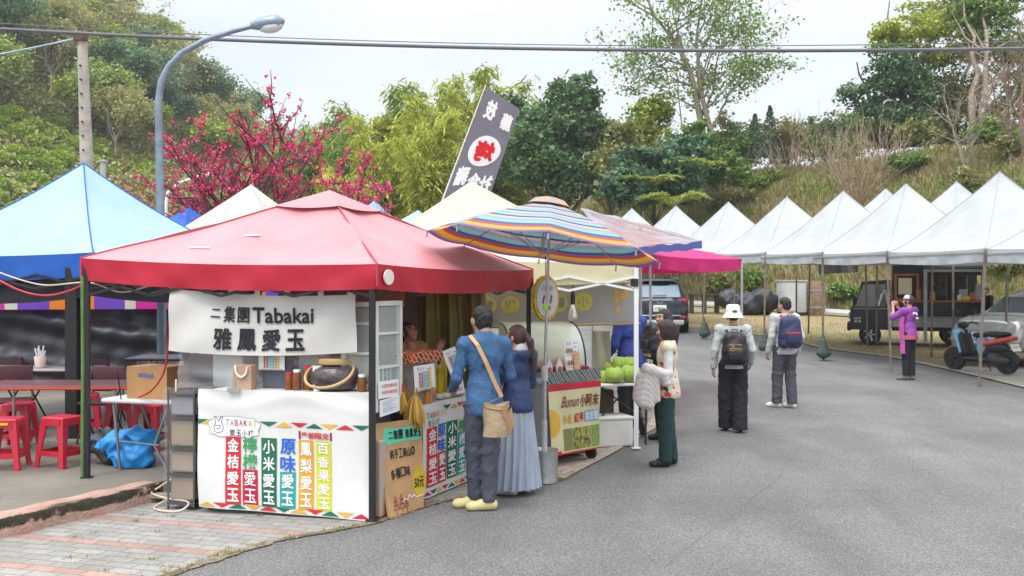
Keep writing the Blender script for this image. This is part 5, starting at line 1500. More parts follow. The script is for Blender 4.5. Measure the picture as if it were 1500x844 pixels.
column(ban, .586, .672, .055, .600, p_oran, '鳳梨愛玉', p_white)
column(ban, .688, .776, .055, .600, p_yelg, '百香果愛玉', p_white)
ban.chars('季節限定', .602, .62, .77, .672, p_red, gap=.04)
ban.rect(.588, .612, .599, .678, p_brown, n=1); ban.rect(.773, .612, .784, .678, p_brown, n=1)
ban.marks('lettering', t)
mb = MB(); q = ban.at(.225, 1.0); mb.box(q + Vector((0, -.01, .0)), (.11, .02, .035), ang); mb.box(q + Vector((0, -.012, .04)), (.03, .012, .06), ang); mb.build('clip', c_steel, t)
settle(t, (-1.86, 8.38, .02))
# noren hung from the tent edge
t = thing('sign_cloth', 'white cloth sign on loops under the red tent edge, black brush lettering', 'sign')
def w2(a, b): return .014 * sin(a * 6.0 + b * 3) + .008 * sin(a * 13 - b * 6) + .012 * (1 - b) * sin(a * 3.3) + .010 * sin((a - b * .3) * 22) * max(0, .35 - abs(a - .12)) * 2
nor = Sheet((-3.00, 8.94, 1.33), (-1.28, 8.45, 1.347), (-1.287, 8.445, 1.825), (-2.975, 8.93, 1.875), wave=w2, lift=.006)
mb = MB()
def nor_pt(a, b):
 p_ = nor.at(a, b); p_.z -= .035 * 4 * a * (1 - a) * (1 - abs(b - .5) * .3); return p_
_at = nor.at
def at2(a, b, lift=0):
 p_ = _at(a, b, lift); p_.z -= .035 * 4 * a * (1 - a); return p_
nor.at = at2
nor.cloth('cloth', m_canvas, t, 60, 24, .003)
for k, u in enumerate((.012, .17, .33, .48, .645, .82, .975)):
 p0 = nor.at(u, 1.0); mb = MB(); top = p0.z + .04 + .035 * 4 * u * (1 - u) * .9
 mb.box((p0.x, p0.y, (p0.z + top) / 2 - .01), (.05, .008, top - p0.z + .03), -.28); mb.build('loop', m_canvas, t)
nor.bold = .012; nor.fat = .016
for ch, a0, a1, b0, b1 in (('二', .232, .285, .60, .74), ('集', .303, .365, .53, .80), ('團', .378, .442, .53, .79)): nor.text(ch, a0, b0, a1, b1, p_black)
nor.fat = .03; nor.text('Tabakai', .458, .535, .785, .80, p_black, slant=.01)
nor.fat = .026
for i, ch in enumerate('雅鳳愛玉'): nor.text(ch, .256 + i * .1275, .075, .256 + i * .1275 + .098, .44, p_black)
nor.marks('lettering', t)
mb = MB(); mb.tube([(-3.07, 8.97, 1.95), (-2.2, 8.71, 1.91), (-1.20, 8.41, 1.90)], .003, 4); mb.build('cord', p_white, t)
settle(t, (-2.12, 8.6, 1.33))
# clear plastic sheet between them
def w3(u, v): return Vector((-2.95, 8.99, 0)) + dd * (u * 1.70) + nn * (.0 + .03 * sin(u * 11 + v * 3) + .015 * sin(v * 13 + u * 5) + .02 * sin(u * 27 + v * 2)) + Vector((0, 0, 1.0 + .40 * v))
mb = MB(); mb.grid(w3, 60, 20)
tag(mb.build('plastic_sheet', m_clear, smooth=180), 'clear crinkled plastic sheet hanging between cloth sign and menu banner', 'plastic sheet')
# things on the counter behind the plastic
t = thing('cooler_box', 'white plastic cooler box standing on the counter behind the clear sheet', 'cooler')
mb = MB(); mb.rbox(fx(-.0, .56, 1.20), (.30, .34, .40), .03, ang); mb.build('body', mat('white_plastic', (.70, .71, .71), .4, var=.04), t, smooth=40)
mb = MB(); mb.rbox(fx(-.0, .56, 1.42), (.32, .36, .05), .02, ang); mb.build('lid', mat('white_plastic', (.70, .71, .71), .4), t, smooth=40)
settle(t, fx(-.0, .56, 1.02))
t = thing('paper_bag', 'brown paper bag with white rope handle on the counter', 'bag')
mb = MB(); mb.box(fx(.28, .16, 1.12), (.17, .09, .21), ang); mb.build('body', mat('brown_paper', (.42, .28, .19), .8), t)
for s_ in (-1,):
 mb = MB(); mb.tube([fx(.225, .105, 1.22)] + [fx(.28 - .055 * cos(k * pi / 8), .10, 1.21 - .085 * sin(k * pi / 8)) for k in range(9)], .009, 6); mb.build('handle', p_white, t, smooth=60)
settle(t, fx(.28, .16, 1.02))
def poster(name, label, bl, br, tr, tl, parent=None, kind=0, m=None):
 sh = Sheet(bl, br, tr, tl, lift=.003); o = sh.cloth(name, m or p_white, None, 2, 2, .004); tag(o, label, 'menu card')
 if kind == 0:      # little drinks menu: coloured columns with dark words
  for i, m_ in enumerate((p_pink, p_pink, p_cyan, p_cyan, p_oran, p_yelg)):
   u = .20 + i * .105; sh.rect(u, .10, u + .085, .74, m_, n=1)
   for j in range(4): sh.chars('愛', u + .012, .14 + j * .15, u + .072, .25 + j * .15, p_brown if i < 2 else p_white)
  sh.chars('愛玉小棧', .12, .80, .5, .92, p_gray); sh.chars('季節限定', .6, .78, .84, .86, p_red)
  tri_row(sh, .02, .06, .04, .10, 9, [p_must, p_red, p_green])
 elif kind == 1:
  for j in range(2): sh.chars('今日特價飲品'[:6], .10, .60 - .38 * j, .92, .82 - .38 * j, p_red)
 elif kind == 2:
  for j in range(7): sh.rect(.12, .86 - j * .11, .85 - (j * 37 % 5) * .08, .885 - j * .11, p_blue if j % 3 else p_gray, n=1)
 elif kind == 3:
  sh.chars('價目', .2, .62, .8, .86, p_crim); sh.chars('50元', .15, .2, .85, .46, p_crim)
 m_ = sh.marks('lettering', o)
 return o
q = lambda u, v, z: fx(u, v, z)
poster('menu_card', 'small coloured menu poster taped inside the clear sheet', q(.36, .26, 1.175), q(.60, .26, 1.175), q(.60, .26, 1.345), q(.36, .26, 1.345))
tag(MB().box(fx(.52, .3, 1.14), (.28, .02, .24), ang).build('slate_board', mat('slate_blue', (.09, .11, .15), .5)), 'dark grey board standing on the counter under the small poster', 'board')
t = thing('basket', 'round basket with bamboo rim wrapped in a dark plastic bag on the counter', 'basket')
mb = MB(); mb.lathe([(.16, 0), (.22, .02), (.245, .10), (.23, .18), (.19, .20)], 28, fx(1.05, .32, 1.02)); o = mb.build('bag', mat('dark_shiny_bag', (.06, .04, .045), .25, spec=.8, bump=.9, bs=16), t, smooth=60)
mb = MB(); mb.tube([fx(1.05 + .20 * cos(k * 2 * pi / 24), .16 + .20 * sin(k * 2 * pi / 24), 1.17 + .09 * sin(k * 2 * pi / 24) * 1.2 + .0) for k in range(24)], .013, 6, closed=True); mb.build('handle', mat('bamboo_rim', (.60, .42, .20), .5, var=.15), t, smooth=60)
mb = MB(); mb.lathe([(.17, 0), (.175, .01), (.175, .045), (.165, .05)], 26, fx(1.05, .34, 1.235)); mb.build('lid', mat('bamboo_rim', (.60, .42, .20), .5), t, smooth=40)
settle(t, fx(1.05, .32, 1.02))
tag(MB().box(fx(.80, .50, 1.2), (.26, .2, .36), ang).build('white_carton', mat('pale_carton', (.58, .62, .66), .5, var=.06)), 'pale blue white carton on the counter left of the wrapped basket', 'carton')
for u, v, h_ in ((.62, .5, .28), (.95, .55, .34), (1.25, .52, .24)):
 o = MB().rbox(fx(u, v, 1.02 + h_ / 2), (.22, .18, h_), .02, ang).build('crate', mat('dark_crate', (.08, .055, .05), .6)); tag(o, 'dark supply crate at the back of the counter', 'crate', 'supply crates at the back of the counter')
for k, (u, v) in enumerate(((.66, .22), (.74, .2), (.82, .24), (1.32, .2), (1.40, .24))):
 o = thing('jar', 'lidded glass jar of brown syrup on the drink stall counter', 'jar', fx(u, v, 1.016), 0, 'syrup jars on the drink stall counter')
 MB().lathe([(.034, 0), (.038, .01), (.038, .10 + .03 * (k % 3)), (.026, .125 + .03 * (k % 3))], 14).build('body', mat('syrup', (.20 + .1 * (k % 2), .07, .02), .12, var=.2), o, smooth=50); MB().lathe([(.03, 0), (.03, .022)], 14, (0, 0, .122 + .03 * (k % 3))).build('lid', p_white if k % 2 else p_red, o)
t = thing('cup_stack', 'stack of white paper cups beside the white carton on the counter', 'cup stack', fx(.94, .16, 1.016))
for k in range(5): MB().lathe([(.028, .03 * k), (.040, .03 * k + .09), (.037, .03 * k + .09), (.026, .03 * k + .01)], 16).build('cup', p_white, t, smooth=50)
# white framed sash windows at the corner
def sash(label, A_, dv, w_, z0, z1, bars, low=None, grp=None):
 t_ = thing('window_panel', label, 'window panel'); an = math.atan2(dv.y, dv.x); cx = A_ + dv * (w_ / 2)
 mb = MB()
 for u in (0.02, w_ - .02): mb.box(A_ + dv * u + Vector((0, 0, (z0 + z1) / 2)), (.04, .035, z1 - z0), an)
 for z in [z0 + .025, z1 - .02]: mb.box(cx + Vector((0, 0, z)), (w_ - .08, .034, .05 if z < 1.2 else .04), an)
 for z in bars: mb.box(cx + Vector((0, 0, z)), (w_ - .08, .024, .02), an)
 mb.build('frame', m_frame, t_)
 mb = MB(); mb.box(cx + Vector((0, 0, (z0 + z1) / 2)), (w_ - .08, .005, z1 - z0 - .09), an); mb.build('pane', m_glass, t_)
 return settle(t_, cx + Vector((0, 0, z0)))
sash('white framed sash window facing front beside the black corner post', Vector((-1.43, 8.60, 0)), dd, .30, 1.03, 1.76, (1.58, 1.33))
sash('tall white framed glass panel on the side, just right of the corner post', Vector((-1.125, 8.36, 0)), sd, .42, .86, 1.77, (1.50, 1.22))
t = thing('spoon_board', 'dark board with white sticks hanging inside the side glass panel', 'board')
c0 = Vector((-1.15, 8.44, 0)); mb = MB(); mb.box(c0 + sd * .17 + Vector((0, 0, 1.18)), (.24, .02, .26), sang); mb.build('board', mat('dark_board', (.05, .04, .04), .6), t)
for k in range(4):
 mb = MB(); mb.tube([c0 + sd * (.075 + k * .06) - sn * .016 + Vector((0, 0, 1.10)), c0 + sd * (.078 + k * .06) - sn * .016 + Vector((0, 0, 1.235))], [.009, .006], 6); mb.build('stick', p_white, t)
settle(t, c0 + sd * .17 + Vector((0, 0, 1.05)))
c0 = Vector((-1.10, 8.33, 0))
def pap(label, u0, u1, z0, z1, kind, dz=0, lean=0):
 return poster('paper_notice', label, c0 + sd * u0 + Vector((0, 0, z0)), c0 + sd * u1 + Vector((0, 0, z0 + dz)), c0 + sd * (u1 + lean) + Vector((0, 0, z1 + dz)), c0 + sd * (u0 + lean) + Vector((0, 0, z1)), kind=kind)
pap('paper notice with red handwriting on the lower glass panel', .03, .34, .97, 1.11, 1)
pap('paper form with blue print below the red handwritten notice', .05, .36, .82, .955, 2, .02)
# side banner
t = thing('banner', 'white menu banner along the side counter, partly behind the man in blue', 'banner')
sb = Sheet(sx(-.02, -.02, .02), sx(L_s, -.02, .03), sx(L_s, -.03, .855), sx(-.02, -.03, .845), wave=lambda a, b: .008 * sin(a * 9 + b * 3) + .006 * sin(a * 19), lift=.004)
sb.cloth('cloth', m_vinyl, t, 40, 20, .004)
def su(px):     # place along the side counter that is seen at px
 k = (px - 750) / FPX; o_ = sx(-.02, -.02, 0)
 return (o_.x - k * o_.y) / (k * sd.y - sd.x) / (L_s + .02)
sb.bold = .0
for i, (ch, m_) in enumerate(zip('TABAKAI', (p_green, p_green, p_red, p_red, p_oran, p_oran, p_must))): sb.text(ch, su(622) + i * .040 + (.012 if ch == 'I' else 0), .845, su(622) + i * .040 + (.02 if ch == 'I' else .032), .91, m_)
sb.bold = .012; sb.chars('愛玉小棧', su(624), .76, su(644), .825, p_black, jit=.1)
tri_row(sb, .90, .95, su(650), .075, 9, cols, 1); tri_row(sb, .02, .07, .01, .078, 12, [p_red, p_green, p_must], 0)
sb.bold = .012; sb.fat = .02
column(sb, su(622.5), su(639.5), .12, .74, p_red, '金桔愛玉', p_white)
column(sb, su(640.5), su(653), .12, .76, p_crim, '原味愛玉', p_white, (2, p_blue))
column(sb, su(654), su(668.5), .13, .755, p_green, '小米愛玉', p_white)
column(sb, su(669.5), su(682.5), .13, .755, p_teal, '檸檬愛玉', p_white, (1, p_lgreen))
column(sb, su(684), su(698), .13, .75, p_oran, '鳳梨愛玉', p_white)
column(sb, su(699.5), su(713), .13, .75, p_yelg, '百香愛玉', p_white)
sb.marks('lettering', t); settle(t, sx(L_s / 2, -.02, .02))
# leaning wooden sign board
t = thing('sign_board', 'tapered wooden sign board leaning at the stall corner, hand painted', 'sign')
wb_ = Sheet(P(572, 761, 8.30), P(621, 743, 8.72), P(618, 612, 8.93), P(547, 621, 8.42), lift=.004)
wb_.cloth('board', m_wood, t, 4, 4, .025)
gb = [(.56 + .42 * np.sign(cos(q)) * abs(cos(q)) ** .6 + .02 * sin(5 * q), .845 + .095 * np.sign(sin(q)) * abs(sin(q)) ** .7 + .02 * sin(q * 3)) for q in [2 * pi * k / 36 for k in range(36)]]
wb_.poly(gb, mat('paint_mint', (.10, .52, .33), .6), .003)
wb_.bold = .015; wb_.fat = .02
wb_.chars('二集團', .24, .80, .56, .905, p_black, lift=.006); wb_.chars('雅鳳愛玉', .60, .80, .97, .895, p_black, lift=.006)
wb_.fat = .01
wb_.chars('純手工高山。', .22, .60, .80, .70, p_black, jit=.1); wb_.chars('多種口味', .17, .385, .66, .495, p_black, jit=.1)
wb_.disc(.885, .30, .185, mat('paint_ochre', (.52, .38, .02), .6), .003, ry=.165)
wb_.text('50元', .74, .23, 1.0, .35, p_black, .006)
for x, s_ in ((.20, 1.0), (.36, 1.05), (.49, .7)):
 y0 = .045
 for k in range(3):
  h_ = .045 * s_; y = y0 + .03 + k * h_ * .9; w_ = .075 * s_ * (1 - k * .22)
  wb_.stroke([(x - w_, y), (x, y + h_ * 1.3), (x + w_, y), (x - w_, y)], .005, p_brown)
 wb_.stroke([(x, y0 - .03), (x, y0 + .03)], .006, p_brown)
wb_.stroke([(.40, .13), (.46, .165), (.52, .135), (.58, .19), (.64, .15), (.70, .175), (.78, .14), (.99, .145)], .008, p_white)
wb_.marks('lettering', t); settle(t, P(596, 752, 8.5))
tag(MB().rbox((-1.07, 8.34, .33), (.10, .05, .62), .012, sang).build('patterned_board', mat('patterned_panel', (.30, .36, .34), .6, var=.4, vs=9, col2=(.52, .30, .22))), 'narrow green and pink patterned panel between menu banner and wooden sign', 'panel')
# millet bundles hung at the corner
m_mil = leafmat('millet_gold', [(.20, .09, .015), (.38, .20, .03), (.50, .29, .05), (.58, .38, .10)], trans=.05, bscale=3)
def millet(label, top, n, ln, rad, seed):
 r_ = np.random.default_rng(seed); t_ = thing('millet_bundle', label, 'millet bundle', (0, 0, 0), 0, 'millet bundles at the stall corner'); mb = MB(); top = Vector(top)
 for k in range(n):
  a_ = r_.uniform(0, 6.28); rr = rad * r_.random() ** .5; e = Vector((cos(a_) * rr, sin(a_) * rr, 0)); L_ = ln * r_.uniform(.75, 1.05)
  pts = [top + e * .15, top + e * .7 + Vector((0, 0, -L_ * .35)), top + e + Vector((0, 0, -L_ * .7)), top + e * 1.05 + Vector((0, 0, -L_))]
  mb.tube(pts, [.005, .010, .013, .004], 5)
 mb.build('ears', m_mil, t_, smooth=60)
 mb = MB(); mb.tube([top + Vector((0, 0, .05)), top + Vector((0, 0, -.03))], [.02, .028], 8); mb.build('tie', p_red if seed == 1 else mat('straw_tie', (.30, .18, .07), .8), t_)
 return settle(t_, top)
millet('left slim golden millet bundle hanging by the glass panel', sx(-.30, .03, 1.02), 46, .21, .055, 1)
millet('darker millet bundle hanging behind the other two', sx(-.08, .12, 1.03), 50, .22, .075, 2)
millet('fat golden millet bundle hanging lowest in front of the sign board', sx(-.14, -.02, .96), 70, .30, .095, 3)
# goods on the side counter
t = thing('display_case', 'clear acrylic box on the side counter under the red patterned runner', 'display case')
mb = MB(); mb.box(sx(.12, .16, 1.03), (.40, .26, .37), sang); mb.build('box', glassmat('acrylic', (.86, .84, .83), .08, .35), t)
mb = MB(); mb.box(sx(.12, .18, .95), (.30, .18, .20), sang); mb.build('stock', mat('tan_goods', (.36, .25, .20), .7, var=.3, vs=12), t)
settle(t, sx(.12, .16, .845))
def meander_m():
 m = bpy.data.materials.new('red_meander'); m.use_nodes = True; t_ = m.node_tree; l = t_.links.new; b = t_.nodes['Principled BSDF']; b.inputs['Roughness'].default_value = .7
 c_ = t_.nodes.new('ShaderNodeTexCoord'); br = t_.nodes.new('ShaderNodeTexBrick'); br.inputs['Scale'].default_value = 9; br.inputs['Mortar Size'].default_value = .035
 mp_ = t_.nodes.new('ShaderNodeMapping'); mp_.inputs['Rotation'].default_value = (R(90), 0, R(-65)); l(c_.outputs['Object'], mp_.inputs[0]); l(mp_.outputs[0], br.inputs['Vector'])
 br.inputs['Color1'].default_value = (.48, .02, .02, 1); br.inputs['Color2'].default_value = (.14, .015, .015, 1); br.inputs['Mortar'].default_value = (.55, .35, .16, 1); l(br.outputs[0], b.inputs['Base Color']); return m
tag(MB().box(sx(.10, .14, 1.265), (.58, .30, .09), sang).build('patterned_box', meander_m()), 'long red box with a woven meander pattern on top of the display case', 'box')
o = poster('menu_card', 'coloured menu card standing in front of the display case', sx(-.16, -.035, .975), sx(.20, -.035, .985), sx(.20, -.02, 1.20), sx(-.16, -.02, 1.20))
o = poster('menu_card', 'tilted coloured menu card beside the man in the blue jacket', sx(.52, -.03, 1.05), sx(.80, -.03, 1.09), sx(.74, .03, 1.33), sx(.44, .03, 1.29))
o = poster('price_card', 'small white price card with red characters at the back of the side counter', sx(.62, .0, .87), sx(.84, .0, .88), sx(.83, .02, 1.02), sx(.61, .02, 1.01), kind=3)
for k, (u, v, h_) in enumerate(((.46, .14, .32), (.54, .2, .36), (.66, .22, .36), (.74, .18, .42), (.60, .14, .3))):
 t = thing('juice_bottle', 'yellow juice bottle on the side counter', 'bottle', sx(u, v, .845), 0, 'yellow juice bottles on the side counter')
 mb = MB(); mb.lathe([(.034, 0), (.037, .01), (.037, h_ * .7), (.016, h_ * .88), (.015, h_ * .93)], 14); mb.build('body', mat('yellow_juice', (.62, .50, .02), .2, spec=.6), t, smooth=50)
 mb = MB(); mb.lathe([(.018, 0), (.018, .03)], 12, (0, 0, h_ * .93)); mb.build('cap', p_white, t)
t = thing('wrapped_pot', 'round copper coloured pot wrapped in plastic on the side counter', 'pot', sx(.28, .10, .845))
mb = MB(); mb.lathe([(.05, 0), (.085, .03), (.095, .08), (.075, .13), (.03, .155)], 20); mb.build('body', mat('copper_wrap', (.42, .17, .10), .25, bump=.8, bs=18, spec=.8), t, smooth=60)
mb = MB(); mb.lathe([(.03, 0), (.034, .03), (.012, .05)], 12, (0, 0, .15)); mb.build('knot', mat('copper_wrap', (.42, .17, .10), .25), t, smooth=60)
for u in (.12, .18): tag(MB().rbox(sx(u, .02, .90), (.05, .05, .12), .01, sang).build('wooden_cup', mat('orange_wood', (.50, .20, .05), .5, var=.2)), 'orange wooden cup in front of the wrapped pot', 'cup', 'orange wooden cups on the side counter')
for k, u in enumerate((.44, .56, .68, .82)):
 o = MB().ball(sx(u, .06, .875), (.055, .045, .03), 8).build('snack_bag', mat('pale_snack', (.46, .46, .36), .4, var=.25, vs=14, bump=.8, bs=40), smooth=60); tag(o, 'pale green snack bag lying along the side counter edge', 'snack bag', 'snack bags on the side counter')
# hanging drinks lamp under the tent front right, olive curtain, wooden beam
def curtain(u, v):
 x = -1.35 + 1.05 * u; y = 10.9 + .10 * sin(u * 26 + .5 * sin(v * 5)) * (.4 + .6 * (1 - v)) + .05 * sin(u * 57) + .25 * u
 return Vector((x + (.10 * (1 - v) * (u - .2)), y, .75 + 1.22 * v + .03 * sin(u * 30) * (1 - v)))
tag(MB().grid(curtain, 90, 20).build('curtain', mat('olive_cloth', (.22, .18, .06), .65, var=.15, trans=.12, bump=.25, bs=7), smooth=180), 'olive green canvas curtain gathered at the back of the drink stall', 'curtain')
mb = MB(); mb.box((-1.28, 9.6, 1.78), (.55, .05, .16), .3)
tag(mb.build('wood_panel', mat('red_brown_wood', (.26, .10, .06), .6, var=.3, vs=4, bump=.3, bstretch=(1, 1, 8))), 'red brown wooden panel above the white window, under the tent', 'panel')
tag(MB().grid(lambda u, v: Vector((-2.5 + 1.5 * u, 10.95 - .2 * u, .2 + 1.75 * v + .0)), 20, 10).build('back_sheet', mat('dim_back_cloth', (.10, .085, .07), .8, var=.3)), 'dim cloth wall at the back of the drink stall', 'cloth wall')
# storage rack in plastic left of the banner
t = thing('storage_rack', 'plastic wrapped storage rack with black shelves at the left end of the stall', 'rack')
rk = Vector((-2.735, 8.86, 0))
for z in (.06, .30, .52, .78, .98):
 mb = MB(); mb.box(rk + Vector((0, 0, z)), (.26, .50, .016), ang); mb.build('shelf', c_black, t)
for u, v in ((-.12, -.24), (.12, -.24), (-.12, .24), (.12, .24)):
 mb = MB(); q = Matrix.Rotation(ang, 3, 'Z') @ Vector((u, v, 0)); mb.box(rk + q + Vector((0, 0, .51)), (.012, .012, 1.0), ang); mb.build('upright', c_black, t)
for z, h_, m_ in ((.185, .20, (.30, .235, .17)), (.41, .18, (.34, .27, .20)), (.65, .22, (.30, .24, .17)), (.88, .16, (.26, .27, .31))):
 mb = MB(); mb.rbox(rk + Vector((0, 0, z)), (.22, .44, h_), .015, ang); mb.build('drawer', mat('drawer_%d' % int(z * 100), m_, .6, var=.15), t)
mb = MB(); mb.grid(lambda u, v: rk + Matrix.Rotation(ang, 3, 'Z') @ Vector((-.14 + .29 * u, -.275 - .012 * sin(u * 20 + v * 8), .04 + 1.0 * v)), 14, 14)
mb.grid(lambda u, v: rk + Matrix.Rotation(ang, 3, 'Z') @ Vector((-.145 - .012 * sin(u * 20 + v * 8), .27 - .54 * u, .04 + 1.0 * v)), 14, 14); mb.build('plastic_cover', glassmat('wrap_plastic', (.95, .95, .95), .12, .07), t, smooth=180)
settle(t, rk + Vector((0, 0, .04)))
tag(MB().box((-3.05, 8.92, .07), (.26, .10, .035), ang).box((-2.99, 8.90, .03), (.05, .08, .06), ang).build('wooden_block', mat('old_wood', (.33, .26, .18), .8, var=.25, vs=8)), 'old wooden block lying at the end of the mossy kerb', 'block')
# white folding table, cardboard box and the bag under it
t = thing('folding_table', 'white folding table with grey tube legs left of the drink stall', 'table')
tb = Vector((-3.42, 9.78, 0)); ta = -.28; zt_ = .815
mb = MB(); mb.rbox(tb + Vector((0, 0, zt_)), (.80, .52, .04), .018, ta); mb.build('top', mat('white_plastic_top', (.68, .69, .69), .4, var=.05), t, smooth=40)
Rm = Matrix.Rotation(ta, 3, 'Z')
for s_ in (-1, 1):
 for f in (-1, 1):
  mb = MB(); p0 = tb + Rm @ Vector((s_ * .30, f * .20, zt_ - .03)); p1 = tb + Rm @ Vector((s_ * .20 + .03 * f, f * .23, SL + .25)); p2 = tb + Rm @ Vector((s_ * (.20 if s_ < 0 else .32), f * .24, SL + .012))
  mb.tube([p0, p1, p2], .015, 8); mb.build('leg', mat('grey_tube', (.20, .22, .24), .4, .5), t, smooth=60)
mb = MB(); mb.tube([tb + Rm @ Vector((-.21, -.23, SL + .27)), tb + Rm @ Vector((.22, -.23, SL + .25))], .011, 8); mb.build('brace', mat('grey_tube', (.20, .22, .24), .4, .5), t)
settle(t, tb + Vector((0, 0, SL)))
t = thing('cardboard_box', 'brown cardboard box with upside down blue lettering on the white folding table', 'box')
bc_ = tb + Rm @ Vector((.06, -.02, 0)); hb = .30; ba = -.30
mb = MB(); mb.box(bc_ + Vector((0, 0, zt_ + .022 + hb / 2)), (.44, .34, hb), ba); mb.build('body', m_card, t)
Rb = Matrix.Rotation(ba, 3, 'Z'); fc = lambda x, y, z: bc_ + Rb @ Vector((x, y, z))
shb = Sheet(fc(.21, -.171, zt_ + .30), fc(-.21, -.171, zt_ + .30), fc(-.21, -.171, zt_ + .04), fc(.21, -.171, zt_ + .04), lift=.003)
shb.n = Rb @ Vector((0, -1, 0)); shb.bold = .015
shb.text('West', .30, .62 - .56 + .08, .72, .34, p_blue); shb.marks('lettering', t)
mb = MB(); mb.box(fc(0, 0, zt_ + .0235 + hb), (.05, .335, .003), ba); mb.build('tape', mat('tan_tape', (.50, .36, .19), .3), t)
settle(t, bc_ + Vector((0, 0, zt_ + .022)))
r_ = np.random.default_rng(3)
def heap(name, label, cat, c_, r3, m, seed, flat=.0, fold=.10):
 s_ = SDF(); rr = np.random.default_rng(seed)
 for k in range(9):
  o_ = rr.normal(size=3) * np.array(r3) * .42; o_[2] = abs(o_[2]) * .9
  s_.ell((o_[0], o_[1], o_[2] + r3[2] * .35), np.array(r3) * rr.uniform(.4, .62), .06)
 fr = rr.normal(size=(5, 3)) * 9 / max(r3) * .4; ph_ = rr.uniform(0, 6, 5)
 s_.disp(lambda X: fold * .25 * sum(np.abs(np.sin(X @ f + p + 1.5 * np.sin(X @ f[::-1] * .7))) - .5 for f, p in zip(fr, ph_)) * min(r3))
 s_.cut(lambda X: -(X[:, 2] - .0))
 V, F = s_.mesh(max(r3) / 26)
 o = np_mesh(name, V, F, m, smooth=1); o.location = c_; return tag(o, label, cat)
heap('tarp_bundle', 'bright blue tarpaulin bundle on the ground under the white table', 'tarpaulin', (-3.60, 9.88, SL + .003), (.33, .24, .20), mat('blue_tarp', (.015, .26, .66), .4, var=.10, vs=6, bump=.3, bs=14, spec=.5), 7, fold=.55)
heap('bag', 'dark grey bag slumped against the blue tarpaulin bundle', 'bag', (-3.93, 9.95, SL + .003), (.15, .17, .22), mat('dark_bag', (.05, .055, .065), .5, var=.2, bump=.4, bs=14), 9, fold=.5)
# ---- dining: tables, stools, chairs
m_stool = mat('red_plastic', (.50, .018, .045), .32, var=.06, spec=.55)
def stool(label, loc, rz):
 t_ = thing('plastic_stool', label, 'stool', loc, rz, 'red plastic stools around the dining tables')
 mb = MB(); mb.rbox((0, 0, .46), (.27, .27, .035), .02); mb.build('seat', m_stool, t_, smooth=40)
 for sx_ in (-1, 1):
  for sy_ in (-1, 1):
   mb = MB()
   def ring(z, o_, w_): return [Vector((sx_ * (o_ - (0 if (i in (0, 3)) == (sx_ > 0) else w_)), sy_ * (o_ - (0 if (i in (0, 1)) == (sy_ > 0) else w_)), z)) for i in range(4)]
   rings = []
   for z, o_, w_ in ((0, .178, .058), (.03, .176, .05), (.032, .172, .045), (.22, .155, .056), (.40, .138, .075), (.452, .133, .10)):
    rings.append([Vector((sx_ * o_, sy_ * o_, z)), Vector((sx_ * (o_ - w_), sy_ * o_, z)), Vector((sx_ * (o_ - w_), sy_ * (o_ - .018), z)), Vector((sx_ * (o_ - .018), sy_ * (o_ - .018), z)), Vector((sx_ * (o_ - .018), sy_ * (o_ - w_), z)), Vector((sx_ * o_, sy_ * (o_ - w_), z))])
   if sx_ * sy_ < 0: rings = [list(reversed(q)) for q in rings]
   mb._rings(rings); mb.build('leg', m_stool, t_)
 for k in range(4):
  Mx = Matrix.Rotation(k * pi / 2, 3, 'Z'); MB().box(Mx @ Vector((0, .156, .135)), (.24, .016, .05), k * pi / 2).build('rail', m_stool, t_)
  MB().box(Mx @ Vector((0, .137, .425)), (.20, .014, .055), k * pi / 2).build('apron', m_stool, t_)
 return t_
st0 = stool('red plastic stool with a yellow sticker, nearest the left edge', (-4.80, 9.72, SL), .12)
mb = MB(); mb.box((.02, -.150, .435), (.09, .005, .022)); mb.build('sticker', mat('yellow_sticker', (.80, .55, .02), .4), st0)
st1 = dup(st0, (-4.33, 9.86, SL), -.35, 'red plastic stool between the stickered one and the green pole')
for ch in list(st1.children):
 if ch.name.startswith('sticker'): bpy.data.objects.remove(ch)
for i, (x, y, rz, lb) in enumerate(((-4.22, 11.05, .2, 'red stool behind the left leg of the red tent, in shade'), (-3.82, 10.85, -.2, 'red stool behind the white folding table, in shade'), (-4.95, 11.9, .3, 'red stool beyond the red edged table'), (-3.75, 11.9, .5, 'red stool farther back behind the cardboard box'), (-5.3, 11.0, .1, 'red stool under the red edged table at the left edge'))):
 dup(st1, (x, y, SL), rz, lb)
m_edge = mat('red_edge', (.58, .05, .03), .45)
def dtable(label, c_, w_, d_, h_, rz, mt, me_, round_=False):
 t_ = thing('dining_table', label, 'table', c_, rz)
 mb = MB(); mb.rbox((0, 0, h_ - .004), (w_ - .01, d_ - .01, .03), .06, 0); mb.build('top', mt, t_, smooth=40)
 mb = MB(); mb.rbox((0, 0, h_ - .016), (w_, d_, .030), .06, 0); mb.build('edge', me_, t_, smooth=40)
 for sx_ in (-1, 1):
  for sy_ in (-1, 1):
   mb = MB(); mb.tube([(sx_ * (w_ / 2 - .16), sy_ * (d_ / 2 - .1), h_ - .03), (sx_ * (w_ / 2 - .14), sy_ * (d_ / 2 - .08), .01)], .014, 8); mb.build('leg', c_steel, t_, smooth=60)
 return t_
dtable('dining table with a bright red edge under the blue tent', (-4.62, 10.55, SL), 1.55, .70, .72, .03, mat('brown_laminate', (.12, .05, .05), .35), m_edge)
dtable('dark dining table with a cup on it, behind the red edged one', (-5.75, 12.3, SL), 1.5, .7, .74, .0, mat('pale_laminate', (.40, .39, .39), .35), mat('maroon_edge', (.10, .02, .025), .5))
dtable('dining table at the back near the black tarpaulin wall', (-4.55, 14.2, SL), 1.4, .7, .74, .0, mat('pale_laminate', (.40, .39, .39), .35), mat('maroon_edge', (.10, .02, .025), .5))
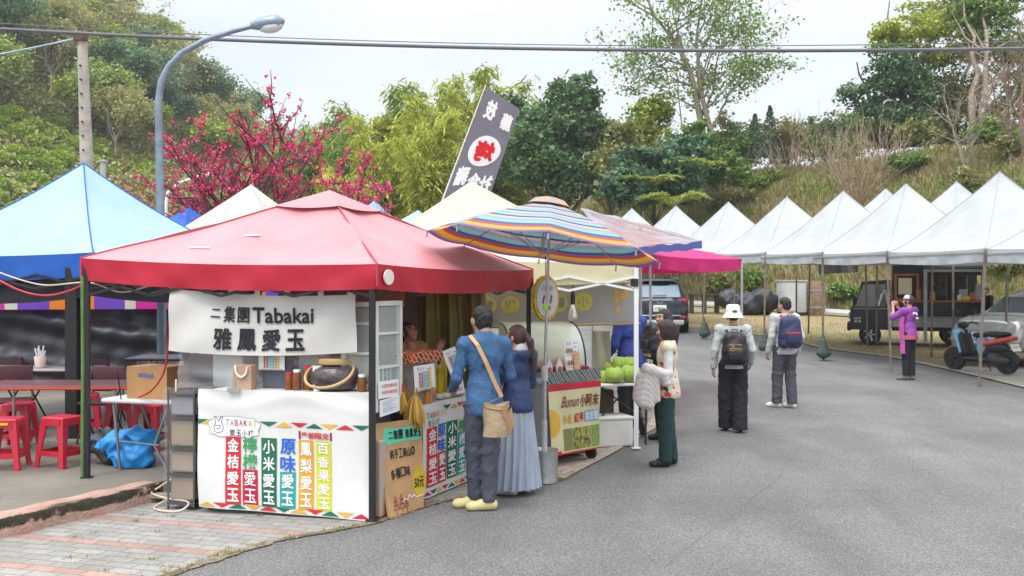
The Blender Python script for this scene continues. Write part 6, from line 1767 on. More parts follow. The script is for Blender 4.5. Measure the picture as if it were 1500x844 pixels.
t = thing('utensil_cup', 'cream cup of spoons and tissue on the dark dining table', 'cup', (-5.62, 12.2, SL + .756))
mb = MB(); mb.lathe([(.055, 0), (.06, .01), (.07, .13), (.066, .135), (.055, .02)], 18); mb.build('cup', mat('cream_plastic', (.70, .55, .46), .5), t, smooth=50)
for k in range(7):
 mb = MB(); a_ = k * 2.4; mb.tube([(cos(a_) * .02, sin(a_) * .02, .05), (cos(a_) * .06, sin(a_) * .05, .20 + .03 * (k % 3))], .009, 5); mb.build('spoon', p_white, t)
def dchair(label, loc, rz):
 t_ = thing('dining_chair', label, 'chair', loc, rz, 'dark folding chairs at the dining tables')
 m_ = mat('maroon_vinyl', (.07, .02, .028), .5)
 mb = MB(); mb.rbox((0, 0, .44), (.40, .38, .04), .03); mb.build('seat', m_, t_, smooth=40)
 mb = MB(); mb.rbox((0, .20, .70), (.38, .035, .24), .015); mb.build('backrest', m_, t_, smooth=40)
 for s_ in (-1, 1):
  mb = MB(); mb.tube([(s_ * .19, -.20, .01), (s_ * .19, .12, .5), (s_ * .18, .21, .84)], .011, 6); mb.build('leg', c_black, t_)
  mb = MB(); mb.tube([(s_ * .17, .24, .01), (s_ * .17, -.12, .44)], .011, 6); mb.build('leg', c_black, t_)
 return t_
ch0 = dchair('dark folding chair behind the red edged table, facing away', (-4.55, 11.35, SL), 0)
for x, y, rz, lb in ((-5.6, 11.5, .4, 'dark folding chair turned sideways at the left edge'), (-5.15, 12.9, 3.0, 'dark folding chair beyond the cup table'), (-4.0, 12.3, 1.6, 'dark folding chair behind the green pole'), (-6.2, 13.0, 2.8, 'dark folding chair far left beyond the cup table'), (-4.1, 13.5, .2, 'dark folding chair at the rear table')): dup(ch0, (x, y, SL), rz, lb)
t = thing('stove_table', 'low black gas cooker on a stand behind the cardboard box', 'cooker')
c_ = Vector((-4.05, 14.0, 0)); mb = MB(); mb.rbox(c_ + Vector((0, 0, SL + .84)), (.8, .45, .22), .04); mb.build('body', c_black, t)
for k in range(3):
 mb = MB(); mb.lathe([(.03, 0), (.03, .02)], 10, c_ + Vector((-.25 + .25 * k, -.23, SL + .84)), Matrix.Rotation(R(90), 3, 'X')); mb.build('knob', c_steel, t)
for sx_ in (-.35, .35):
 mb = MB(); mb.box(c_ + Vector((sx_, 0, SL + .365)), (.04, .4, .73)); mb.build('leg', c_black, t)
settle(t, c_ + Vector((0, 0, SL)))
# cables and cords
def cord(name, label, pts, r, m, n=10, sagk=0, cat='cable'):
 pts = [Vector(p) for p in pts]; out_ = []
 for i in range(len(pts) - 1):      # catmull-rom through the points
  p0, p1, p2, p3 = pts[max(i - 1, 0)], pts[i], pts[i + 1], pts[min(i + 2, len(pts) - 1)]
  for k in range(n):
   t_ = k / n
   out_.append(.5 * ((2 * p1) + (p2 - p0) * t_ + (2 * p0 - 5 * p1 + 4 * p2 - p3) * t_ ** 2 + (3 * p1 - p0 - 3 * p2 + p3) * t_ ** 3))
 out_.append(pts[-1])
 return tag(MB().tube(out_, r, 6).build(name, m, smooth=180), label, cat)
m_cordw = mat('cream_cord', (.62, .52, .40), .5); m_cordr = mat('red_cord', (.55, .02, .04), .45)
cord('cable', 'white extension cable looping from the rack down to the pavers', [P(258, 556, 8.9), P(257, 600, 8.85), P(254, 650, 8.8), P(262, 690, 8.72), P(236, 712, 8.95), P(222, 722, 8.9), P(244, 730, 8.72), P(276, 736, 8.60), Vector((-2.77, 8.52, .022)), Vector((-2.95, 8.55, .022)), Vector((-3.03, 8.72, .025)), Vector((-2.85, 8.85, .10))], .009, m_cordw)
cord('cable', 'red cable hanging over the cardboard box', [P(249, 440, 9.2), P(247, 500, 9.25), P(240, 545, 9.3), P(222, 572, 9.4), P(203, 582, 9.55)], .009, m_cordr)
cord('cable', 'beige cable slung under the blue tent edge', [P(-20, 392, 10.6), P(30, 410, 10.6), P(70, 418, 10.5), P(130, 414, 9.4), P(180, 428, 9.3), P(235, 412, 9.0)], .008, m_cordw)
cord('cable', 'red cable slung across to the left leg of the red tent', [P(-20, 400, 10.4), P(25, 424, 10.3), P(65, 433, 10.1), P(105, 425, 9.8), P(145, 404, 9.3)], .010, m_cordr)
cord('cable', 'thin black cable trailing from the box to the slab', [P(172, 545, 9.6), P(178, 600, 9.6), P(170, 660, 9.75), P(185, 700, 9.75), P(215, 712, 9.5)], .006, p_black)
# overhead lines, lamp post, utility pole
t = thing('utility_pole', 'weathered concrete utility pole with step holes at the upper left', 'pole')
Yp = 26; pts = [Vector((P(129, 300, Yp).x, Yp, 0)), P(127, 240, Yp), P(120, 48, Yp)]
mb = MB(); mb.tube(pts, [.19, .165, .115], 14); mb.build('shaft', mat('old_concrete', (.40, .36, .31), .9, var=.22, vs=3, bump=.5, bs=25), t, smooth=60)
for k in range(8):
 p_ = P(121.6 + k * .75, 98 + k * 20.5, Yp); mb = MB(); mb.tube([p_ + Vector((0, -.20, 0)), p_ + Vector((0, -.10, 0))], .025, 6); mb.build('step_hole', c_black, t)
mb = MB(); mb.box(P(118, 55, Yp - .1), (.32, .16, .16)); mb.tube([P(112, 57, Yp), P(124, 55, Yp - .2)], .05, 8); mb.build('bracket', mat('rusty_iron', (.12, .06, .05), .8), t)
settle(t, (pts[0].x, Yp, SL))
tag(MB().tube([Vector((P(151, 300, 28).x, 28, 0)), P(151, 235, 28)], .08, 8).box(P(151, 236, 28), (.2, .2, .05)).build('post', mat('grey_post', (.42, .42, .40), .8)), 'short grey post just right of the utility pole', 'post')
t = thing('street_lamp', 'blue grey steel street lamp with a long curved arm over the stalls', 'street lamp')
Yl = 15.4; m_lamp = mat('lamp_steel', (.22, .27, .33), .45, .5, var=.18, vs=8)
base = Vector((-5.27, Yl, SL)); mb = MB()
mb.tube([base, P(237, 420, Yl), P(234, 260, Yl), P(232, 150, Yl), P(236, 120, Yl), P(247, 98, Yl), P(266, 78, Yl), P(300, 59, Yl), P(340, 46, Yl), P(372, 38, Yl)], [.075, .07, .062, .055, .052, .05, .048, .045, .04, .036], 12); mb.build('pole', m_lamp, t, smooth=60)
mb = MB(); hd = P(392, 34, Yl); Mh = Matrix.Rotation(R(-8), 3, 'Y')
mb.lathe([(.02, -.26), (.06, -.25), (.10, -.10), (.115, .05), (.10, .17), (.05, .24), (.01, .26)], 16, hd, Mh @ Matrix.Rotation(R(90), 3, 'Y')); mb.build('lamp_head', m_lamp, t, smooth=50)
mb = MB(); mb.ball(hd + Vector((.05, 0, -.05)), (.19, .10, .10), 10, Mh); mb.build('lens', mat('lamp_lens', (.55, .56, .55), .15, spec=.7), t, smooth=60)
settle(t, base)
t = thing('street_lamp', 'small white street lamp with a thin arm seen through the cherry blossom', 'street lamp')
Yw = 32; mb = MB(); mb.tube([Vector((P(243, 400, Yw).x, Yw, 0)), P(243, 300, Yw), P(246, 282, Yw), P(262, 268, Yw), P(298, 256, Yw)], [.07, .06, .05, .045, .04], 8); mb.build('pole', c_whitem, t, smooth=60)
mb = MB(); mb.rbox(P(301, 256, Yw), (.36, .16, .14), .05); mb.build('lamp_head', c_whitem, t, smooth=50); settle(t, Vector((P(243, 400, Yw).x, Yw, 0)))
m_cab = mat('cable_grey', (.12, .125, .14), .5)
def wire(label, a_, b_, mid, r, m=m_cab, name='overhead_cable'):
 a_, b_, mid = Vector(a_), Vector(b_), Vector(mid); c2 = mid * 2 - (a_ + b_) / 2
 return tag(MB().tube([a_ * (1 - k / 40) ** 2 + c2 * 2 * (k / 40) * (1 - k / 40) + b_ * (k / 40) ** 2 for k in range(41)], r, 6).build(name, m, smooth=180), label, 'cable')
wire('thick grey overhead cable crossing the whole sky', P(-300, 23, 19), P(1850, 62, 19), P(760, 71, 19), .034)
wire('thin overhead wire just above the thick cable', P(-300, 12, 19.4), P(1850, 48, 19.4), P(760, 65, 19.4), .009)
wire('pale blue cable running left from the utility pole', P(-260, 118, 26), P(114, 56, 26), P(-70, 92, 26), .024, mat('pale_blue_cable', (.33, .42, .50), .5))
# ================================================================== THE CABBAGE AND DOUGHNUT STALL
p_cream = mat('print_cream', (.66, .60, .36), .6, var=.06)
t = thing('banner', 'grey white banner with yellow discs, seen from its back in the cream tent', 'banner')
bk = Sheet(P(648, 480, 12.45), P(934, 472, 12.1), P(934, 409, 12.1), P(650, 424, 12.45), wave=lambda a, b: .015 * sin(a * 8 + b * 3) + .012 * sin(a * 17 - b * 5) + .02 * (1 - b) * sin(a * 4), lift=.006)
bk.cloth('cloth', mat('banner_back', (.46, .455, .47), .7, var=.06, trans=.2, bump=.2, bs=4), t, 50, 16, .003)
p_dim = mat('dim_yellow', (.62, .56, .13), .7, var=.06)
for px, ch in ((685, '圈'), (716.6, '甜'), (750, '甜'), (788, '末'), (821, '阿'), (856.5, '小')):
 u = (px - 650) / 284; bk.disc(u, .52, .048, p_dim, .005, ry=.225)
 bk.flip = True; bk.bold = .0; bk.text(ch, 1 - u - .028, .40, 1 - u + .028, .66, p_gray, .009); bk.flip = False
for k in range(9):
 r_ = random.Random(k); u, v = .915 + r_.uniform(-.03, .03), .5 + r_.uniform(-.25, .25)
 bk.disc(u, v, .014, mat('dim_orange', (.66, .40, .14), .7), .004 + k * .0004, n=7, ry=.09)
bk.marks('lettering', t)
mb = MB(); mb.tube([P(640, 482, 12.46), P(938, 474, 12.1)], .014, 6); mb.build('bar', mat('yellow_bamboo', (.42, .30, .09), .6, var=.2), t); settle(t, P(790, 480, 12.3))
# hanging bulb
t = thing('hanging_lamp', 'reflector bulb in a black socket hanging in the cream tent', 'lamp'); q = P(839, 440, 11.8)
mb = MB(); mb.tube([q + Vector((.02, 0, .32)), q + Vector((.005, 0, .2)), q], .006, 5); mb.build('cord', c_black, t)
mb = MB(); mb.lathe([(.022, 0), (.026, .02), (.026, .11), (.018, .14), (.010, .17)], 14, q + Vector((0, 0, -.05))); mb.build('socket', c_black, t, smooth=50)
mb = MB(); mb.lathe([(.022, .0), (.030, -.03), (.055, -.12), (.058, -.15), (.045, -.185), (.01, -.2)], 18, q + Vector((0, 0, -.05))); mb.build('bulb', mat('silver_glass', (.55, .53, .48), .12, .5), t, smooth=60); settle(t, q)
# round sign hung on the parasol pole side
t = thing('round_sign', 'round hanging sign with frilled yellow rim, turned side on behind the parasol pole', 'sign')
q = P(799, 437, 10.9); rn = Matrix.Rotation(R(55), 3, 'Z')
def rs(x, z, y=0): return q + rn @ Vector((x, y, z))
mb = MB(); N_ = 44
mb.raw([rs(.235 * (1 + .035 * (k % 2)) * cos(2 * pi * k / N_), .235 * (1 + .035 * (k % 2)) * sin(2 * pi * k / N_), y) for y in (-.018, .018) for k in range(N_)], [tuple(range(N_)), tuple(reversed(range(N_, 2 * N_)))] + [(k, N_ + k, N_ + (k + 1) % N_, (k + 1) % N_) for k in range(N_)]); mb.build('rim', mat('frill_yellow', (.55, .34, .03), .6, var=.2, vs=10), t)
sg = Sheet(rs(-.2, -.2, -.021), rs(.2, -.2, -.021), rs(.2, .2, -.021), rs(-.2, .2, -.021), lift=.003)
sg.disc(.5, .5, .5, mat('sign_grey', (.50, .52, .56), .5), .001, ry=.5); sg.chars('山豬肉', .24, .70, .78, .84, p_gray, lift=.004)
for k in range(3): sg.stroke([(.28 + k * .18, .36), (.36 + k * .18, .58)], .03, p_brown, .004)
sg.chars('香腸', .3, .18, .7, .3, p_red, lift=.004)
sg.marks('lettering', t); mb = MB(); mb.tube([rs(0, .24), rs(0, .46)], .004, 4); mb.build('cord', c_black, t); settle(t, q)
# glass topped food case
t = thing('food_case', 'grey food warmer with curved glass front behind the doughnut cart', 'food case')
fb = Vector((.34, 11.5, 0))
mb = MB(); mb.rbox(fb + Vector((0, 0, .50)), (.86, .62, .92), .02, .25); mb.build('body', mat('dull_steel', (.19, .19, .20), .4, .4, var=.1), t, smooth=30)
mb = MB(); mb.rbox(fb + Vector((0, 0, .985)), (.90, .66, .05), .015, .25); mb.build('worktop', mat('maroon_tray', (.22, .02, .03), .4), t, smooth=30)
Rf = Matrix.Rotation(.25, 3, 'Z')
mb = MB(); mb.grid(lambda u, v: fb + Rf @ Vector((-.42 + .84 * u, -.28 + .56 * (1 - cos(v * pi / 2)), 1.01 + .46 * sin(v * pi / 2))), 10, 14); mb.build('glass', glassmat('case_glass', (.84, .92, .84), .04, .30), t, smooth=180)
for s_ in (-.42, .42):
 mb = MB(); mb.tube([fb + Rf @ Vector((s_, -.28 + .56 * (1 - cos(k * pi / 24)), 1.01 + .46 * sin(k * pi / 24))) for k in range(13)], .010, 6); mb.build('rim', c_black, t)
mb = MB(); mb.box(fb + Rf @ Vector((0, .30, 1.24)), (.86, .02, .48), .25); mb.build('back_panel', mat('cream_panel', (.52, .49, .36), .5), t)
for k in range(6):
 mb = MB(); mb.rbox(fb + Rf @ Vector((-.30 + .12 * k, -.05, 1.05)), (.09, .16, .07), .03, .25); mb.build('bun', mat('bun_brown', (.40, .22, .09), .6, var=.2), t, smooth=60)
settle(t, fb + Vector((0, 0, .04)))
# doughnut cart
t = thing('food_cart', 'wheeled food cart with a printed cream banner for millet doughnuts', 'cart')
A0, A1 = Vector((.375, 10.55, 0)), Vector((.945, 11.15, 0)); cd = (A1 - A0).normalized(); cn = Vector((-cd.y, cd.x, 0)); Lc = (A1 - A0).length; cang = math.atan2(cd.y, cd.x)
cx_ = lambda u, v, z: A0 + cd * u + cn * v + Vector((0, 0, z))
mb = MB(); mb.box(cx_(Lc / 2, .28, .51), (Lc - .03, .50, .72), cang); mb.build('body', mat('cart_grey', (.30, .30, .31), .5), t)
mb = MB(); mb.box(cx_(Lc / 2, .28, .885), (Lc + .02, .56, .025), cang); mb.build('top', mat('cart_top', (.42, .42, .43), .35, .4), t)
for u, v in ((.06, .06), (Lc - .06, .06), (.06, .5), (Lc - .06, .5)):
 mb = MB(); mb.lathe([(.03, -.02), (.065, -.022), (.072, -.01), (.072, .01), (.065, .022), (.03, .02)], 18, cx_(u, v, .08), Matrix.Rotation(cang, 3, 'Z') @ Matrix.Rotation(R(90), 3, 'Y')); mb.build('wheel', mat('black_rubber', (.02, .02, .022), .7), t, smooth=50)
def kente_m():
 m = bpy.data.materials.new('woven_bands'); m.use_nodes = True; t_ = m.node_tree; l = t_.links.new; b = t_.nodes['Principled BSDF']; b.inputs['Roughness'].default_value = .85
 c_ = t_.nodes.new('ShaderNodeTexCoord'); wv = t_.nodes.new('ShaderNodeTexWave'); wv.bands_direction = 'DIAGONAL'; wv.inputs['Scale'].default_value = 5.5; wv.inputs['Distortion'].default_value = 2; wv.inputs['Detail'].default_value = 2
 l(c_.outputs['Object'], wv.inputs['Vector']); r = t_.nodes.new('ShaderNodeValToRGB'); e = r.color_ramp.elements; r.color_ramp.interpolation = 'CONSTANT'
 for p_ in (.2, .4, .6, .8): e.new(p_)
 for i, c__ in enumerate(((.04, .03, .03), (.05, .22, .18), (.44, .38, .36), (.16, .05, .05), (.40, .42, .42), (.06, .10, .09))):
  e[i].position = i / 6; e[i].color = (*c__, 1)
 l(wv.outputs['Fac'], r.inputs[0]); l(r.outputs[0], b.inputs['Base Color']); return m
mb = MB(); mb.grid(lambda u, v: cx_(-.02 + (Lc + .04) * u, -.012 - .008 * sin(u * 20) + .02 * v, .885 + .115 * v), 30, 4, .01); mb.build('runner', kente_m(), t, smooth=60)
cs_ = Sheet(cx_(.03, -.012, .13), cx_(Lc, -.012, .13), cx_(Lc, -.016, .87), cx_(-.025, -.016, .87), wave=lambda a, b: .006 * sin(a * 10 + b * 4) + .004 * sin(b * 9), lift=.004)
co = cs_.cloth('printed_cloth', p_cream, t, 24, 24, .004)
cs_.rect(0, .91, 1, 1.0, p_crim); cs_.rect(.0, .0, .2, .055, p_red); cs_.rect(.2, .0, 1, .02, p_red)
cs_.poly([(.005, .30)] + [(.005 + .21 * sin(k * pi / 16), .46 - .20 * cos(k * pi / 16)) for k in range(17)] + [(.005, .62)], p_must, .003)
cs_.bold = .02
cs_.text('Bunun', .25, .66, .56, .82, p_brown, slant=.12); cs_.fat = .02
cs_.chars('小阿末', .58, .64, .97, .82, p_brown, gap=.06)
cs_.chars('小米', .25, .42, .43, .56, p_must); cs_.text('.', .44, .42, .455, .44, p_must); cs_.chars('紅藜', .47, .43, .66, .57, p_red)
cs_.rect(.675, .42, .97, .58, mat('print_sky', (.08, .40, .68), .6), .003); cs_.chars('甜甜圈', .685, .435, .96, .565, p_white, lift=.008)
for k, (m_, m2) in enumerate((((.30, .20, .10), (.14, .26, .05)), ((.03, .05, .03), (.50, .44, .08)), ((.04, .06, .03), (.55, .50, .12)), ((.12, .30, .04), (.34, .40, .12)))):
 cs_.rect(.255 + k * .187, .045, .255 + k * .187 + .178, .355, mat('photo_print_%d' % k, m_, .5, col2=m2, vs=22), .003, n=2)
cs_.marks('lettering', co); settle(t, cx_(Lc / 2, .25, .01))
t_ = poster('menu_board', 'white and orange picture menu standing on the doughnut cart', cx_(.40, .10, .99), cx_(.62, .10, .99), cx_(.62, .14, 1.30), cx_(.40, .14, 1.30), kind=9)
sh = Sheet(cx_(.40, .085, .995), cx_(.62, .085, .995), cx_(.62, .125, 1.305), cx_(.40, .125, 1.305), lift=.002)
sh.rect(.55, 0, 1, .62, mat('menu_orange', (.62, .34, .16), .6), .003, n=1)
for r0 in (.56, .14):
 for k in range(4): sh.disc(.09 + k * .125, r0 + .1, .045, p_brown, .005, n=10, ry=.10)
 sh.rect(.05, r0 - .06, .5, r0 - .03, p_must, .004, n=1)
for j in range(6): sh.rect(.6, .9 - j * .14, .94 - (j % 3) * .08, .93 - j * .14, p_gray, .005, n=1)
sh.chars('菜單', .08, .84, .45, .96, p_gray); sh.marks('lettering', t_)
for k, u in enumerate((.08, .24)):
 o = MB().prism([(-.045, 0), (.045, 0), (.05, .10), (.0, .19), (-.05, .10)], -.004, .004, cx_(u, .06, .96), Matrix.Rotation(cang, 3, 'Z')).build('price_tag', mat('tag_white', (.66, .60, .56), .6)); tag(o, 'pointed white price tag with a picture standing on the doughnut cart', 'price tag', 'pointed price tags on the cart')
 sp_ = MB(); sp_.lathe([(.0, 0), (.03, .0), (.03, .002), (.0, .002)], 12, cx_(u, .05, 1.02), Matrix.Rotation(cang, 3, 'Z') @ Matrix.Rotation(R(90), 3, 'X')); sp_.build('picture', mat('sausage_red', (.38, .10, .05), .6), o)
# cabbage table
t = thing('folding_table', 'white topped folding table loaded with cabbages under the cream tent', 'table')
tb2 = Vector((1.22, 12.25, 0)); a2_ = .30
mb = MB(); mb.rbox(tb2 + Vector((0, 0, .735)), (.74, .58, .035), .015, a2_); mb.build('top', mat('white_plastic_top', (.68, .69, .69), .4), t, smooth=40)
R2 = Matrix.Rotation(a2_, 3, 'Z')
for s_ in (-1, 1):
 for f in (-1, 1):
  mb = MB(); mb.tube([tb2 + R2 @ Vector((s_ * .32, f * .22, .72)), tb2 + R2 @ Vector((s_ * .30, f * .24, .02))], .014, 8); mb.build('leg', c_black, t, smooth=60)
 mb = MB(); mb.tube([tb2 + R2 @ Vector((s_ * .31, -.22, .30)), tb2 + R2 @ Vector((-s_ * .20, .0, .70))], .010, 6); mb.build('brace', c_black, t)
settle(t, tb2 + Vector((0, 0, .01)))
m_cab_ = leafmat('cabbage_leaf', [(.16, .30, .03), (.28, .44, .06), (.42, .56, .12), (.52, .64, .22)], trans=.1, big=.3, bscale=9)
def cabbage(label, loc, s_, seed):
 r_ = np.random.default_rng(seed); mb = MB(); root = thing('cabbage', label, 'cabbage', loc, 0, 'cabbages on the folding table')
 mb.ball((0, 0, s_ * .8), (s_ * .92, s_ * .92, s_ * .78), 14); mb.build('heart', m_cab_, root, smooth=180)
 for k in range(7):
  a_ = k * 2.4 + r_.uniform(-.3, .3); b_ = MB(); tilt = r_.uniform(.0, .5)
  def lf(u, v):
   th = a_ + (u - .5) * 2.0; ph_ = -1.1 + v * (2.0 + tilt); rr = s_ * (1.0 + .03 * k / 7 + .10 * v ** 4 + .03 * sin(u * 25) * v ** 2)
   return Vector((cos(th) * cos(ph_) * rr, sin(th) * cos(ph_) * rr, s_ * .8 + sin(ph_) * rr * .82))
  b_.grid(lf, 12, 9, .003); b_.build('leaf', m_cab_, root, smooth=180)
 return root
cab_l = ['lowest left green cabbage beside the cream cloth', 'round cabbage in front of the pile on the table', 'cabbage on top of the pile, left of the palest', 'palest cabbage at the top right of the pile', 'big bright cabbage at the right front of the table', 'small cabbage half hidden at the back of the pile']
for i, (px, py, Yc_, s_) in enumerate(((886, 563, 12.05, .085), (900, 561, 12.0, .115), (908, 541, 12.3, .10), (922, 545, 12.3, .10), (924, 562, 12.1, .125), (893, 548, 12.4, .085))):
 q = P(px, py, Yc_); q.z = max(q.z, .755) if i not in (2, 3) else .755 + .12
 cabbage(cab_l[i], q, s_, i)
o = MB().rbox((1.12, 12.1, .175), (.52, .36, .32), .02, .3).build('foam_box', mat('foam_white', (.62, .61, .57), .8, var=.06)); tag(o, 'white foam box on the pavers under the cabbage table', 'box')
MB().rbox((1.12, 12.1, .345), (.54, .38, .04), .015, .3).build('lid', mat('foam_white', (.62, .61, .57), .8), o)
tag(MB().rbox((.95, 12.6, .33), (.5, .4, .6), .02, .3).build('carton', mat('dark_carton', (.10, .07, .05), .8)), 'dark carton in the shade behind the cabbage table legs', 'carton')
t = thing('hand_truck', 'black wheeled trolley behind the white tent leg', 'trolley')
mb = MB(); mb.lathe([(.05, -.02), (.15, -.025), (.165, 0), (.15, .025), (.05, .02)], 22, (1.62, 12.9, .17), Matrix.Rotation(R(80), 3, 'Y')); mb.build('wheel', mat('black_rubber', (.02, .02, .022), .7), t, smooth=50)
mb = MB(); mb.tube([(1.55, 12.9, .17), (1.5, 13.0, .8), (1.45, 13.05, 1.0)], .015, 6); mb.build('handle', c_black, t); settle(t, (1.62, 12.9, .01))
tag(MB().grid(lambda u, v: P(868 + 26 * u, 551 - 66 * v, 12.5) + Vector((0, .02 * sin(u * 9 + v * 3), 0)), 8, 10, .01).build('cloth_screen', mat('cream_screen', (.56, .52, .40), .8, var=.06, trans=.15), smooth=60), 'cream cloth screen hanging below the yellow disc banner, left of the cabbages', 'cloth screen')
t = thing('side_table', 'small wooden table of jars behind the cabbages', 'table', (1.55, 14.3, 0))
mb = MB(); mb.box((0, 0, .98), (.7, .5, .03)); mb.build('top', mat('old_wood', (.33, .26, .18), .8), t)
for x in (-.3, .3):
 for y in (-.2, .2): MB().box((x, y, .49), (.04, .04, .95)).build('leg', mat('old_wood', (.33, .26, .18), .8), t)
for k in range(5):
 o = thing('jar', 'small red lidded jar on the wooden table behind the cabbages', 'jar', (1.28 + .12 * k, 14.2, .996), 0, 'jars on the wooden table')
 MB().lathe([(.04, 0), (.045, .01), (.045, .11), (.035, .13)], 12).build('body', mat('jar_red', (.30, .05, .04), .3, var=.3), o, smooth=50); MB().lathe([(.038, 0), (.038, .025)], 12, (0, 0, .128)).build('lid', p_white, o)
# ================================================================== PEOPLE
m_skin = mat('skin', (.46, .26, .18), .5, var=.06, vs=6, spec=.35)
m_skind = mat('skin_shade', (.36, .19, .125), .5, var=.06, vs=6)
m_lip = mat('lips', (.38, .11, .10), .5, var=0)
m_eye = mat('eyes', (.02, .015, .012), .25, var=0)
m_hair = mat('hair_black', (.012, .010, .010), .42, var=.3, vs=20, bump=.5, bs=60, bstretch=(6, 6, .6), spec=.5)
m_hairb = mat('hair_brown', (.055, .026, .018), .42, var=.4, vs=20, bump=.5, bs=60, bstretch=(6, 6, .6), spec=.5)
m_hairp = mat('hair_plum', (.030, .012, .016), .42, var=.3, vs=20, bump=.5, bs=60, bstretch=(6, 6, .6), spec=.5)
def rot3(yaw=0, pitch=0, roll=0):
 return np.array(Matrix.Rotation(yaw, 3, 'Z') @ Matrix.Rotation(-pitch, 3, 'X') @ Matrix.Rotation(roll, 3, 'Y'))
def head_mesh(c, M, fem=False, h=.0058):
 s = SDF()
 s.ell((0, -.012, .022), (.073, .092, .094), .02).ell((0, .022, -.045), (.050 if fem else .056, .060, .062), .04).ell((0, .05, -.088), (.022, .022, .018), .03)
 s.ell((.034, .055, -.025), (.028, .028, .026), .03).ell((-.034, .055, -.025), (.028, .028, .026), .03).ell((0, .072, .028), (.045, .016, .012), .03)
 s.cone((0, .082, .005), (0, .100, -.026), .007, .0125, .012).ell((.011, .090, -.030), .0085, .01).ell((-.011, .090, -.030), .0085, .01)
 s.ell((0, .083, -.055), (.021, .010, .0055), .008).ell((0, .081, -.064), (.018, .010, .006), .008)
 for q in (-1, 1): s.ell((q * .032, .0745, .003), (.0155, .010, .0085), .006).ell((q * .074, -.008, -.012), (.010, .020, .030), .012)
 s.cone((0, -.025, -.06), (0, -.035, -.16), .052 if not fem else .045, .056 if not fem else .048, .03)
 V, F = s.mesh(h); fc = V[F].mean(1); mi = np.zeros(len(F), int)
 lip = (np.abs(fc[:, 0]) < .022) & (fc[:, 1] > .080) & (np.abs(fc[:, 2] + .060) < .0095); mi[lip] = 1
 eye = (np.hypot((np.abs(fc[:, 0]) - .032) / .014, (fc[:, 2] - .003) / .006) < 1) & (fc[:, 1] > .06); mi[eye] = 2
 brow = (np.abs(np.abs(fc[:, 0]) - .034) < .020) & (np.abs(fc[:, 2] - .026) < .0045) & (fc[:, 1] > .06); mi[brow] = 2
 return V @ M.T + c, F, mi
def hand_mesh(w_, d, n, side=1, curl=.35, scale=1.0, h=.0048):
 """w_: wrist, d: direction of the fingers, n: the way the palm faces"""
 d = np.array(d, float); d /= np.linalg.norm(d); n = np.array(n, float); n -= (n @ d) * d; n /= np.linalg.norm(n); sdv = np.cross(d, n) * side
 W = lambda a, b, c: np.array((a, b, c)) * scale
 s = SDF(); L = lambda a, b, c: a * np.array((1., 0, 0)) + np.array((0, b, c))
 s.cone(W(0, 0, -.03), W(0, 0, .02), .024, .024, .02)
 for i, (o, ln, r) in enumerate(((-.030, .062, .0085), (-.010, .072, .009), (.010, .068, .0088), (.029, .052, .0078))):
  k = np.array((o, 0, .088 - .006 * abs(i - 1.3))); s.cone(W(o * .55, 0, .012), k * scale, .014, .0125, .012)
  a1, a2, a3 = curl * .6, curl * 1.5, curl * 2.3; p = k
  for a, f in ((a1, .45), (a2, .32), (a3, .25)):
   q = p + ln * f * 1.05 * np.array((o * .9, sin(a), cos(a))); s.cone(p * scale, q * scale, r, r * .92, .004); p = q
 b0 = np.array((-.022, .004, .022)); b1 = np.array((-.047, .018, .052)); b2 = np.array((-.050, .030 + .01 * curl, .078)); b3 = np.array((-.044, .040 + .015 * curl, .098))
 s.cone(b0 * scale, b1 * scale, .015, .0115, .012).cone(b1 * scale, b2 * scale, .0108, .0098, .005).cone(b2 * scale, b3 * scale, .0096, .008, .005)
 V, F = s.mesh(h); V[:, 0] *= 1
 B = np.stack([sdv, n, d], 0)
 V2_ = V @ B + np.array(w_)
 if np.linalg.det(B) < 0: F = F[:, ::-1]
 return V2_, F
def folds(amp, seeds, zs):
 r_ = np.random.default_rng(seeds); Fr = r_.normal(size=(5, 3)) * np.array([17, 17, 15]); ph = r_.uniform(0, 6, 5)
 def f(X):
  o = 0
  for a, p in zip(Fr, ph): o = o + (1 - np.abs(np.sin(X @ a + p + 1.6 * np.sin(X @ a[[2, 0, 1]] * .55)))) ** 2.2 - .3
  return -amp * o * .55
 return f
BASE = dict(head=(0, .015, 1.585), neck=(0, -.015, 1.44), chest=(0, 0, 1.26), waist=(0, .005, 1.05), hip=(0, 0, .93),
   shL=(-.18, -.01, 1.385), shR=(.18, -.01, 1.385), elL=(-.225, -.03, 1.10), elR=(.225, -.03, 1.10), wrL=(-.225, .03, .86), wrR=(.225, .03, .86),
   hpL=(-.085, 0, .90), hpR=(.085, 0, .90), knL=(-.095, .015, .49), knR=(.095, .015, .49), anL=(-.10, -.02, .085), anR=(.10, -.02, .085))
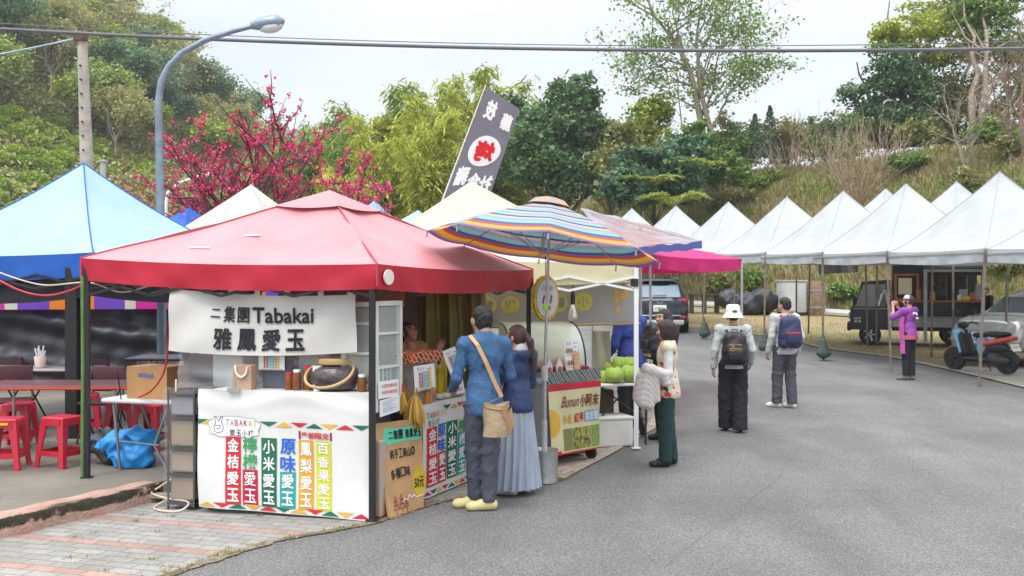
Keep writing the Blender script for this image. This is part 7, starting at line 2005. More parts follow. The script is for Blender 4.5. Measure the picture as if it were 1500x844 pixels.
class Person:
 """facing +y, feet on z = 0, built at 1.70 m and scaled to its own height"""
 def __init__(s, label, loc, rz, H, fem=False, skin=None, yaw=0, pitch=0, wide=1.0, cat='person', **J):
  s.root = thing('person', label, 'person', loc, rz); s.k = H / 1.70; s.J = {a: np.array(b, float) for a, b in {**BASE, **J}.items()}; s.fem = fem; s.skin = skin or m_skin; s.w = wide
  s.M = rot3(yaw, pitch); s.hands = []; s.feet = []
 def put(s, name, V, F, m, mi=None, smooth=1):
  return np_mesh(name, V * s.k, F, m, s.root, smooth, mi)
 def mb(s, name, mb, m, smooth=60):
  mb.v = [(x * s.k, y * s.k, z * s.k) for x, y, z in mb.v]; return mb.build(name, m, s.root, smooth=smooth)
 def torso(s, q, o=0.0, k=.05):
  J = s.J; f = s.w * (.93 if s.fem else 1)
  q.ell(J['chest'] + (0, -.005, .02), (.150 * f + o, .098 + o, .165 + o), k).ell(J['waist'], (.130 * f + o, .088 + o, .15 + o), k).ell(J['hip'] + (0, -.005, .0), (.152 * f + o, .105 + o, .12 + o), k)
  for a in 'LR': q.cone(J['neck'] + (0, -.005, -.035), J['sh' + a] + (0, 0, .005), .052 + o, .048 + o, k)
  return q
 def body(s, hands=True, hcurl=(.35, .35), palm=None, hd=None):
  J = s.J; q = s.torso(SDF(), -.012)
  for a in 'LR':
   q.cone(J['sh' + a], J['el' + a], .046, .036, .03).cone(J['el' + a], J['wr' + a], .036, .024, .02)
   q.cone(J['hp' + a], J['kn' + a], .068, .046, .04).cone(J['kn' + a], J['an' + a], .044, .032, .02)
   q.ell(J['kn' + a] * .55 + J['an' + a] * .45 + (0, -.02, .05), (.040, .042, .1), .03).cone(J['an' + a], J['an' + a] + s.fdir(a) * .12 + (0, 0, -.045), .036, .024, .02)
  q.cone(J['neck'] - (0, 0, .05), J['neck'] + (0, .01, .06), .05, .05, .02)
  parts = [q.mesh(.014)]; mis = [np.zeros(len(parts[0][1]), int)]
  V, F, mi = head_mesh(J['head'], s.M, s.fem); parts.append((V, F)); mis.append(mi)
  if hands:
   for i, a in enumerate('LR'):
    d = (J['wr' + a] - J['el' + a]) if not hd or hd[i] is None else np.array(hd[i], float); n = palm[i] if palm else ((1 if a == 'L' else -1), .2, 0)
    parts.append(hand_mesh(J['wr' + a], d, n, 1 if a == 'L' else -1, hcurl[i], .93 if s.fem else 1.0)); mis.append(np.zeros(len(parts[-1][1]), int))
  V, F = join_np(parts); s.put('body', V, F, [s.skin, m_lip, m_eye], np.concatenate(mis)); return s
 def fdir(s, a):
  return np.array(s.J.get('ft' + a, (-.15 if a == 'L' else .15, 1, 0)), float) / np.linalg.norm(s.J.get('ft' + a, (-.15, 1, 0)))
 def top(s, name, m, o=.02, hem=.85, sleeve=1.0, arm=.058, cuff=.036, fold=.004, seed=1, neck=1.44, hemw=0, hood=False, h=.0115, vneck=0, puff=0):
  J = s.J; q = s.torso(SDF(), o)
  hp = J['hip'].copy(); q.cone(J['waist'], (hp[0], hp[1], hem + .03), .10 + o + hemw, .118 + o + hemw, .05)
  q.ell((hp[0], hp[1], hem + .05), (.158 * s.w * (.94 if s.fem else 1) + o + hemw, .112 + o + hemw, .10), .05)
  for a in 'LR':
   if sleeve <= 0: q.ell(J['sh' + a] * (.93, 1, 1), (.036 + o, .05 + o, .045 + o), .03); continue
   e = J['el' + a]; w = J['wr' + a]
   if sleeve < .5: e2 = J['sh' + a] + (e - J['sh' + a]) * sleeve * 2; q.cone(J['sh' + a], e2, arm + o * .5, arm + o * .5 + .006, .035)
   else:
    w2 = e + (w - e) * (sleeve * 2 - 1); q.cone(J['sh' + a], e, arm + o * .4 + puff, arm * .86 + o * .4 + puff, .035).cone(e, w2, arm * .86 + o * .4 + puff, cuff + o * .4, .02)
  q.cone(J['neck'] - (0, 0, .03), J['neck'] + (0, -.005, .02), .060 + o * .5, .058 + o * .4, .03)
  if hood:
   q.ell(J['neck'] + (0, -.085, -.02), (.115, .062, .085), .03)
  if fold: q.disp(folds(fold, seed, 0))
  q.cut(lambda X: hem - X[:, 2]); nk = J['neck']; q.cut(lambda X: np.where(np.hypot(X[:, 0] - nk[0], X[:, 1] - nk[1]) < .14, X[:, 2] - neck, -1))
  if vneck: q.cut(lambda X: .05 - np.hypot(X[:, 0] / .8, X[:, 2] - neck) if False else -np.ones(len(X)))
  V, F = q.mesh(h); return s.put(name, V, F, m)
 def trousers(s, m, name='trousers', o=.012, thigh=.088, knee=.066, ankle=.055, low=.05, fold=.004, seed=2, top=1.0, h=.0115):
  J = s.J; q = SDF(); q.ell(J['hip'], (.150 * s.w * (.95 if s.fem else 1) + o, .108 + o, .12), .04).ell(J['hip'] + (0, 0, .08), (.138 * s.w + o, .095 + o, .10), .04).ell(J['hip'] + (0, -.05, -.03), (.125, .075, .09), .04)
  for a in 'LR':
   an = J['an' + a]; kn = J['kn' + a]; dn = (an - kn) / np.linalg.norm(an - kn); en = an + dn * max(0, (an[2] - low) / max(.2, -dn[2]))
   q.cone(J['hp' + a], kn, thigh + o, knee + o, .03).cone(kn, en, knee + o, ankle + o, .025)
  q.disp(folds(fold, seed, 0)); q.cut(lambda X: low - X[:, 2]); q.cut(lambda X: X[:, 2] - top)
  V, F = q.mesh(h); return s.put(name, V, F, m)
 def shoes(s, m, clog=False, sole=None, h=.0085):
  for a in 'LR':
   an = s.J['an' + a]; f = s.fdir(a); q = SDF(); c = np.array((an[0], an[1], 0.)); lift_ = an[2] - .085
   up = np.array((0, 0, 1.)); z0 = lift_
   q.cone(c - f * .035 + up * (.042 + z0), c + f * .13 + up * (.036 + z0), .036, .037 if not clog else .041, .03).ell(c + f * .15 + up * (.034 + z0), (.044, .044, .030) if not clog else (.046, .046, .036), .03)
   q.cone(c - f * .02 + up * (.07 + z0), c + f * .06 + up * (.06 + z0), .040, .036, .03)
   q.cut(lambda X: (.004 + z0) - X[:, 2])
   if clog: q.cut(lambda X: X[:, 2] - (.095 + z0))
   V, F = q.mesh(h); mi = None; mm = m
   if sole: fc = V[F].mean(1); mi = (fc[:, 2] < .024 + z0).astype(int); mm = [m, sole]
   s.put('shoe', V, F, mm, mi)
 def hair(s, style, m, seed=1, h=.0075):
  q = SDF(); fr = np.random.default_rng(seed)
  if style == 'short':
   q.ell((0, -.016, .032), (.082, .102, .098), .02).ell((0, -.06, -.02), (.070, .050, .065), .03)
   q.disp(lambda X: .0022 * np.sin(X[:, 0] * 160 + 3 * np.sin(X[:, 2] * 60)) + .002 * np.sin(X[:, 1] * 120 + X[:, 2] * 90))
   q.cut(lambda X: np.where(X[:, 1] > .035, .052 + .2 * np.abs(X[:, 1] - .06) - X[:, 2], np.where(X[:, 1] > -.02, .012 - X[:, 2] - (.03 * (X[:, 1] < .0)), -.085 - X[:, 2])))
  elif style == 'bob':
   q.ell((0, -.018, .026), (.092, .110, .106), .02).ell((0, -.035, -.04), (.094, .086, .085), .03).ell((.066, .012, -.04), (.026, .045, .07), .02).ell((-.066, .012, -.04), (.026, .045, .07), .02)
   q.disp(lambda X: .0025 * np.sin(np.arctan2(X[:, 1], X[:, 0]) * 34 + 4 * X[:, 2] * 10)); q.cut(lambda X: -.105 + .01 * np.sin(X[:, 0] * 60) - X[:, 2])
   q.cut(lambda X: np.where((np.abs(X[:, 0]) < .052) & (X[:, 1] > .02), .040 - X[:, 2], -1))
  elif style in ('pony', 'long', 'tied'):
   q.ell((0, -.016, .028), (.081, .103, .100), .02).ell((0, -.05, -.01), (.074, .056, .07), .03)
   q.ell((.07, .03, -.01), (.014, .02, .06), .012).ell((-.07, .03, -.01), (.014, .02, .06), .012)
   if style == 'pony': q.cone((0, -.10, .05), (.02, -.16, -.02), .030, .034, .02).cone((.02, -.16, -.02), (.04, -.21, -.18), .034, .030, .02).cone((.04, -.21, -.18), (.05, -.215, -.33), .030, .010, .02)
   if style == 'long': q.cone((.055, -.04, -.02), (.085, -.01, -.22), .05, .03, .03).cone((-.055, -.04, -.02), (-.085, -.01, -.22), .05, .03, .03).cone((0, -.07, -.02), (0, -.08, -.24), .07, .05, .03)
   q.disp(lambda X: .0022 * np.sin(np.arctan2(X[:, 1], X[:, 0]) * 30 + X[:, 2] * 14))
   q.cut(lambda X: np.where((np.abs(X[:, 0]) < .060) & (X[:, 1] > .03), .046 + .1 * np.abs(X[:, 0]) - X[:, 2], -1))
  V, F = q.mesh(h); return s.put('hair', V @ s.M.T + s.J['head'], F, m)
 def w2(s, p):       # local (1.70 m) -> world
  v = Vector(p) * s.k; return s.root.matrix_basis @ v if False else Matrix.Rotation(s.root.rotation_euler[2], 3, 'Z') @ v + Vector(s.root.location)
def face(dx, dy): return math.atan2(-dx, dy)
def fab(name, c, **k): return mat(name, c, k.pop('rough', .8), var=k.pop('var', .12), vs=k.pop('vs', 6), bump=k.pop('bump', .3), bs=k.pop('bs', 22), **k)
# the man in the blue jacket
p = Person('person in a blue fleece jacket and slate trousers at the side counter, back turned', (-.235, 8.66, .006), face(-.42, .9), 1.725, yaw=.12, pitch=-.22, wide=.98,
           shL=(-.182, -.005, 1.375), shR=(.182, -.005, 1.375), head=(-.008, .045, 1.578), elL=(-.235, .03, 1.10), elR=(.245, .02, 1.10), wrL=(-.20, .20, 1.00), wrR=(.19, .22, 1.06), ftL=(-.85, .45, 0), ftR=(-.9, .38, 0), anL=(-.045, .085, .085), anR=(.02, -.055, .085), knL=(-.075, .05, .49), knR=(.05, -.01, .49))
p.body(hcurl=(.7, .7)); p.top('jacket', fab('fleece_blue', (.045, .115, .24), bump=.4, bs=55), .016, .79, 1.0, .050, .036, .011, 3, 1.485)
p.trousers(fab('slate_trousers', (.060, .068, .092), bump=.6, bs=16), o=.006, thigh=.092, knee=.070, ankle=.058, low=.075, fold=.010, seed=5, top=.90); p.shoes(mat('clog_yellow', (.60, .53, .27), .55, var=.05), clog=True); p.hair('short', m_hair)
man = p
t = thing('shoulder_bag', 'tan bucket bag on a shoulder strap across the back of the person in blue', 'bag')
bq = P(727, 615, 8.40)
def bagp(u, v):
 a_ = 2 * pi * u; z = -.135 + .27 * v; rx = (.112 - .012 * v + .008 * sin(a_ * 5) * v); ry = .075 - .01 * v
 return bq + Vector((cos(a_) * rx + .006 * sin(v * 7), sin(a_) * ry, z + (.014 * sin(a_ * 2 + 1)) * v))
mb = MB(); mb.grid(bagp, 32, 12); mb.raw([bagp(k / 32, 0) for k in range(32)], [tuple(reversed(range(32)))]); mb.raw([bagp(k / 32, .93) for k in range(32)], [tuple(range(32))])
mb.build('body', fab('bag_canvas', (.40, .31, .19), col2=(.30, .22, .13), vs=8, bump=.5, bs=20), t, smooth=180)
mb = MB(); mb.tube([bagp(k / 32, .86) + (bagp(k / 32, .86) - bq).normalized() * .004 for k in range(32)], .006, 5, closed=True); mb.build('drawstring', mat('tan_leather', (.33, .17, .07), .5), t)
mb = MB(); mb.grid(lambda u, v: bq + Vector((.045 + .05 * sin(pi * u) + .02 * v, -.078 - .015 * sin(pi * u), .08 - .17 * sin(pi * u) * .9 + .03 * v - (0 if u < .5 else .0))) + Vector((.06 * u, .02 * u, 0)), 14, 2, .004); mb.build('handle', mat('tan_leather', (.33, .17, .07), .5), t, smooth=60)
strap = [(-.16, .05, 1.43), (-.145, -.035, 1.455), (-.11, -.115, 1.38), (-.05, -.152, 1.24), (.02, -.160, 1.08), (.085, -.165, .95)]
sp_ = [p.w2(q) for q in strap] + [bq + Vector((-.075, -.02, .135))]
mb = MB()
fine = []
for i in range(len(sp_) - 1):
 for k in range(4): fine.append(sp_[i].lerp(sp_[i + 1], k / 4))
fine.append(sp_[-1]); acr = Vector((.86, .25, .3)).normalized() * .017; bk_ = Vector((-.1, -.95, .1)).normalized() * .004
vs = [];
for f_ in fine: vs += [f_ - acr + bk_ * 2, f_ + acr + bk_ * 2, f_ + acr, f_ - acr]
mb.raw(vs, [(4 * i + j, 4 * i + (j + 1) % 4, 4 * i + 4 + (j + 1) % 4, 4 * i + 4 + j) for i in range(len(fine) - 1) for j in range(4)]); mb.build('strap', mat('strap_tan', (.50, .30, .14), .6, var=.08), t); settle(t, bq - Vector((0, 0, .135)))
# the woman in the navy hoodie
p = Person('person in a navy hoodie and long pale blue pleated skirt with a ponytail', (.045, 9.30, .006), face(-.72, .75), 1.53, True, yaw=.25, pitch=-.15,
           elL=(-.235, .06, 1.12), elR=(.235, .04, 1.10), wrL=(-.10, .24, 1.10), wrR=(.12, .25, 1.06), ftL=(-.3, .9, 0), ftR=(.0, 1, 0))
p.body(hcurl=(.6, .6)); p.top('hoodie', fab('navy_nylon', (.022, .040, .115), rough=.5, bump=.35, bs=18), .026, .83, 1.0, .060, .042, .006, 11, 1.455, .006, hood=True)
J = p.J; q = SDF(); q.ell(J['neck'] + (0, -.04, .0), (.085, .055, .07), .02); q.cut(lambda X: 1.40 - X[:, 2]); V, F = q.mesh(.009); p.put('hood_lining', V + np.array((0, -.015, .012)), F, fab('hood_grey', (.42, .42, .44)))
mb = MB()
def sk(u, v):
 a_ = 2 * pi * u; z = .93 - .86 * v; r_ = .155 + .10 * v ** .8; pl_ = (.006 + .015 * v) * sin(a_ * 17 + 2 * sin(v * 2 + a_)) + .006 * v * sin(a_ * 31)
 return Vector(((r_ + pl_) * cos(a_), (r_ * .80 + pl_) * sin(a_), z))
mb.grid(sk, 170, 16); p.mb('skirt', mb, fab('pale_blue_chiffon', (.36, .41, .50), rough=.65, var=.08, trans=.12, bump=.1), 180)
p.shoes(mat('canvas_shoe_white', (.66, .65, .62), .6), sole=mat('sole_white', (.70, .69, .67), .5)); p.hair('pony', m_hairb)
# the woman in the flowered vest
def floral():
 m = bpy.data.materials.new('floral_vest'); m.use_nodes = True; t_ = m.node_tree; l = t_.links.new; b = t_.nodes['Principled BSDF']; b.inputs['Roughness'].default_value = .7
 c_ = t_.nodes.new('ShaderNodeTexCoord'); nz = t_.nodes.new('ShaderNodeTexNoise'); nz.inputs['Scale'].default_value = 22; nz.inputs['Detail'].default_value = 2
 l(c_.outputs['Object'], nz.inputs['Vector']); v = t_.nodes.new('ShaderNodeTexVoronoi'); v.inputs['Scale'].default_value = 11
 ad = t_.nodes.new('ShaderNodeVectorMath'); ad.operation = 'MULTIPLY_ADD'; ad.inputs[1].default_value = (.09,) * 3; l(nz.outputs['Color'], ad.inputs[0]); l(c_.outputs['Object'], ad.inputs[2]); l(ad.outputs[0], v.inputs['Vector'])
 r = t_.nodes.new('ShaderNodeValToRGB'); e = r.color_ramp.elements; e.new(.5); e.new(.6)
 for i, (p_, c__) in enumerate(((.25, (.48, .03, .04)), (.36, (.56, .20, .12)), (.42, (.62, .54, .40)), (1, (.60, .54, .42)))): e[i].position = p_; e[i].color = (*c__, 1)
 l(v.outputs['Distance'], r.inputs[0])
 s2 = t_.nodes.new('ShaderNodeTexVoronoi'); s2.inputs['Scale'].default_value = 11; l(ad.outputs[0], s2.inputs['Vector'])
 hs = t_.nodes.new('ShaderNodeSeparateXYZ'); l(s2.outputs['Color'], hs.inputs[0]); gt = t_.nodes.new('ShaderNodeMath'); gt.operation = 'GREATER_THAN'; gt.inputs[1].default_value = .72; l(hs.outputs[0], gt.inputs[0])
 mi = t_.nodes.new('ShaderNodeMix'); mi.data_type = 'RGBA'; l(gt.outputs[0], mi.inputs[0]); l(r.outputs[0], mi.inputs[6]); mi.inputs[7].default_value = (.62, .55, .42, 1); l(mi.outputs[2], b.inputs['Base Color']); return m
p = Person('person with a dark bob in a flowered cream vest, holding a pale puffer jacket', (1.625, 10.75, .006), face(-1, .12), 1.52, True, yaw=-.1, pitch=.05, wide=1.08,
           elL=(-.235, -.01, 1.10), elR=(.225, .02, 1.10), wrL=(-.19, .22, 1.06), wrR=(.12, .24, 1.05), anL=(-.09, .02, .085), anR=(.09, -.06, .085), ftL=(-.05, 1, 0), ftR=(.1, 1, 0), knR=(.095, -.01, .49))
p.body(hcurl=(.8, .7), palm=((0, 0, -1), (0, 0, -1))); p.top('shirt', fab('white_shirt', (.62, .63, .63), var=.05), .012, .95, .97, .054, .036, .004, 4, 1.45)
p.top('vest', floral(), .026, .80, 0, .06, .04, .003, 6, 1.475, .008); p.trousers(fab('dark_green_trousers', (.012, .042, .042)), o=.012, thigh=.092, knee=.074, ankle=.066, low=.07, fold=.006, seed=8); p.shoes(mat('black_shoe', (.018, .017, .02), .5)); p.hair('bob', m_hairp)
# puffer jacket over her forearm
s_ = SDF()
for a, b_, r0, r1 in (((-.08, 0, .05), (-.13, .02, -.33), .06, .075), ((-.01, 0, .05), (-.05, .0, -.36), .06, .07), ((-.15, .02, -.02), (-.19, .03, -.28), .05, .055), ((-.08, -.02, .07), (.13, -.05, .0), .06, .058), ((.12, -.05, -.01), (.15, -.06, -.10), .055, .05), ((.03, -.02, .0), (.04, -.02, -.30), .045, .04)): s_.cone(a, b_, r0, r1, .035)
s_.disp(lambda X: .005 * (1 - np.abs(np.sin(X[:, 2] * 46 + X[:, 0] * 22 + 2 * np.sin(X[:, 0] * 19)))) ** 2 + .004 * (1 - np.abs(np.sin(X[:, 0] * 31 - X[:, 2] * 15))) ** 2 - .004)
V, F = s_.mesh(.009); o = np_mesh('puffer_jacket', V * .86, F, mat('puffer_nylon', (.60, .54, .52), .4, var=.07, vs=7, bump=.35, bs=24, spec=.5), smooth=1); o.location = P(957, 548, 10.52); tag(o, 'pale pinkish quilted puffer jacket draped over the arm of the person in the vest', 'jacket')
# the woman behind her with a black rucksack on her front
p = Person('person with long black hair mostly hidden behind the flowered vest', (1.86, 12.5, .006), face(-.80, -.35), 1.60, True, yaw=.1, pitch=-.1, elL=(-.22, .04, 1.10), elR=(.22, .04, 1.10), wrL=(-.10, .20, 1.12), wrR=(.10, .2, 1.12))
p.body(hcurl=(.6, .6)); p.top('coat', fab('black_coat', (.022, .020, .024)), .035, .75, 1.0, .062, .042, .006, 15, 1.46); p.trousers(fab('black_trousers', (.014, .014, .018)), low=.06); p.shoes(mat('black_shoe', (.018, .017, .02), .5)); p.hair('long', m_hair)
def backpack(label, M_, w_, d_, h_, m, ms, z0, extra=None, flapz=.62):
 """M_: 4x4 placing local (x right, y out of the back, z up)"""
 t_ = thing('backpack', label, 'backpack'); q = SDF(); r = .07
 for a in (-1, 1):
  q.cone((a * (w_ / 2 - r), 0, r), (a * (w_ / 2 - r) * .82, -.01, h_ - r), d_ / 2, d_ / 2 * .82, .08)
 q.ell((0, .01, h_ * .36), (w_ * .42, d_ * .62, h_ * .30), .05).ell((0, 0, h_ * .5), (w_ * .44, d_ * .45, h_ * .5), .05); q.disp(lambda X: .003 * np.sin(X[:, 2] * 40 + X[:, 0] * 25))
 V, F = q.mesh(.011); np_mesh('body', V, F, m, t_, 1)
 mb = MB(); mb.rbox((0, d_ * .60, h_ * .30), (w_ * .62, d_ * .28, h_ * .36), .03); mb.build('pocket', m, t_, smooth=60)
 mb = MB(); mb.tube([(-.035, -.01, h_ - .02), (-.035, -.01, h_ + .035), (.035, -.01, h_ + .035), (.035, -.01, h_ - .02)], .009, 6); mb.build('handle', m, t_, smooth=60)
 if extra == 'gold':
  for z in (h_ * .50, h_ * .62): MB().box((0, d_ * .62 if z < h_ * .55 else d_ * .50, z), (w_ * .5, .012, .012)).build('zip', mat('gold_zip', (.55, .36, .10), .3, .7), t_)
  MB().box((.03, d_ * .6, h_ * .57), (.03, .012, .035)).build('label', mat('tan_leather', (.33, .17, .07), .5), t_)
 if extra == 'red': MB().rbox((0, d_ * .66, h_ * .47), (w_ * .66, d_ * .18, .03), .008).build('stripe', mat('red_webbing', (.42, .025, .05), .6), t_)
 for a in (-1, 1):
  mb = MB(); mb.tube([(a * w_ * .26, -.03, h_ - .04), (a * w_ * .30, -.08, h_ + .02), (a * w_ * .34, -.17, h_ + .0), (a * w_ * .40, -.24, h_ * .6)], .018, 6); mb.build('strap', ms, t_, smooth=60)
 T_ = M_; done = set()
 def rec(o):
  for ch in o.children:
   if ch.data.name not in done: done.add(ch.data.name)
   rec(ch)
 t_.matrix_basis = M_
 return t_
def on_back(p, z, off, lean=0):
 rz = p.root.rotation_euler[2]
 return Matrix.Translation(p.w2((0, off, z))) @ Matrix.Rotation(rz + pi, 4, 'Z') @ Matrix.Rotation(lean, 4, 'X')
m_bpk = mat('black_nylon', (.016, .016, .019), .4, var=.25, vs=9, bump=.3, bs=30); m_navy = mat('navy_nylon_bag', (.022, .028, .085), .5, var=.15, vs=9, bump=.3, bs=30)
t_ = backpack('black rucksack carried on the front, left of the flowered vest', Matrix.Translation(P(953, 517, 11.9)) @ Matrix.Rotation(face(-.9, -.4) , 4, 'Z') @ Matrix.Scale(.72, 4), .34, .20, .46, m_bpk, m_bpk, 0)
# bucket hat walker
p = Person('person in a white bucket hat, grey sweater and wide black trousers walking away', (2.86, 13.25, .006), face(.10, 1), 1.62, True, wide=1.0, yaw=.1, elL=(-.245, -.06, 1.11), elR=(.25, -.06, 1.11), wrL=(-.265, -.02, .87), wrR=(.24, .06, .93), knL=(-.09, .07, .49), anL=(-.085, .10, .09), knR=(.09, -.0, .49), anR=(.085, -.07, .09), ftL=(-.05, 1, 0), ftR=(.1, 1, 0))
p.body(hcurl=(.5, .5)); p.top('sweater', fab('grey_sweater', (.40, .42, .43), var=.06), .022, .86, .97, .055, .040, .009, 21, 1.44); p.trousers(fab('wide_black_trousers', (.012, .012, .018)), o=.012, thigh=.102, knee=.092, ankle=.092, low=.04, fold=.009, seed=22); p.shoes(mat('black_shoe', (.018, .017, .02), .5)); p.hair('tied', m_hair)
J = p.J; mb = MB(); hc = Vector(J['head']); mb.lathe([(.001, .135), (.06, .134), (.088, .118), (.098, .05), (.100, .03), (.125, -.01), (.146, -.045), (.143, -.047), (.118, -.01), (.096, .025)], 36, hc + Vector((0, -.014, .01))); p.mb('hat', mb, fab('hat_white', (.66, .64, .58), var=.05), 60)
mb = MB(); mb.lathe([(.062, 0), (.066, .02), (.062, .045)], 20, Vector(J['neck']) + Vector((0, -.01, -.035))); p.mb('collar', mb, fab('black_knit', (.015, .015, .018)))
for a in 'LR':
 w_ = Vector(J['wr' + a]); mb = MB(); mb.tube([w_ + Vector((0, -.004, .035)), w_ + Vector((0, .003, -.0))], .042, 12); p.mb('cuff', mb, fab('black_knit', (.015, .015, .018)))
backpack('black rucksack with gold zips on the back of the person in the bucket hat', on_back(p, .93, -.20) @ Matrix.Scale(.95, 4), .33, .17, .43, m_bpk, m_bpk, 0, 'gold')
# the boy with the navy backpack
p = Person('person in a pale grey hoodie and charcoal trousers walking away', (4.22, 15.85, .006), face(-.16, 1), 1.70, yaw=.45, elL=(-.235, -.05, 1.11), elR=(.235, -.07, 1.11), wrL=(-.255, .03, .87), wrR=(.22, .02, .88), knL=(-.10, .04, .49), knR=(.09, -.01, .49), anL=(-.11, .03, .085), anR=(.09, -.08, .085), ftL=(-.6, .8, 0), ftR=(-.35, .9, 0))
p.body(hcurl=(.5, .5)); p.top('hoodie', fab('pale_grey_hoodie', (.46, .47, .47), var=.05), .022, .83, 1.0, .055, .040, .009, 31, 1.455, hood=True); p.trousers(fab('charcoal_trousers', (.060, .062, .078)), o=.012, thigh=.092, knee=.074, ankle=.068, low=.07, fold=.010, seed=33); p.shoes(mat('sneaker_white', (.64, .65, .66), .5, var=.15, vs=30), sole=mat('sole_white', (.70, .69, .67), .5)); p.hair('short', m_hair)
backpack('navy backpack with a red stripe on the back of the person in the grey hoodie', on_back(p, .95, -.20), .34, .19, .46, m_navy, mat('red_webbing', (.42, .025, .05), .6), 0, 'red')
# the girl in purple taking a photo
p = Person('person in a purple printed shirt holding up a phone to take a photo', (7.75, 20.0, gz(20) + .004), face(-.55, .75), 1.66, True, yaw=.35, elL=(-.22, .20, 1.26), elR=(.22, .20, 1.26), wrL=(-.08, .30, 1.47), wrR=(.08, .31, 1.47), ftL=(-.4, .8, 0), ftR=(-.3, .9, 0), anL=(-.06, .02, .085), anR=(.05, -.03, .085), knL=(-.075, .02, .49), knR=(.07, 0, .49))
p.body(hcurl=(.9, .9), palm=((1, .3, 0), (-1, .3, 0)), hd=((.1, .1, 1), (-.1, .1, 1)))
m_purp = fab('purple_print', (.20, .035, .28), col2=(.34, .09, .40), vs=7); p.top('shirt', m_purp, .022, .82, .52, .062, .054, .005, 41, 1.45, .01);
p.trousers(fab('black_trousers', (.014, .014, .018)), o=.012, thigh=.09, knee=.068, ankle=.058, low=.10, seed=44); p.shoes(mat('grey_shoe', (.14, .14, .15), .6)); p.hair('tied', m_hairb)
J = p.J
for k, (z0, z1, m_) in enumerate(((.835, .90, fab('coral_band', (.60, .10, .09))), (.818, .834, fab('blue_hem', (.12, .12, .45))))):
 mb = MB(); mb.grid(lambda u, v: Vector(((.196 + .006) * cos(2 * pi * u), (.150 + .006) * sin(2 * pi * u) - .002, z0 + (z1 - z0) * v)), 40, 2); p.mb('hem_band', mb, m_)
mb = MB()
for cx0, cz in ((-.07, 1.335), (-.02, 1.34), (.03, 1.335), (.075, 1.24), (.03, 1.245), (.05, 1.31)):
 mb.rbox((cx0, -.150, cz), (.034, .02, .04), .006)
p.mb('back_print', mb, p_white)
mb = MB(); mb.grid(lambda u, v: Vector((-.205 - .01 * sin(v * 7), .10 * (u - .4) + .02 * sin(v * 4), 1.28 - .74 * v)), 6, 20, .006); p.mb('scarf', mb, fab('magenta_scarf', (.42, .045, .30), col2=(.5, .12, .35), vs=16))
mb = MB(); mb.lathe([(.001, .112), (.05, .105), (.080, .07), (.088, .035), (.087, .03)], 24, Vector(J['head']) + Vector((0, -.0, .012))); p.mb('cap', mb, fab('white_cap', (.55, .52, .54)))
tag(MB().rbox(p.w2((0, .40, 1.585)), (.085, .012, .16), .006, p.root.rotation_euler[2]).build('phone', mat('phone_dark', (.06, .02, .09), .3), smooth=40), 'dark phone held up before the face of the person in purple', 'phone')
# the seller inside the drink stall, the blue jacket behind, the figure by the truck
p = Person('person with dark hair serving inside the drink stall, head bowed, hand raised', (-1.03, 9.95, .006), face(.55, -.8), 1.56, True, m_skind, yaw=.3, pitch=-.45, head=(0, .05, 1.565), elL=(-.16, .20, 1.16), elR=(.28, .06, 1.12), wrL=(-.05, .26, 1.10), wrR=(.30, .14, 1.30))
# her left hand reaches towards the curtain side
p.J['elL'] = np.array((.0 - .27, .02, 1.13)); p.J['wrL'] = np.array((-.36, .06, 1.36)); p.J['elR'] = np.array((.25, .05, 1.10)); p.J['wrR'] = np.array((.12, .24, 1.05))
p.body(hcurl=(.45, .6), palm=((.2, 1, 0), (-1, .2, 0))); p.top('jumper', fab('dark_jumper', (.045, .018, .02)), .026, .85, .80, .058, .042, .005, 51, 1.44); p.top('apron', fab('mustard_apron', (.30, .19, .045), bump=.5), .036, .55, 0, .05, .04, .006, 52, 1.47); p.trousers(fab('black_trousers', (.014, .014, .018)), low=.06); p.shoes(mat('black_shoe', (.018, .017, .02), .5)); p.hair('tied', m_hair)
p = Person('person in a royal blue jacket behind the cabbages, head hidden by banner', (1.56, 13.55, .006), face(-.5, .8), 1.72, elL=(-.25, .0, 1.10), wrL=(-.2, .18, .98))
p.body(); p.top('jacket', fab('royal_blue_jacket', (.030, .055, .26)), .03, .80, 1.0, .06, .042, .006, 61, 1.46); p.trousers(fab('black_trousers', (.014, .014, .018)), low=.06); p.shoes(mat('black_shoe', (.018, .017, .02), .5)); p.hair('short', m_hair)
p = Person('person in black standing behind the food truck counter end', (12.95, 28.0, gz(28.0)), face(-.9, -.3), 1.62, elL=(-.24, .02, 1.1)); p.body(); p.top('jacket', fab('black_coat', (.022, .020, .024)), .04, .80, 1.0); p.trousers(fab('black_trousers', (.014, .014, .018)), low=.06); p.shoes(mat('black_shoe', (.018, .017, .02), .5)); p.hair('short', m_hair)
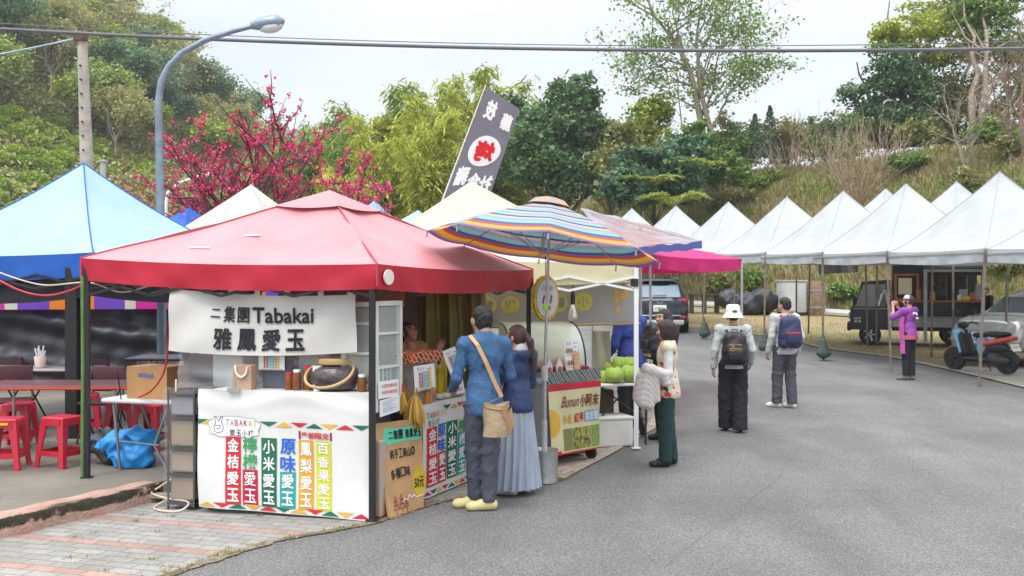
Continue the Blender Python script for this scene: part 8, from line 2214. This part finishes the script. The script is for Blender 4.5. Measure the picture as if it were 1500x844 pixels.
# ================================================================== VEHICLES AND THE VERGE
m_rub = mat('black_rubber', (.02, .02, .022), .7)
m_rim = mat('alloy_rim', (.50, .51, .52), .3, .8)
m_auto = mat('car_window', (.03, .04, .05), .04, spec=.9)
m_tail = mat('tail_lamp', (.45, .01, .02), .15, spec=.8)
m_head = mat('head_lamp', (.62, .68, .74), .08, spec=.9)
def wheel(root, c, r, w_, ax):
 Mx = Matrix.Rotation(R(90), 3, 'Y') if ax == 'x' else Matrix.Rotation(R(90), 3, 'X')
 o = MB().lathe([(r * .6, -w_ / 2), (r * .93, -w_ / 2), (r, -w_ * .3), (r, w_ * .3), (r * .93, w_ / 2), (r * .6, w_ / 2)], 26, c, Mx).build('wheel', m_rub, root, smooth=40)
 mb = MB(); mb.lathe([(.02, -w_ * .36), (r * .60, -w_ * .36), (r * .64, -w_ * .52), (r * .64, w_ * .52), (r * .60, w_ * .36), (.02, w_ * .36)], 22, c, Mx)
 for k in range(5):
  a = k * 2 * pi / 5
  for sg_ in (-1, 1):
   v = Vector((0, cos(a), sin(a))) if ax == 'x' else Vector((cos(a), 0, sin(a))); n = Vector((1, 0, 0)) if ax == 'x' else Vector((0, 1, 0))
   mb.bar(Vector(c) + v * r * .08 + n * sg_ * w_ * .44, Vector(c) + v * r * .60 + n * sg_ * w_ * .46, .05, .03)
 mb.build('rim', m_rim, o, smooth=40); return o
def car(label, loc, rz, mpaint, S, wb, L_, W, tyre=.34):
 """S: (y, bottom z, belt z, top z, half width, half width at the top) from tail to nose"""
 t = thing('parked_car', label, 'car', loc, rz); mb = MB(); rings = []
 for y, zb, zl, zt_, w_, wt in S:
  h = [(0, zb), (w_ * .86, zb), (w_ * .97, zb + .10), (w_, zb + (zl - zb) * .45), (w_ * .985, zl - .06), (w_ * .95, zl), (wt + (w_ * .95 - wt) * .45, zl + (zt_ - zl) * .55), (wt, zt_ - (zt_ - zl) * .14), (wt * .86, zt_ - .012), (wt * .4, zt_ + .012), (0, zt_ + .016)]
  rings.append([Vector((x, y, z)) for x, z in h] + [Vector((-x, y, z)) for x, z in reversed(h[1:-1])])
 mb._rings(rings); o = mb.build('body', mpaint, t, smooth=32)
 for sx_ in (-1, 1):
  for y in (-wb / 2, wb / 2):
   mb = MB(); mb.lathe([(tyre * 1.16, -.02), (tyre * 1.16, .012)], 26, (sx_ * (W - .02), y, tyre), Matrix.Rotation(R(90), 3, 'Y')); mb.build('wheel_arch', m_rub, t)
   wheel(t, Vector((sx_ * (W - .085), y, tyre)), tyre, .22, 'x')
 return t, S
def glass_strip(t, S, i0, i1, f0=.10, f1=.86, W=None):
 """side windows over the sections i0..i1, both sides"""
 for sx_ in (-1, 1):
  mb = MB(); pts = []
  for i in range(i0, i1 + 1):
   y, zb, zl, zt_, w_, wt = S[i]; q = []
   for f in (f0, .55, f1): q.append(Vector((sx_ * ((wt + (w_ * .95 - wt) * .45) * (f / .55) + w_ * .95 * (1 - f / .55) + .006 if f <= .55 else wt + (w_ * .95 - wt) * .45 * (1 - (f - .55) / .31) + .006), y, zl + (zt_ - zl) * f)))
   pts.append(q)
  for a, b_ in zip(pts, pts[1:]):
   for k in range(2): mb.raw([a[k], b_[k], b_[k + 1], a[k + 1]], [(0, 1, 2, 3) if sx_ > 0 else (3, 2, 1, 0)])
  mb.build('window', m_auto, t, smooth=180)
# black SUV, seen from behind
S = [(-2.24, .42, .95, 1.02, .80, .72), (-2.20, .36, .98, 1.06, .88, .76), (-2.10, .32, 1.02, 1.12, .91, .76), (-1.80, .30, 1.04, 1.60, .92, .66), (-1.55, .28, 1.04, 1.68, .92, .65), (-.6, .26, 1.02, 1.71, .92, .66), (.3, .26, 1.0, 1.68, .92, .65), (.65, .26, .99, 1.55, .92, .66), (1.15, .28, .97, 1.08, .91, .80), (1.9, .30, .88, .98, .89, .76), (2.18, .34, .75, .84, .82, .66), (2.26, .42, .68, .72, .72, .55)]
c = G(973, 489); t, S = car('black SUV parked with its back to us, beyond the cream tent', (c.x, c.y + 2.1, c.z), R(-4), mat('black_paint', (.012, .020, .042), .14, spec=.6, coat=.8, var=.1), S, 2.75, 4.5, .92)
glass_strip(t, S, 4, 6)
tail = lambda y, pts, name, m, lift=.012: MB().prism([(x, z) for x, z in pts], y - lift, y + .03).build(name, m, t)
mb = MB(); mb.raw([(-.66, -2.125, 1.14), (.66, -2.125, 1.14), (.60, -1.835, 1.55), (-.60, -1.835, 1.55)], [(0, 1, 2, 3)]); mb.raw([(-.66, -2.09, 1.14), (.66, -2.09, 1.14), (.60, -1.80, 1.55), (-.60, -1.80, 1.55)], [(3, 2, 1, 0)]); mb.build('rear_window', mat('rear_glass', (.16, .22, .28), .05, spec=.9), t)
MB().rbox((0, -1.80, 1.655), (1.24, .26, .04), .015).build('spoiler', mat('black_paint', (.010, .014, .026), .14), t, smooth=40)
MB().rbox((0, -2.14, 1.20), (.42, .02, .02), .006).build('wiper', m_rub, t)
for s_ in (-1, 1):
 MB().rbox((s_ * .72, -2.16, 1.03), (.34, .12, .13), .02).build('tail_light', m_tail, t, smooth=40); MB().rbox((s_ * .72, -2.23, .52), (.20, .06, .09), .02).build('reflector', m_tail, t, smooth=40)
 MB().rbox((s_ * .99, .62, 1.10), (.18, .10, .13), .04).build('mirror', mat('black_paint', (.010, .014, .026), .14), t, smooth=50)
 MB().bar((s_ * .60, -1.5, 1.75), (s_ * .60, .2, 1.75), .03).build('roof_rail', m_rim, t)
MB().rbox((0, -2.255, .57), (1.30, .05, .05), .015).build('chrome_strip', m_rim, t, smooth=40); MB().rbox((0, -2.22, .36), (1.5, .10, .16), .04).build('bumper', mat('grey_plastic', (.45, .46, .47), .5), t, smooth=40)
po = MB().box((0, -2.245, .80), (.40, .02, .20)).build('number_plate', p_white, t)
sh = Sheet((-.2, -2.256, .70), (.2, -2.256, .70), (.2, -2.256, .90), (-.2, -2.256, .90), lift=.003); sh.bold = .0; sh.chars('AFJ-0876', .06, .12, .94, .62, p_green, gap=.2); sh.marks('lettering', po)
mb = MB(); q = [(.085 * cos(k * pi / 12), -2.235, 1.0 + .06 * sin(k * pi / 12)) for k in range(24)]; mb.tube(q, .010, 5, closed=True); mb.tube([(.04 * cos(k * pi / 8), -2.24, 1.0 + .055 * sin(k * pi / 8)) for k in range(16)], .008, 5, closed=True); mb.build('emblem', m_rim, t, smooth=60)
# silver SUV, nose towards us at the right edge
S = [(-2.2, .40, .95, 1.05, .80, .70), (-2.1, .32, 1.0, 1.3, .90, .70), (-1.8, .28, 1.03, 1.60, .92, .66), (-.6, .26, 1.02, 1.70, .92, .66), (.25, .26, 1.0, 1.67, .92, .65), (.62, .26, 1.02, 1.50, .92, .67), (1.12, .27, 1.04, 1.13, .92, .84), (1.6, .28, .98, 1.08, .91, .80), (1.98, .30, .90, 1.01, .89, .74), (2.16, .32, .80, .90, .84, .66), (2.26, .36, .66, .72, .74, .55), (2.29, .44, .58, .60, .66, .5)]
hd = Vector((-.90, -.436, 0)); c = P(1416, 520, 22.9); ctr = Vector((c.x, 22.9, 0)) - hd * 2.15 + Vector((.3, -.1, 0))
m_silv = mat('champagne_paint', (.46, .46, .43), .22, .55, coat=.7, var=.05)
t, S = car('silver grey SUV parked nose forward at the right edge, behind the scooter', (ctr.x, ctr.y, gz(ctr.y) + .02), face(hd.x, hd.y), m_silv, S, 2.66, 4.5, .92)
glass_strip(t, S, 2, 5)
mb = MB(); mb.raw([(-.70, 1.06, 1.15), (.70, 1.06, 1.15), (.60, .64, 1.50), (-.60, .64, 1.50)], [(0, 1, 2, 3)]); mb.raw([(-.70, 1.13, 1.15), (.70, 1.13, 1.15), (.60, .71, 1.50), (-.60, .71, 1.50)], [(3, 2, 1, 0)]); mb.build('windscreen', m_auto, t)
for s_ in (-1, 1):
 mb = MB(); mb.raw([(s_ * .42, 2.235, .78), (s_ * .90, 1.86, .86), (s_ * .905, 1.66, .96), (s_ * .80, 1.98, .94), (s_ * .50, 2.19, .88), (s_ * .40, 2.1, .75), (s_ * .80, 1.7, .9)], [(0, 1, 2, 3, 4), (0, 5, 6, 1), (1, 6, 2), (2, 6, 3), (3, 6, 4), (4, 6, 5, 0)]); mb.build('headlight', m_head, t, smooth=30)
 MB().rbox((s_ * .99, .66, 1.12), (.20, .10, .14), .04).build('mirror', m_silv, t, smooth=50)
 MB().rbox((s_ * .66, 2.20, .46), (.16, .06, .09), .02).build('fog_lamp', m_head, t, smooth=40)
MB().rbox((0, 2.235, .70), (.86, .05, .07), .02).build('grille', m_rub, t, smooth=40); MB().rbox((0, 2.255, .46), (1.0, .06, .16), .03).build('lower_grille', m_rub, t, smooth=40); MB().rbox((0, 2.245, .775), (.9, .03, .025), .01).build('chrome_strip', m_rim, t)
po = MB().box((0, 2.295, .56), (.36, .02, .16)).build('number_plate', p_white, t); sh = Sheet((.17, 2.306, .49), (-.17, 2.306, .49), (-.17, 2.306, .63), (.17, 2.306, .63), lift=.003); sh.bold = 0; sh.chars('AKV-2752', .05, .2, .95, .8, p_blue, gap=.2); sh.marks('lettering', po)
mb = MB(); mb.tube([(.075 * cos(k * pi / 10), 2.22 + .01 * sin(k * pi / 10), .85 + .055 * sin(k * pi / 10)) for k in range(20)], .010, 5, closed=True); mb.build('emblem', m_rim, t, smooth=60)
# black food truck with its side open
g0 = gz(28.6); t = thing('food_truck', 'small black food truck with its side hatch open above an orange counter', 'food truck', (9.45, 28.3, g0), -R(19))
m_tr = mat('truck_black', (.014, .015, .018), .3, spec=.5, var=.2); m_or = mat('orange_trim', (.50, .16, .05), .5, var=.15); m_alu = mat('dull_aluminium', (.34, .34, .34), .4, .7, var=.15)
def mirrored(pts, y0, y1, name, m, par=t): return MB().prism(pts, y0, y1).build(name, m, par)
mirrored([(-.10, .42), (-.10, .98), (.10, 1.36), (.20, 1.74), (.95, 1.80), (.95, .42)], 0, 1.46, 'cab', m_tr)
mirrored([(.02, 1.06), (.14, 1.38), (.24, 1.66), (.82, 1.68), (.82, 1.06)], -.012, .0, 'window', mat('cab_glass', (.09, .10, .10), .06, spec=.9))
MB().raw([(-.112, .1, 1.02), (-.112, 1.36, 1.02), (.085, 1.36, 1.38), (.085, .1, 1.38)], [(3, 2, 1, 0)]).raw([(-.10, .1, 1.0), (-.10, 1.36, 1.0), (.10, 1.36, 1.38), (.10, .1, 1.38)], [(0, 1, 2, 3)]).build('windscreen', m_auto, t)
MB().rbox((-.12, .28, .80), (.05, .26, .18), .03).build('headlight', m_head, t, smooth=40); MB().rbox((-.13, .73, .50), (.10, 1.5, .22), .03).build('bumper', m_rub, t, smooth=40); MB().rbox((.02, -.12, 1.22), (.10, .16, .24), .03).build('mirror', m_rub, t, smooth=40)
MB().box((.45, -.008, 1.0), (.9, .016, .02)).build('trim', m_alu, t)
sh = Sheet((-.04, -.004, .60), (.30, -.004, .60), (.30, -.004, .78), (-.04, -.004, .78), lift=.004); sh.bold = 0; sh.chars('咖啡', .1, .55, .7, .95, p_white); sh.chars('餐車', .1, .08, .7, .48, p_white); sh.marks('lettering', t)
for x in (.42, 2.55):
 for y in (.10, 1.36): wheel(t, Vector((x, y, .29)), .29, .17, 'y')
bx0, bx1 = 1.0, 3.25
MB().box(((bx0 + bx1) / 2, .73, .46), (bx1 - bx0, 1.40, .12)).build('chassis', m_rub, t)
MB().box(((bx0 + bx1) / 2, -.01, .63), (bx1 - bx0, .04, .24)).build('drop_side', m_alu, t)
MB().box(((bx0 + bx1) / 2, .02, .98), (bx1 - bx0, .05, .42)).build('lower_panel', m_tr, t); MB().box(((bx0 + bx1) / 2, 1.44, 1.35), (bx1 - bx0, .05, 1.7)).build('back_panel', mat('dark_interior', (.05, .04, .035), .6), t)
MB().box((bx0 + .025, .73, 1.35), (.05, 1.38, 1.7)).build('end_panel', m_tr, t); MB().box(((bx0 + bx1) / 2, .73, 2.25), (bx1 - bx0 + .1, 1.56, .08)).build('roof', m_tr, t)
MB().box(((bx0 + bx1) / 2, .02, 2.06), (bx1 - bx0, .05, .30)).build('upper_panel', m_tr, t)
MB().box(((bx0 + bx1) / 2, -.10, 1.215), (bx1 - bx0, .34, .04)).build('counter', m_or, t)
f = MB().box((1.36, -.005, 1.60), (.62, .05, .72)).build('hatch', m_or, t); MB().box((1.36, -.034, 1.60), (.50, .02, .60)).build('pane', m_rub, f); MB().box((1.32, -.05, 1.62), (.34, .012, .44)).build('menu', mat('menu_paper', (.80, .74, .52), .7), f)
MB().bar((bx0 + .8, -.01, 1.22), (bx0 + .8, -.01, 1.92), .05).build('post', m_tr, t)
for x in (1.8, 3.2):
 MB().bar((x, -.62, .12), (x, -.62, 2.02), .09).build('awning_post', m_alu, t)
 MB().bar((x, -.62, 2.0), (x, .02, 2.16), .05).build('awning_arm', m_alu, t)
MB().bar((1.75, -.62, 2.03), (3.25, -.62, 2.03), .07).build('awning_rail', m_alu, t); MB().box((2.5, -.3, 2.15), (1.5, .7, .03), M=Matrix.Rotation(R(12), 3, 'X')).build('hatch_door', m_tr, t)
MB().bar((bx0, -.06, .78), (bx1, -.06, .78), .03).build('rail', m_alu, t)
for i, (x, z, w_, h_, m_, nm, lb) in enumerate(((1.78, 1.39, .13, .30, m_or, 'jar', 'amber jar glowing on the food truck counter'), (2.16, 1.36, .12, .24, mat('yellow_sign', (.66, .38, .03), .5), 'menu_stand', 'yellow folded menu stand on the food truck counter'), (2.42, 1.40, .22, .34, mat('coffee_machine', (.06, .06, .07), .3, .4), 'coffee_machine', 'dark coffee machine behind the food truck counter'), (2.86, 1.30, .10, .16, p_white, 'kettle', 'white kettle on the food truck counter'), (3.02, 1.31, .24, .13, mat('yellow_tub', (.74, .55, .02), .5), 'tub', 'yellow tub on the food truck counter'), (3.22, 1.36, .16, .22, mat('pink_pack', (.46, .16, .12), .5, var=.4, vs=20), 'snack_pack', 'pink packet at the end of the food truck counter'), (3.40, 1.46, .22, .44, mat('clear_bag', (.40, .40, .42), .3, var=.3, vs=14), 'bag', 'clear bag of cups at the end of the food truck counter'), (2.98, 1.52, .22, .30, mat('blue_box', (.40, .50, .56), .4), 'box', 'pale blue box behind the yellow tub on the food truck'))):
 q = Matrix.Rotation(-R(19), 3, 'Z') @ Vector((x * .93, -.10 + (.14 if nm in ('coffee_machine', 'box') else 0), 0))
 o = MB().rbox((0, 0, h_ / 2), (w_, .16, h_), .03).build(nm, m_, smooth=50, loc=(9.45 + q.x, 28.3 + q.y, g0 + 1.237), rotz=-R(19)); tag(o, lb, nm.replace('_', ' '))
tag(MB().rbox((9.45 + 2.2, 28.6, g0 + 1.5), (.9, .4, 1.1), .03, -R(19)).build('shelf_unit', mat('brown_shelf', (.09, .05, .03), .6, var=.5, vs=14, col2=(.30, .18, .09))), 'crowded brown shelf inside the food truck', 'shelf')
# scooter
h0, h1 = Vector((9.50, 21.9, 0)), Vector((10.08, 20.86, 0)); dh = (h0 - h1).normalized()
t = thing('scooter', 'black scooter with light blue leg shield and coral red panels at the road edge', 'scooter', ((h0.x + h1.x) / 2, (h0.y + h1.y) / 2, gz(21.4) + .02), face(dh.x, dh.y))
m_bl, m_co, m_bk = mat('pale_blue_panel', (.20, .46, .66), .25, coat=.5, var=.04), mat('coral_panel', (.62, .09, .06), .25, coat=.5, var=.05), mat('black_plastic', (.018, .018, .022), .35)
def sdfpart(name, m, prims, h=.013, par=None, cut=None):
 q = SDF()
 for a in prims: (q.cone(*a) if len(a) in (4, 5) and hasattr(a[1], '__len__') and not hasattr(a[2], '__len__') else q.ell(*a))
 if cut: q.cut(cut)
 V, F = q.mesh(h); return np_mesh(name, V, F, m, par or t, 1)
for y in (-.60, .62): wheel(t, Vector((0, y, .25)), .25, .12, 'x').children[0].data.materials[0] = mat('dark_rim', (.05, .05, .055), .35, .6)
sdfpart('front_mudguard', m_co, [((0, .62, .25), (.09, .30, .28), .02)], cut=lambda X: np.maximum(.36 - X[:, 2] - .3 * (X[:, 1] - .62), .262 - np.hypot(X[:, 1] - .62, X[:, 2] - .25)))
sdfpart('leg_shield', m_bl, [((-.15, .38, .42), (-.17, .50, .84), .035, .04, .05), ((.15, .38, .42), (.17, .50, .84), .035, .04, .05), ((0, .48, .45), (0, .53, .86), .05, .05, .06), ((-.12, .42, .82), (.12, .42, .82), .07, .07, .05)])
sdfpart('inner_shield', m_bk, [((-.12, .28, .40), (-.13, .40, .82), .06, .05, .05), ((.12, .28, .40), (.13, .40, .82), .06, .05, .05), ((0, .26, .38), (0, .38, .84), .07, .06, .06)])
sdfpart('floorboard', m_bk, [((-.11, .26, .27), (-.11, -.20, .27), .065, .065, .05), ((.11, .26, .27), (.11, -.20, .27), .065, .065, .05), ((0, .3, .26), (0, -.5, .30), .08, .10, .05)])
sdfpart('side_cover', m_bk, [((0, -.36, .52), (.115, .30, .15), .04), ((0, -.2, .40), (.11, .16, .12), .04)])
sdfpart('seat', m_bk, [((0, .02, .77), (.10, .17, .06), .04), ((0, -.35, .80), (.14, .28, .065), .05), ((0, -.58, .82), (.10, .12, .045), .04)])
sdfpart('seat_base', m_bl, [((0, -.08, .56), (.12, .13, .18), .04), ((0, .0, .50), (.10, .07, .16), .04)])
sdfpart('tail_panel', m_co, [((-.11, -.12, .60), (-.08, -.74, .74), .055, .045, .04), ((.11, -.12, .60), (.08, -.74, .74), .055, .045, .04), ((0, -.4, .66), (0, -.74, .74), .09, .06, .05)])
sdfpart('engine', mat('engine_grey', (.06, .06, .065), .5, .3), [((0, -.30, .36), (.11, .22, .12), .04), ((-.09, -.45, .28), (.06, .28, .09), .04), ((.10, -.62, .34), (.05, .20, .08), .03)])
MB().tube([(0, .62, .25), (0, .50, .62), (0, .40, .95)], .028, 8).build('fork', m_bk, t); MB().tube([(-.33, .30, 1.0), (-.18, .37, 1.02), (0, .40, .98), (.18, .37, 1.02), (.33, .30, 1.0)], .017, 8).build('handlebar', m_bk, t, smooth=60)
sdfpart('handlebar_cover', m_bk, [((0, .42, .97), (.16, .08, .07), .04)]); MB().rbox((0, .55, .74), (.22, .06, .10), .03).build('headlight', m_head, t, smooth=50); MB().rbox((0, -.77, .73), (.16, .06, .07), .02).build('tail_light', m_tail, t, smooth=50)
for s_ in (-1, 1):
 MB().tube([(s_ * .20, .38, 1.02), (s_ * .27, .36, 1.22)], .007, 5).ball((s_ * .29, .36, 1.26), (.065, .02, .045), 8).build('mirror', m_bk, t, smooth=50)
MB().tube([(.10, -.05, .25), (.17, -.12, .02)], .013, 6).build('kickstand', m_bk, t)
Mp = Matrix.Rotation(R(-25), 3, 'X'); po = MB().box((0, -.80, .55), (.26, .012, .15), M=Mp).build('number_plate', p_white, t)
sh = Sheet((-.13, -.775, .485), (.13, -.775, .485), (.13, -.838, .62), (-.13, -.838, .62), lift=.004); sh.n = -sh.n if sh.n.y > 0 else sh.n; sh.chars('NXX', .1, .2, .9, .8, p_black); sh.marks('lettering', po)
# odds and ends along the verge
p_ = P(1100, 455, 40); g = gz(40)
heap('tarp_heap', 'big black tarpaulin heap on the verge under the far white tents', 'tarpaulin', (9.35, 40.0, g), (1.05, .7, .85), mat('black_tarpaulin', (.022, .024, .034), .30), 12, fold=.22)
t = thing('cabinet', 'pale grey metal cabinet at the foot of the bank', 'cabinet', (10.75, 39.4, gz(39.4)), .2); m_ = mat('cabinet_grey', (.42, .44, .45), .5, var=.06)
MB().rbox((0, 0, .72), (.95, .6, 1.2), .02).build('body', m_, t, smooth=30); MB().box((0, 0, 1.34), (1.02, .68, .05)).build('lid', m_, t); MB().box((-.20, -.31, .72), (.40, .025, 1.05)).build('door', mat('cabinet_door', (.50, .52, .53), .4), t); MB().box((0, 0, .06), (.9, .55, .12)).build('plinth', m_rub, t)
t = thing('barrel', 'brown slatted barrel beside the grey cabinet', 'barrel', (11.7, 39.6, gz(39.6)))
mb = MB(); mb.lathe([(.34, 0), (.42, .3), (.43, .7), (.40, 1.15), (.36, 1.3)], 22); mb.build('staves', mat('barrel_wood', (.23, .16, .10), .8, var=.3, vs=5, bump=.5, bs=12, bstretch=(2, 2, .3)), t, smooth=30)
for z in (.3, .95): MB().lathe([(.435, -.03), (.44, .03)], 22, (0, 0, z)).build('hoop', c_steel, t)
t = thing('bench_table', 'dark low table beyond the black SUV', 'table', (7.6, 40.5, gz(40.5))); MB().box((0, 0, .74), (1.2, .7, .05)).build('top', mat('dark_wood', (.06, .045, .04), .7), t)
for x in (-.5, 0, .5): MB().box((x, 0, .36), (.08, .6, .71)).build('leg', mat('dark_wood', (.06, .045, .04), .7), t)
m_sb = mat('sandbag_green', (.055, .075, .06), .7, var=.25, vs=7, bump=.4, bs=20)
fr = sorted([q for q in tent_legs if q[3] < 0 and 21 < q[1] < 40], key=lambda q: q[1]); k = 0
for i, (x, y, z, _) in enumerate(fr):
 if i % 2: continue
 lb = ['plump', 'flat', 'small', 'sagging', 'squarish', 'slim', 'round', 'long'][k % 8]; q = SDF(); r_ = np.random.default_rng(i)
 q.cone((0, 0, .12), (0, 0, .42), .17 + .05 * r_.random(), .11, .08).cone((0, 0, .42), (0, 0, .66), .05, .03, .05).ell((.02, 0, .1), (.22, .17, .11), .05); q.disp(folds(.012, i, 0)); V, F = q.mesh(.02)
 o = np_mesh('sandbag', V * .8, F, m_sb, smooth=1); o.location = (x - .03, y - .14, z + (.10 if k % 2 else .02)); tag(o, 'dark green weight bag tied to a road side leg of the white tents', 'weight bag', 'weight bags tied to the white tents'); k += 1
hs_ = Sheet(P(1199, 402, 27.6), P(1256, 399, 29.2), P(1259, 381, 29.2), P(1199, 381, 27.6), wave=lambda a, b: .03 * sin(a * 9) * (1 - b)); o = hs_.cloth('printed_cloth', mat('faded_print', (.42, .40, .38), .7, col2=(.24, .21, .20), vs=3.5, trans=.1), None, 20, 8, .004); tag(o, 'faded grey printed cloth hanging under a white tent left of the food truck', 'cloth')
o = cord('rope', 'white rope knotted round a tent leg by the food truck cab', [P(1291, 430, 25.6), P(1287, 448, 25.6), P(1296, 425, 25.5), P(1300, 447, 25.6)], .012, p_white, cat='rope')
for i, (px, py) in enumerate(((1440, 384), (1484, 300), (1340, 300), (960, 330))): pass
# ================================================================== thin haze that softens the far hills
b = MB(); b.box((-10, 270, 30), (560, 600, 84))
hz = tag(b.build('haze', []), kind='stuff')
hm = bpy.data.materials.new('haze_air'); hm.use_nodes = True; n_ = hm.node_tree.nodes; n_.clear()
vo = n_.new('ShaderNodeVolumePrincipled'); vo.inputs['Color'].default_value = (.90, .95, 1, 1); vo.inputs['Density'].default_value = .0006; vo.inputs['Anisotropy'].default_value = .2
hm.node_tree.links.new(vo.outputs[0], n_.new('ShaderNodeOutputMaterial').inputs['Volume']); hz.data.materials.append(hm)
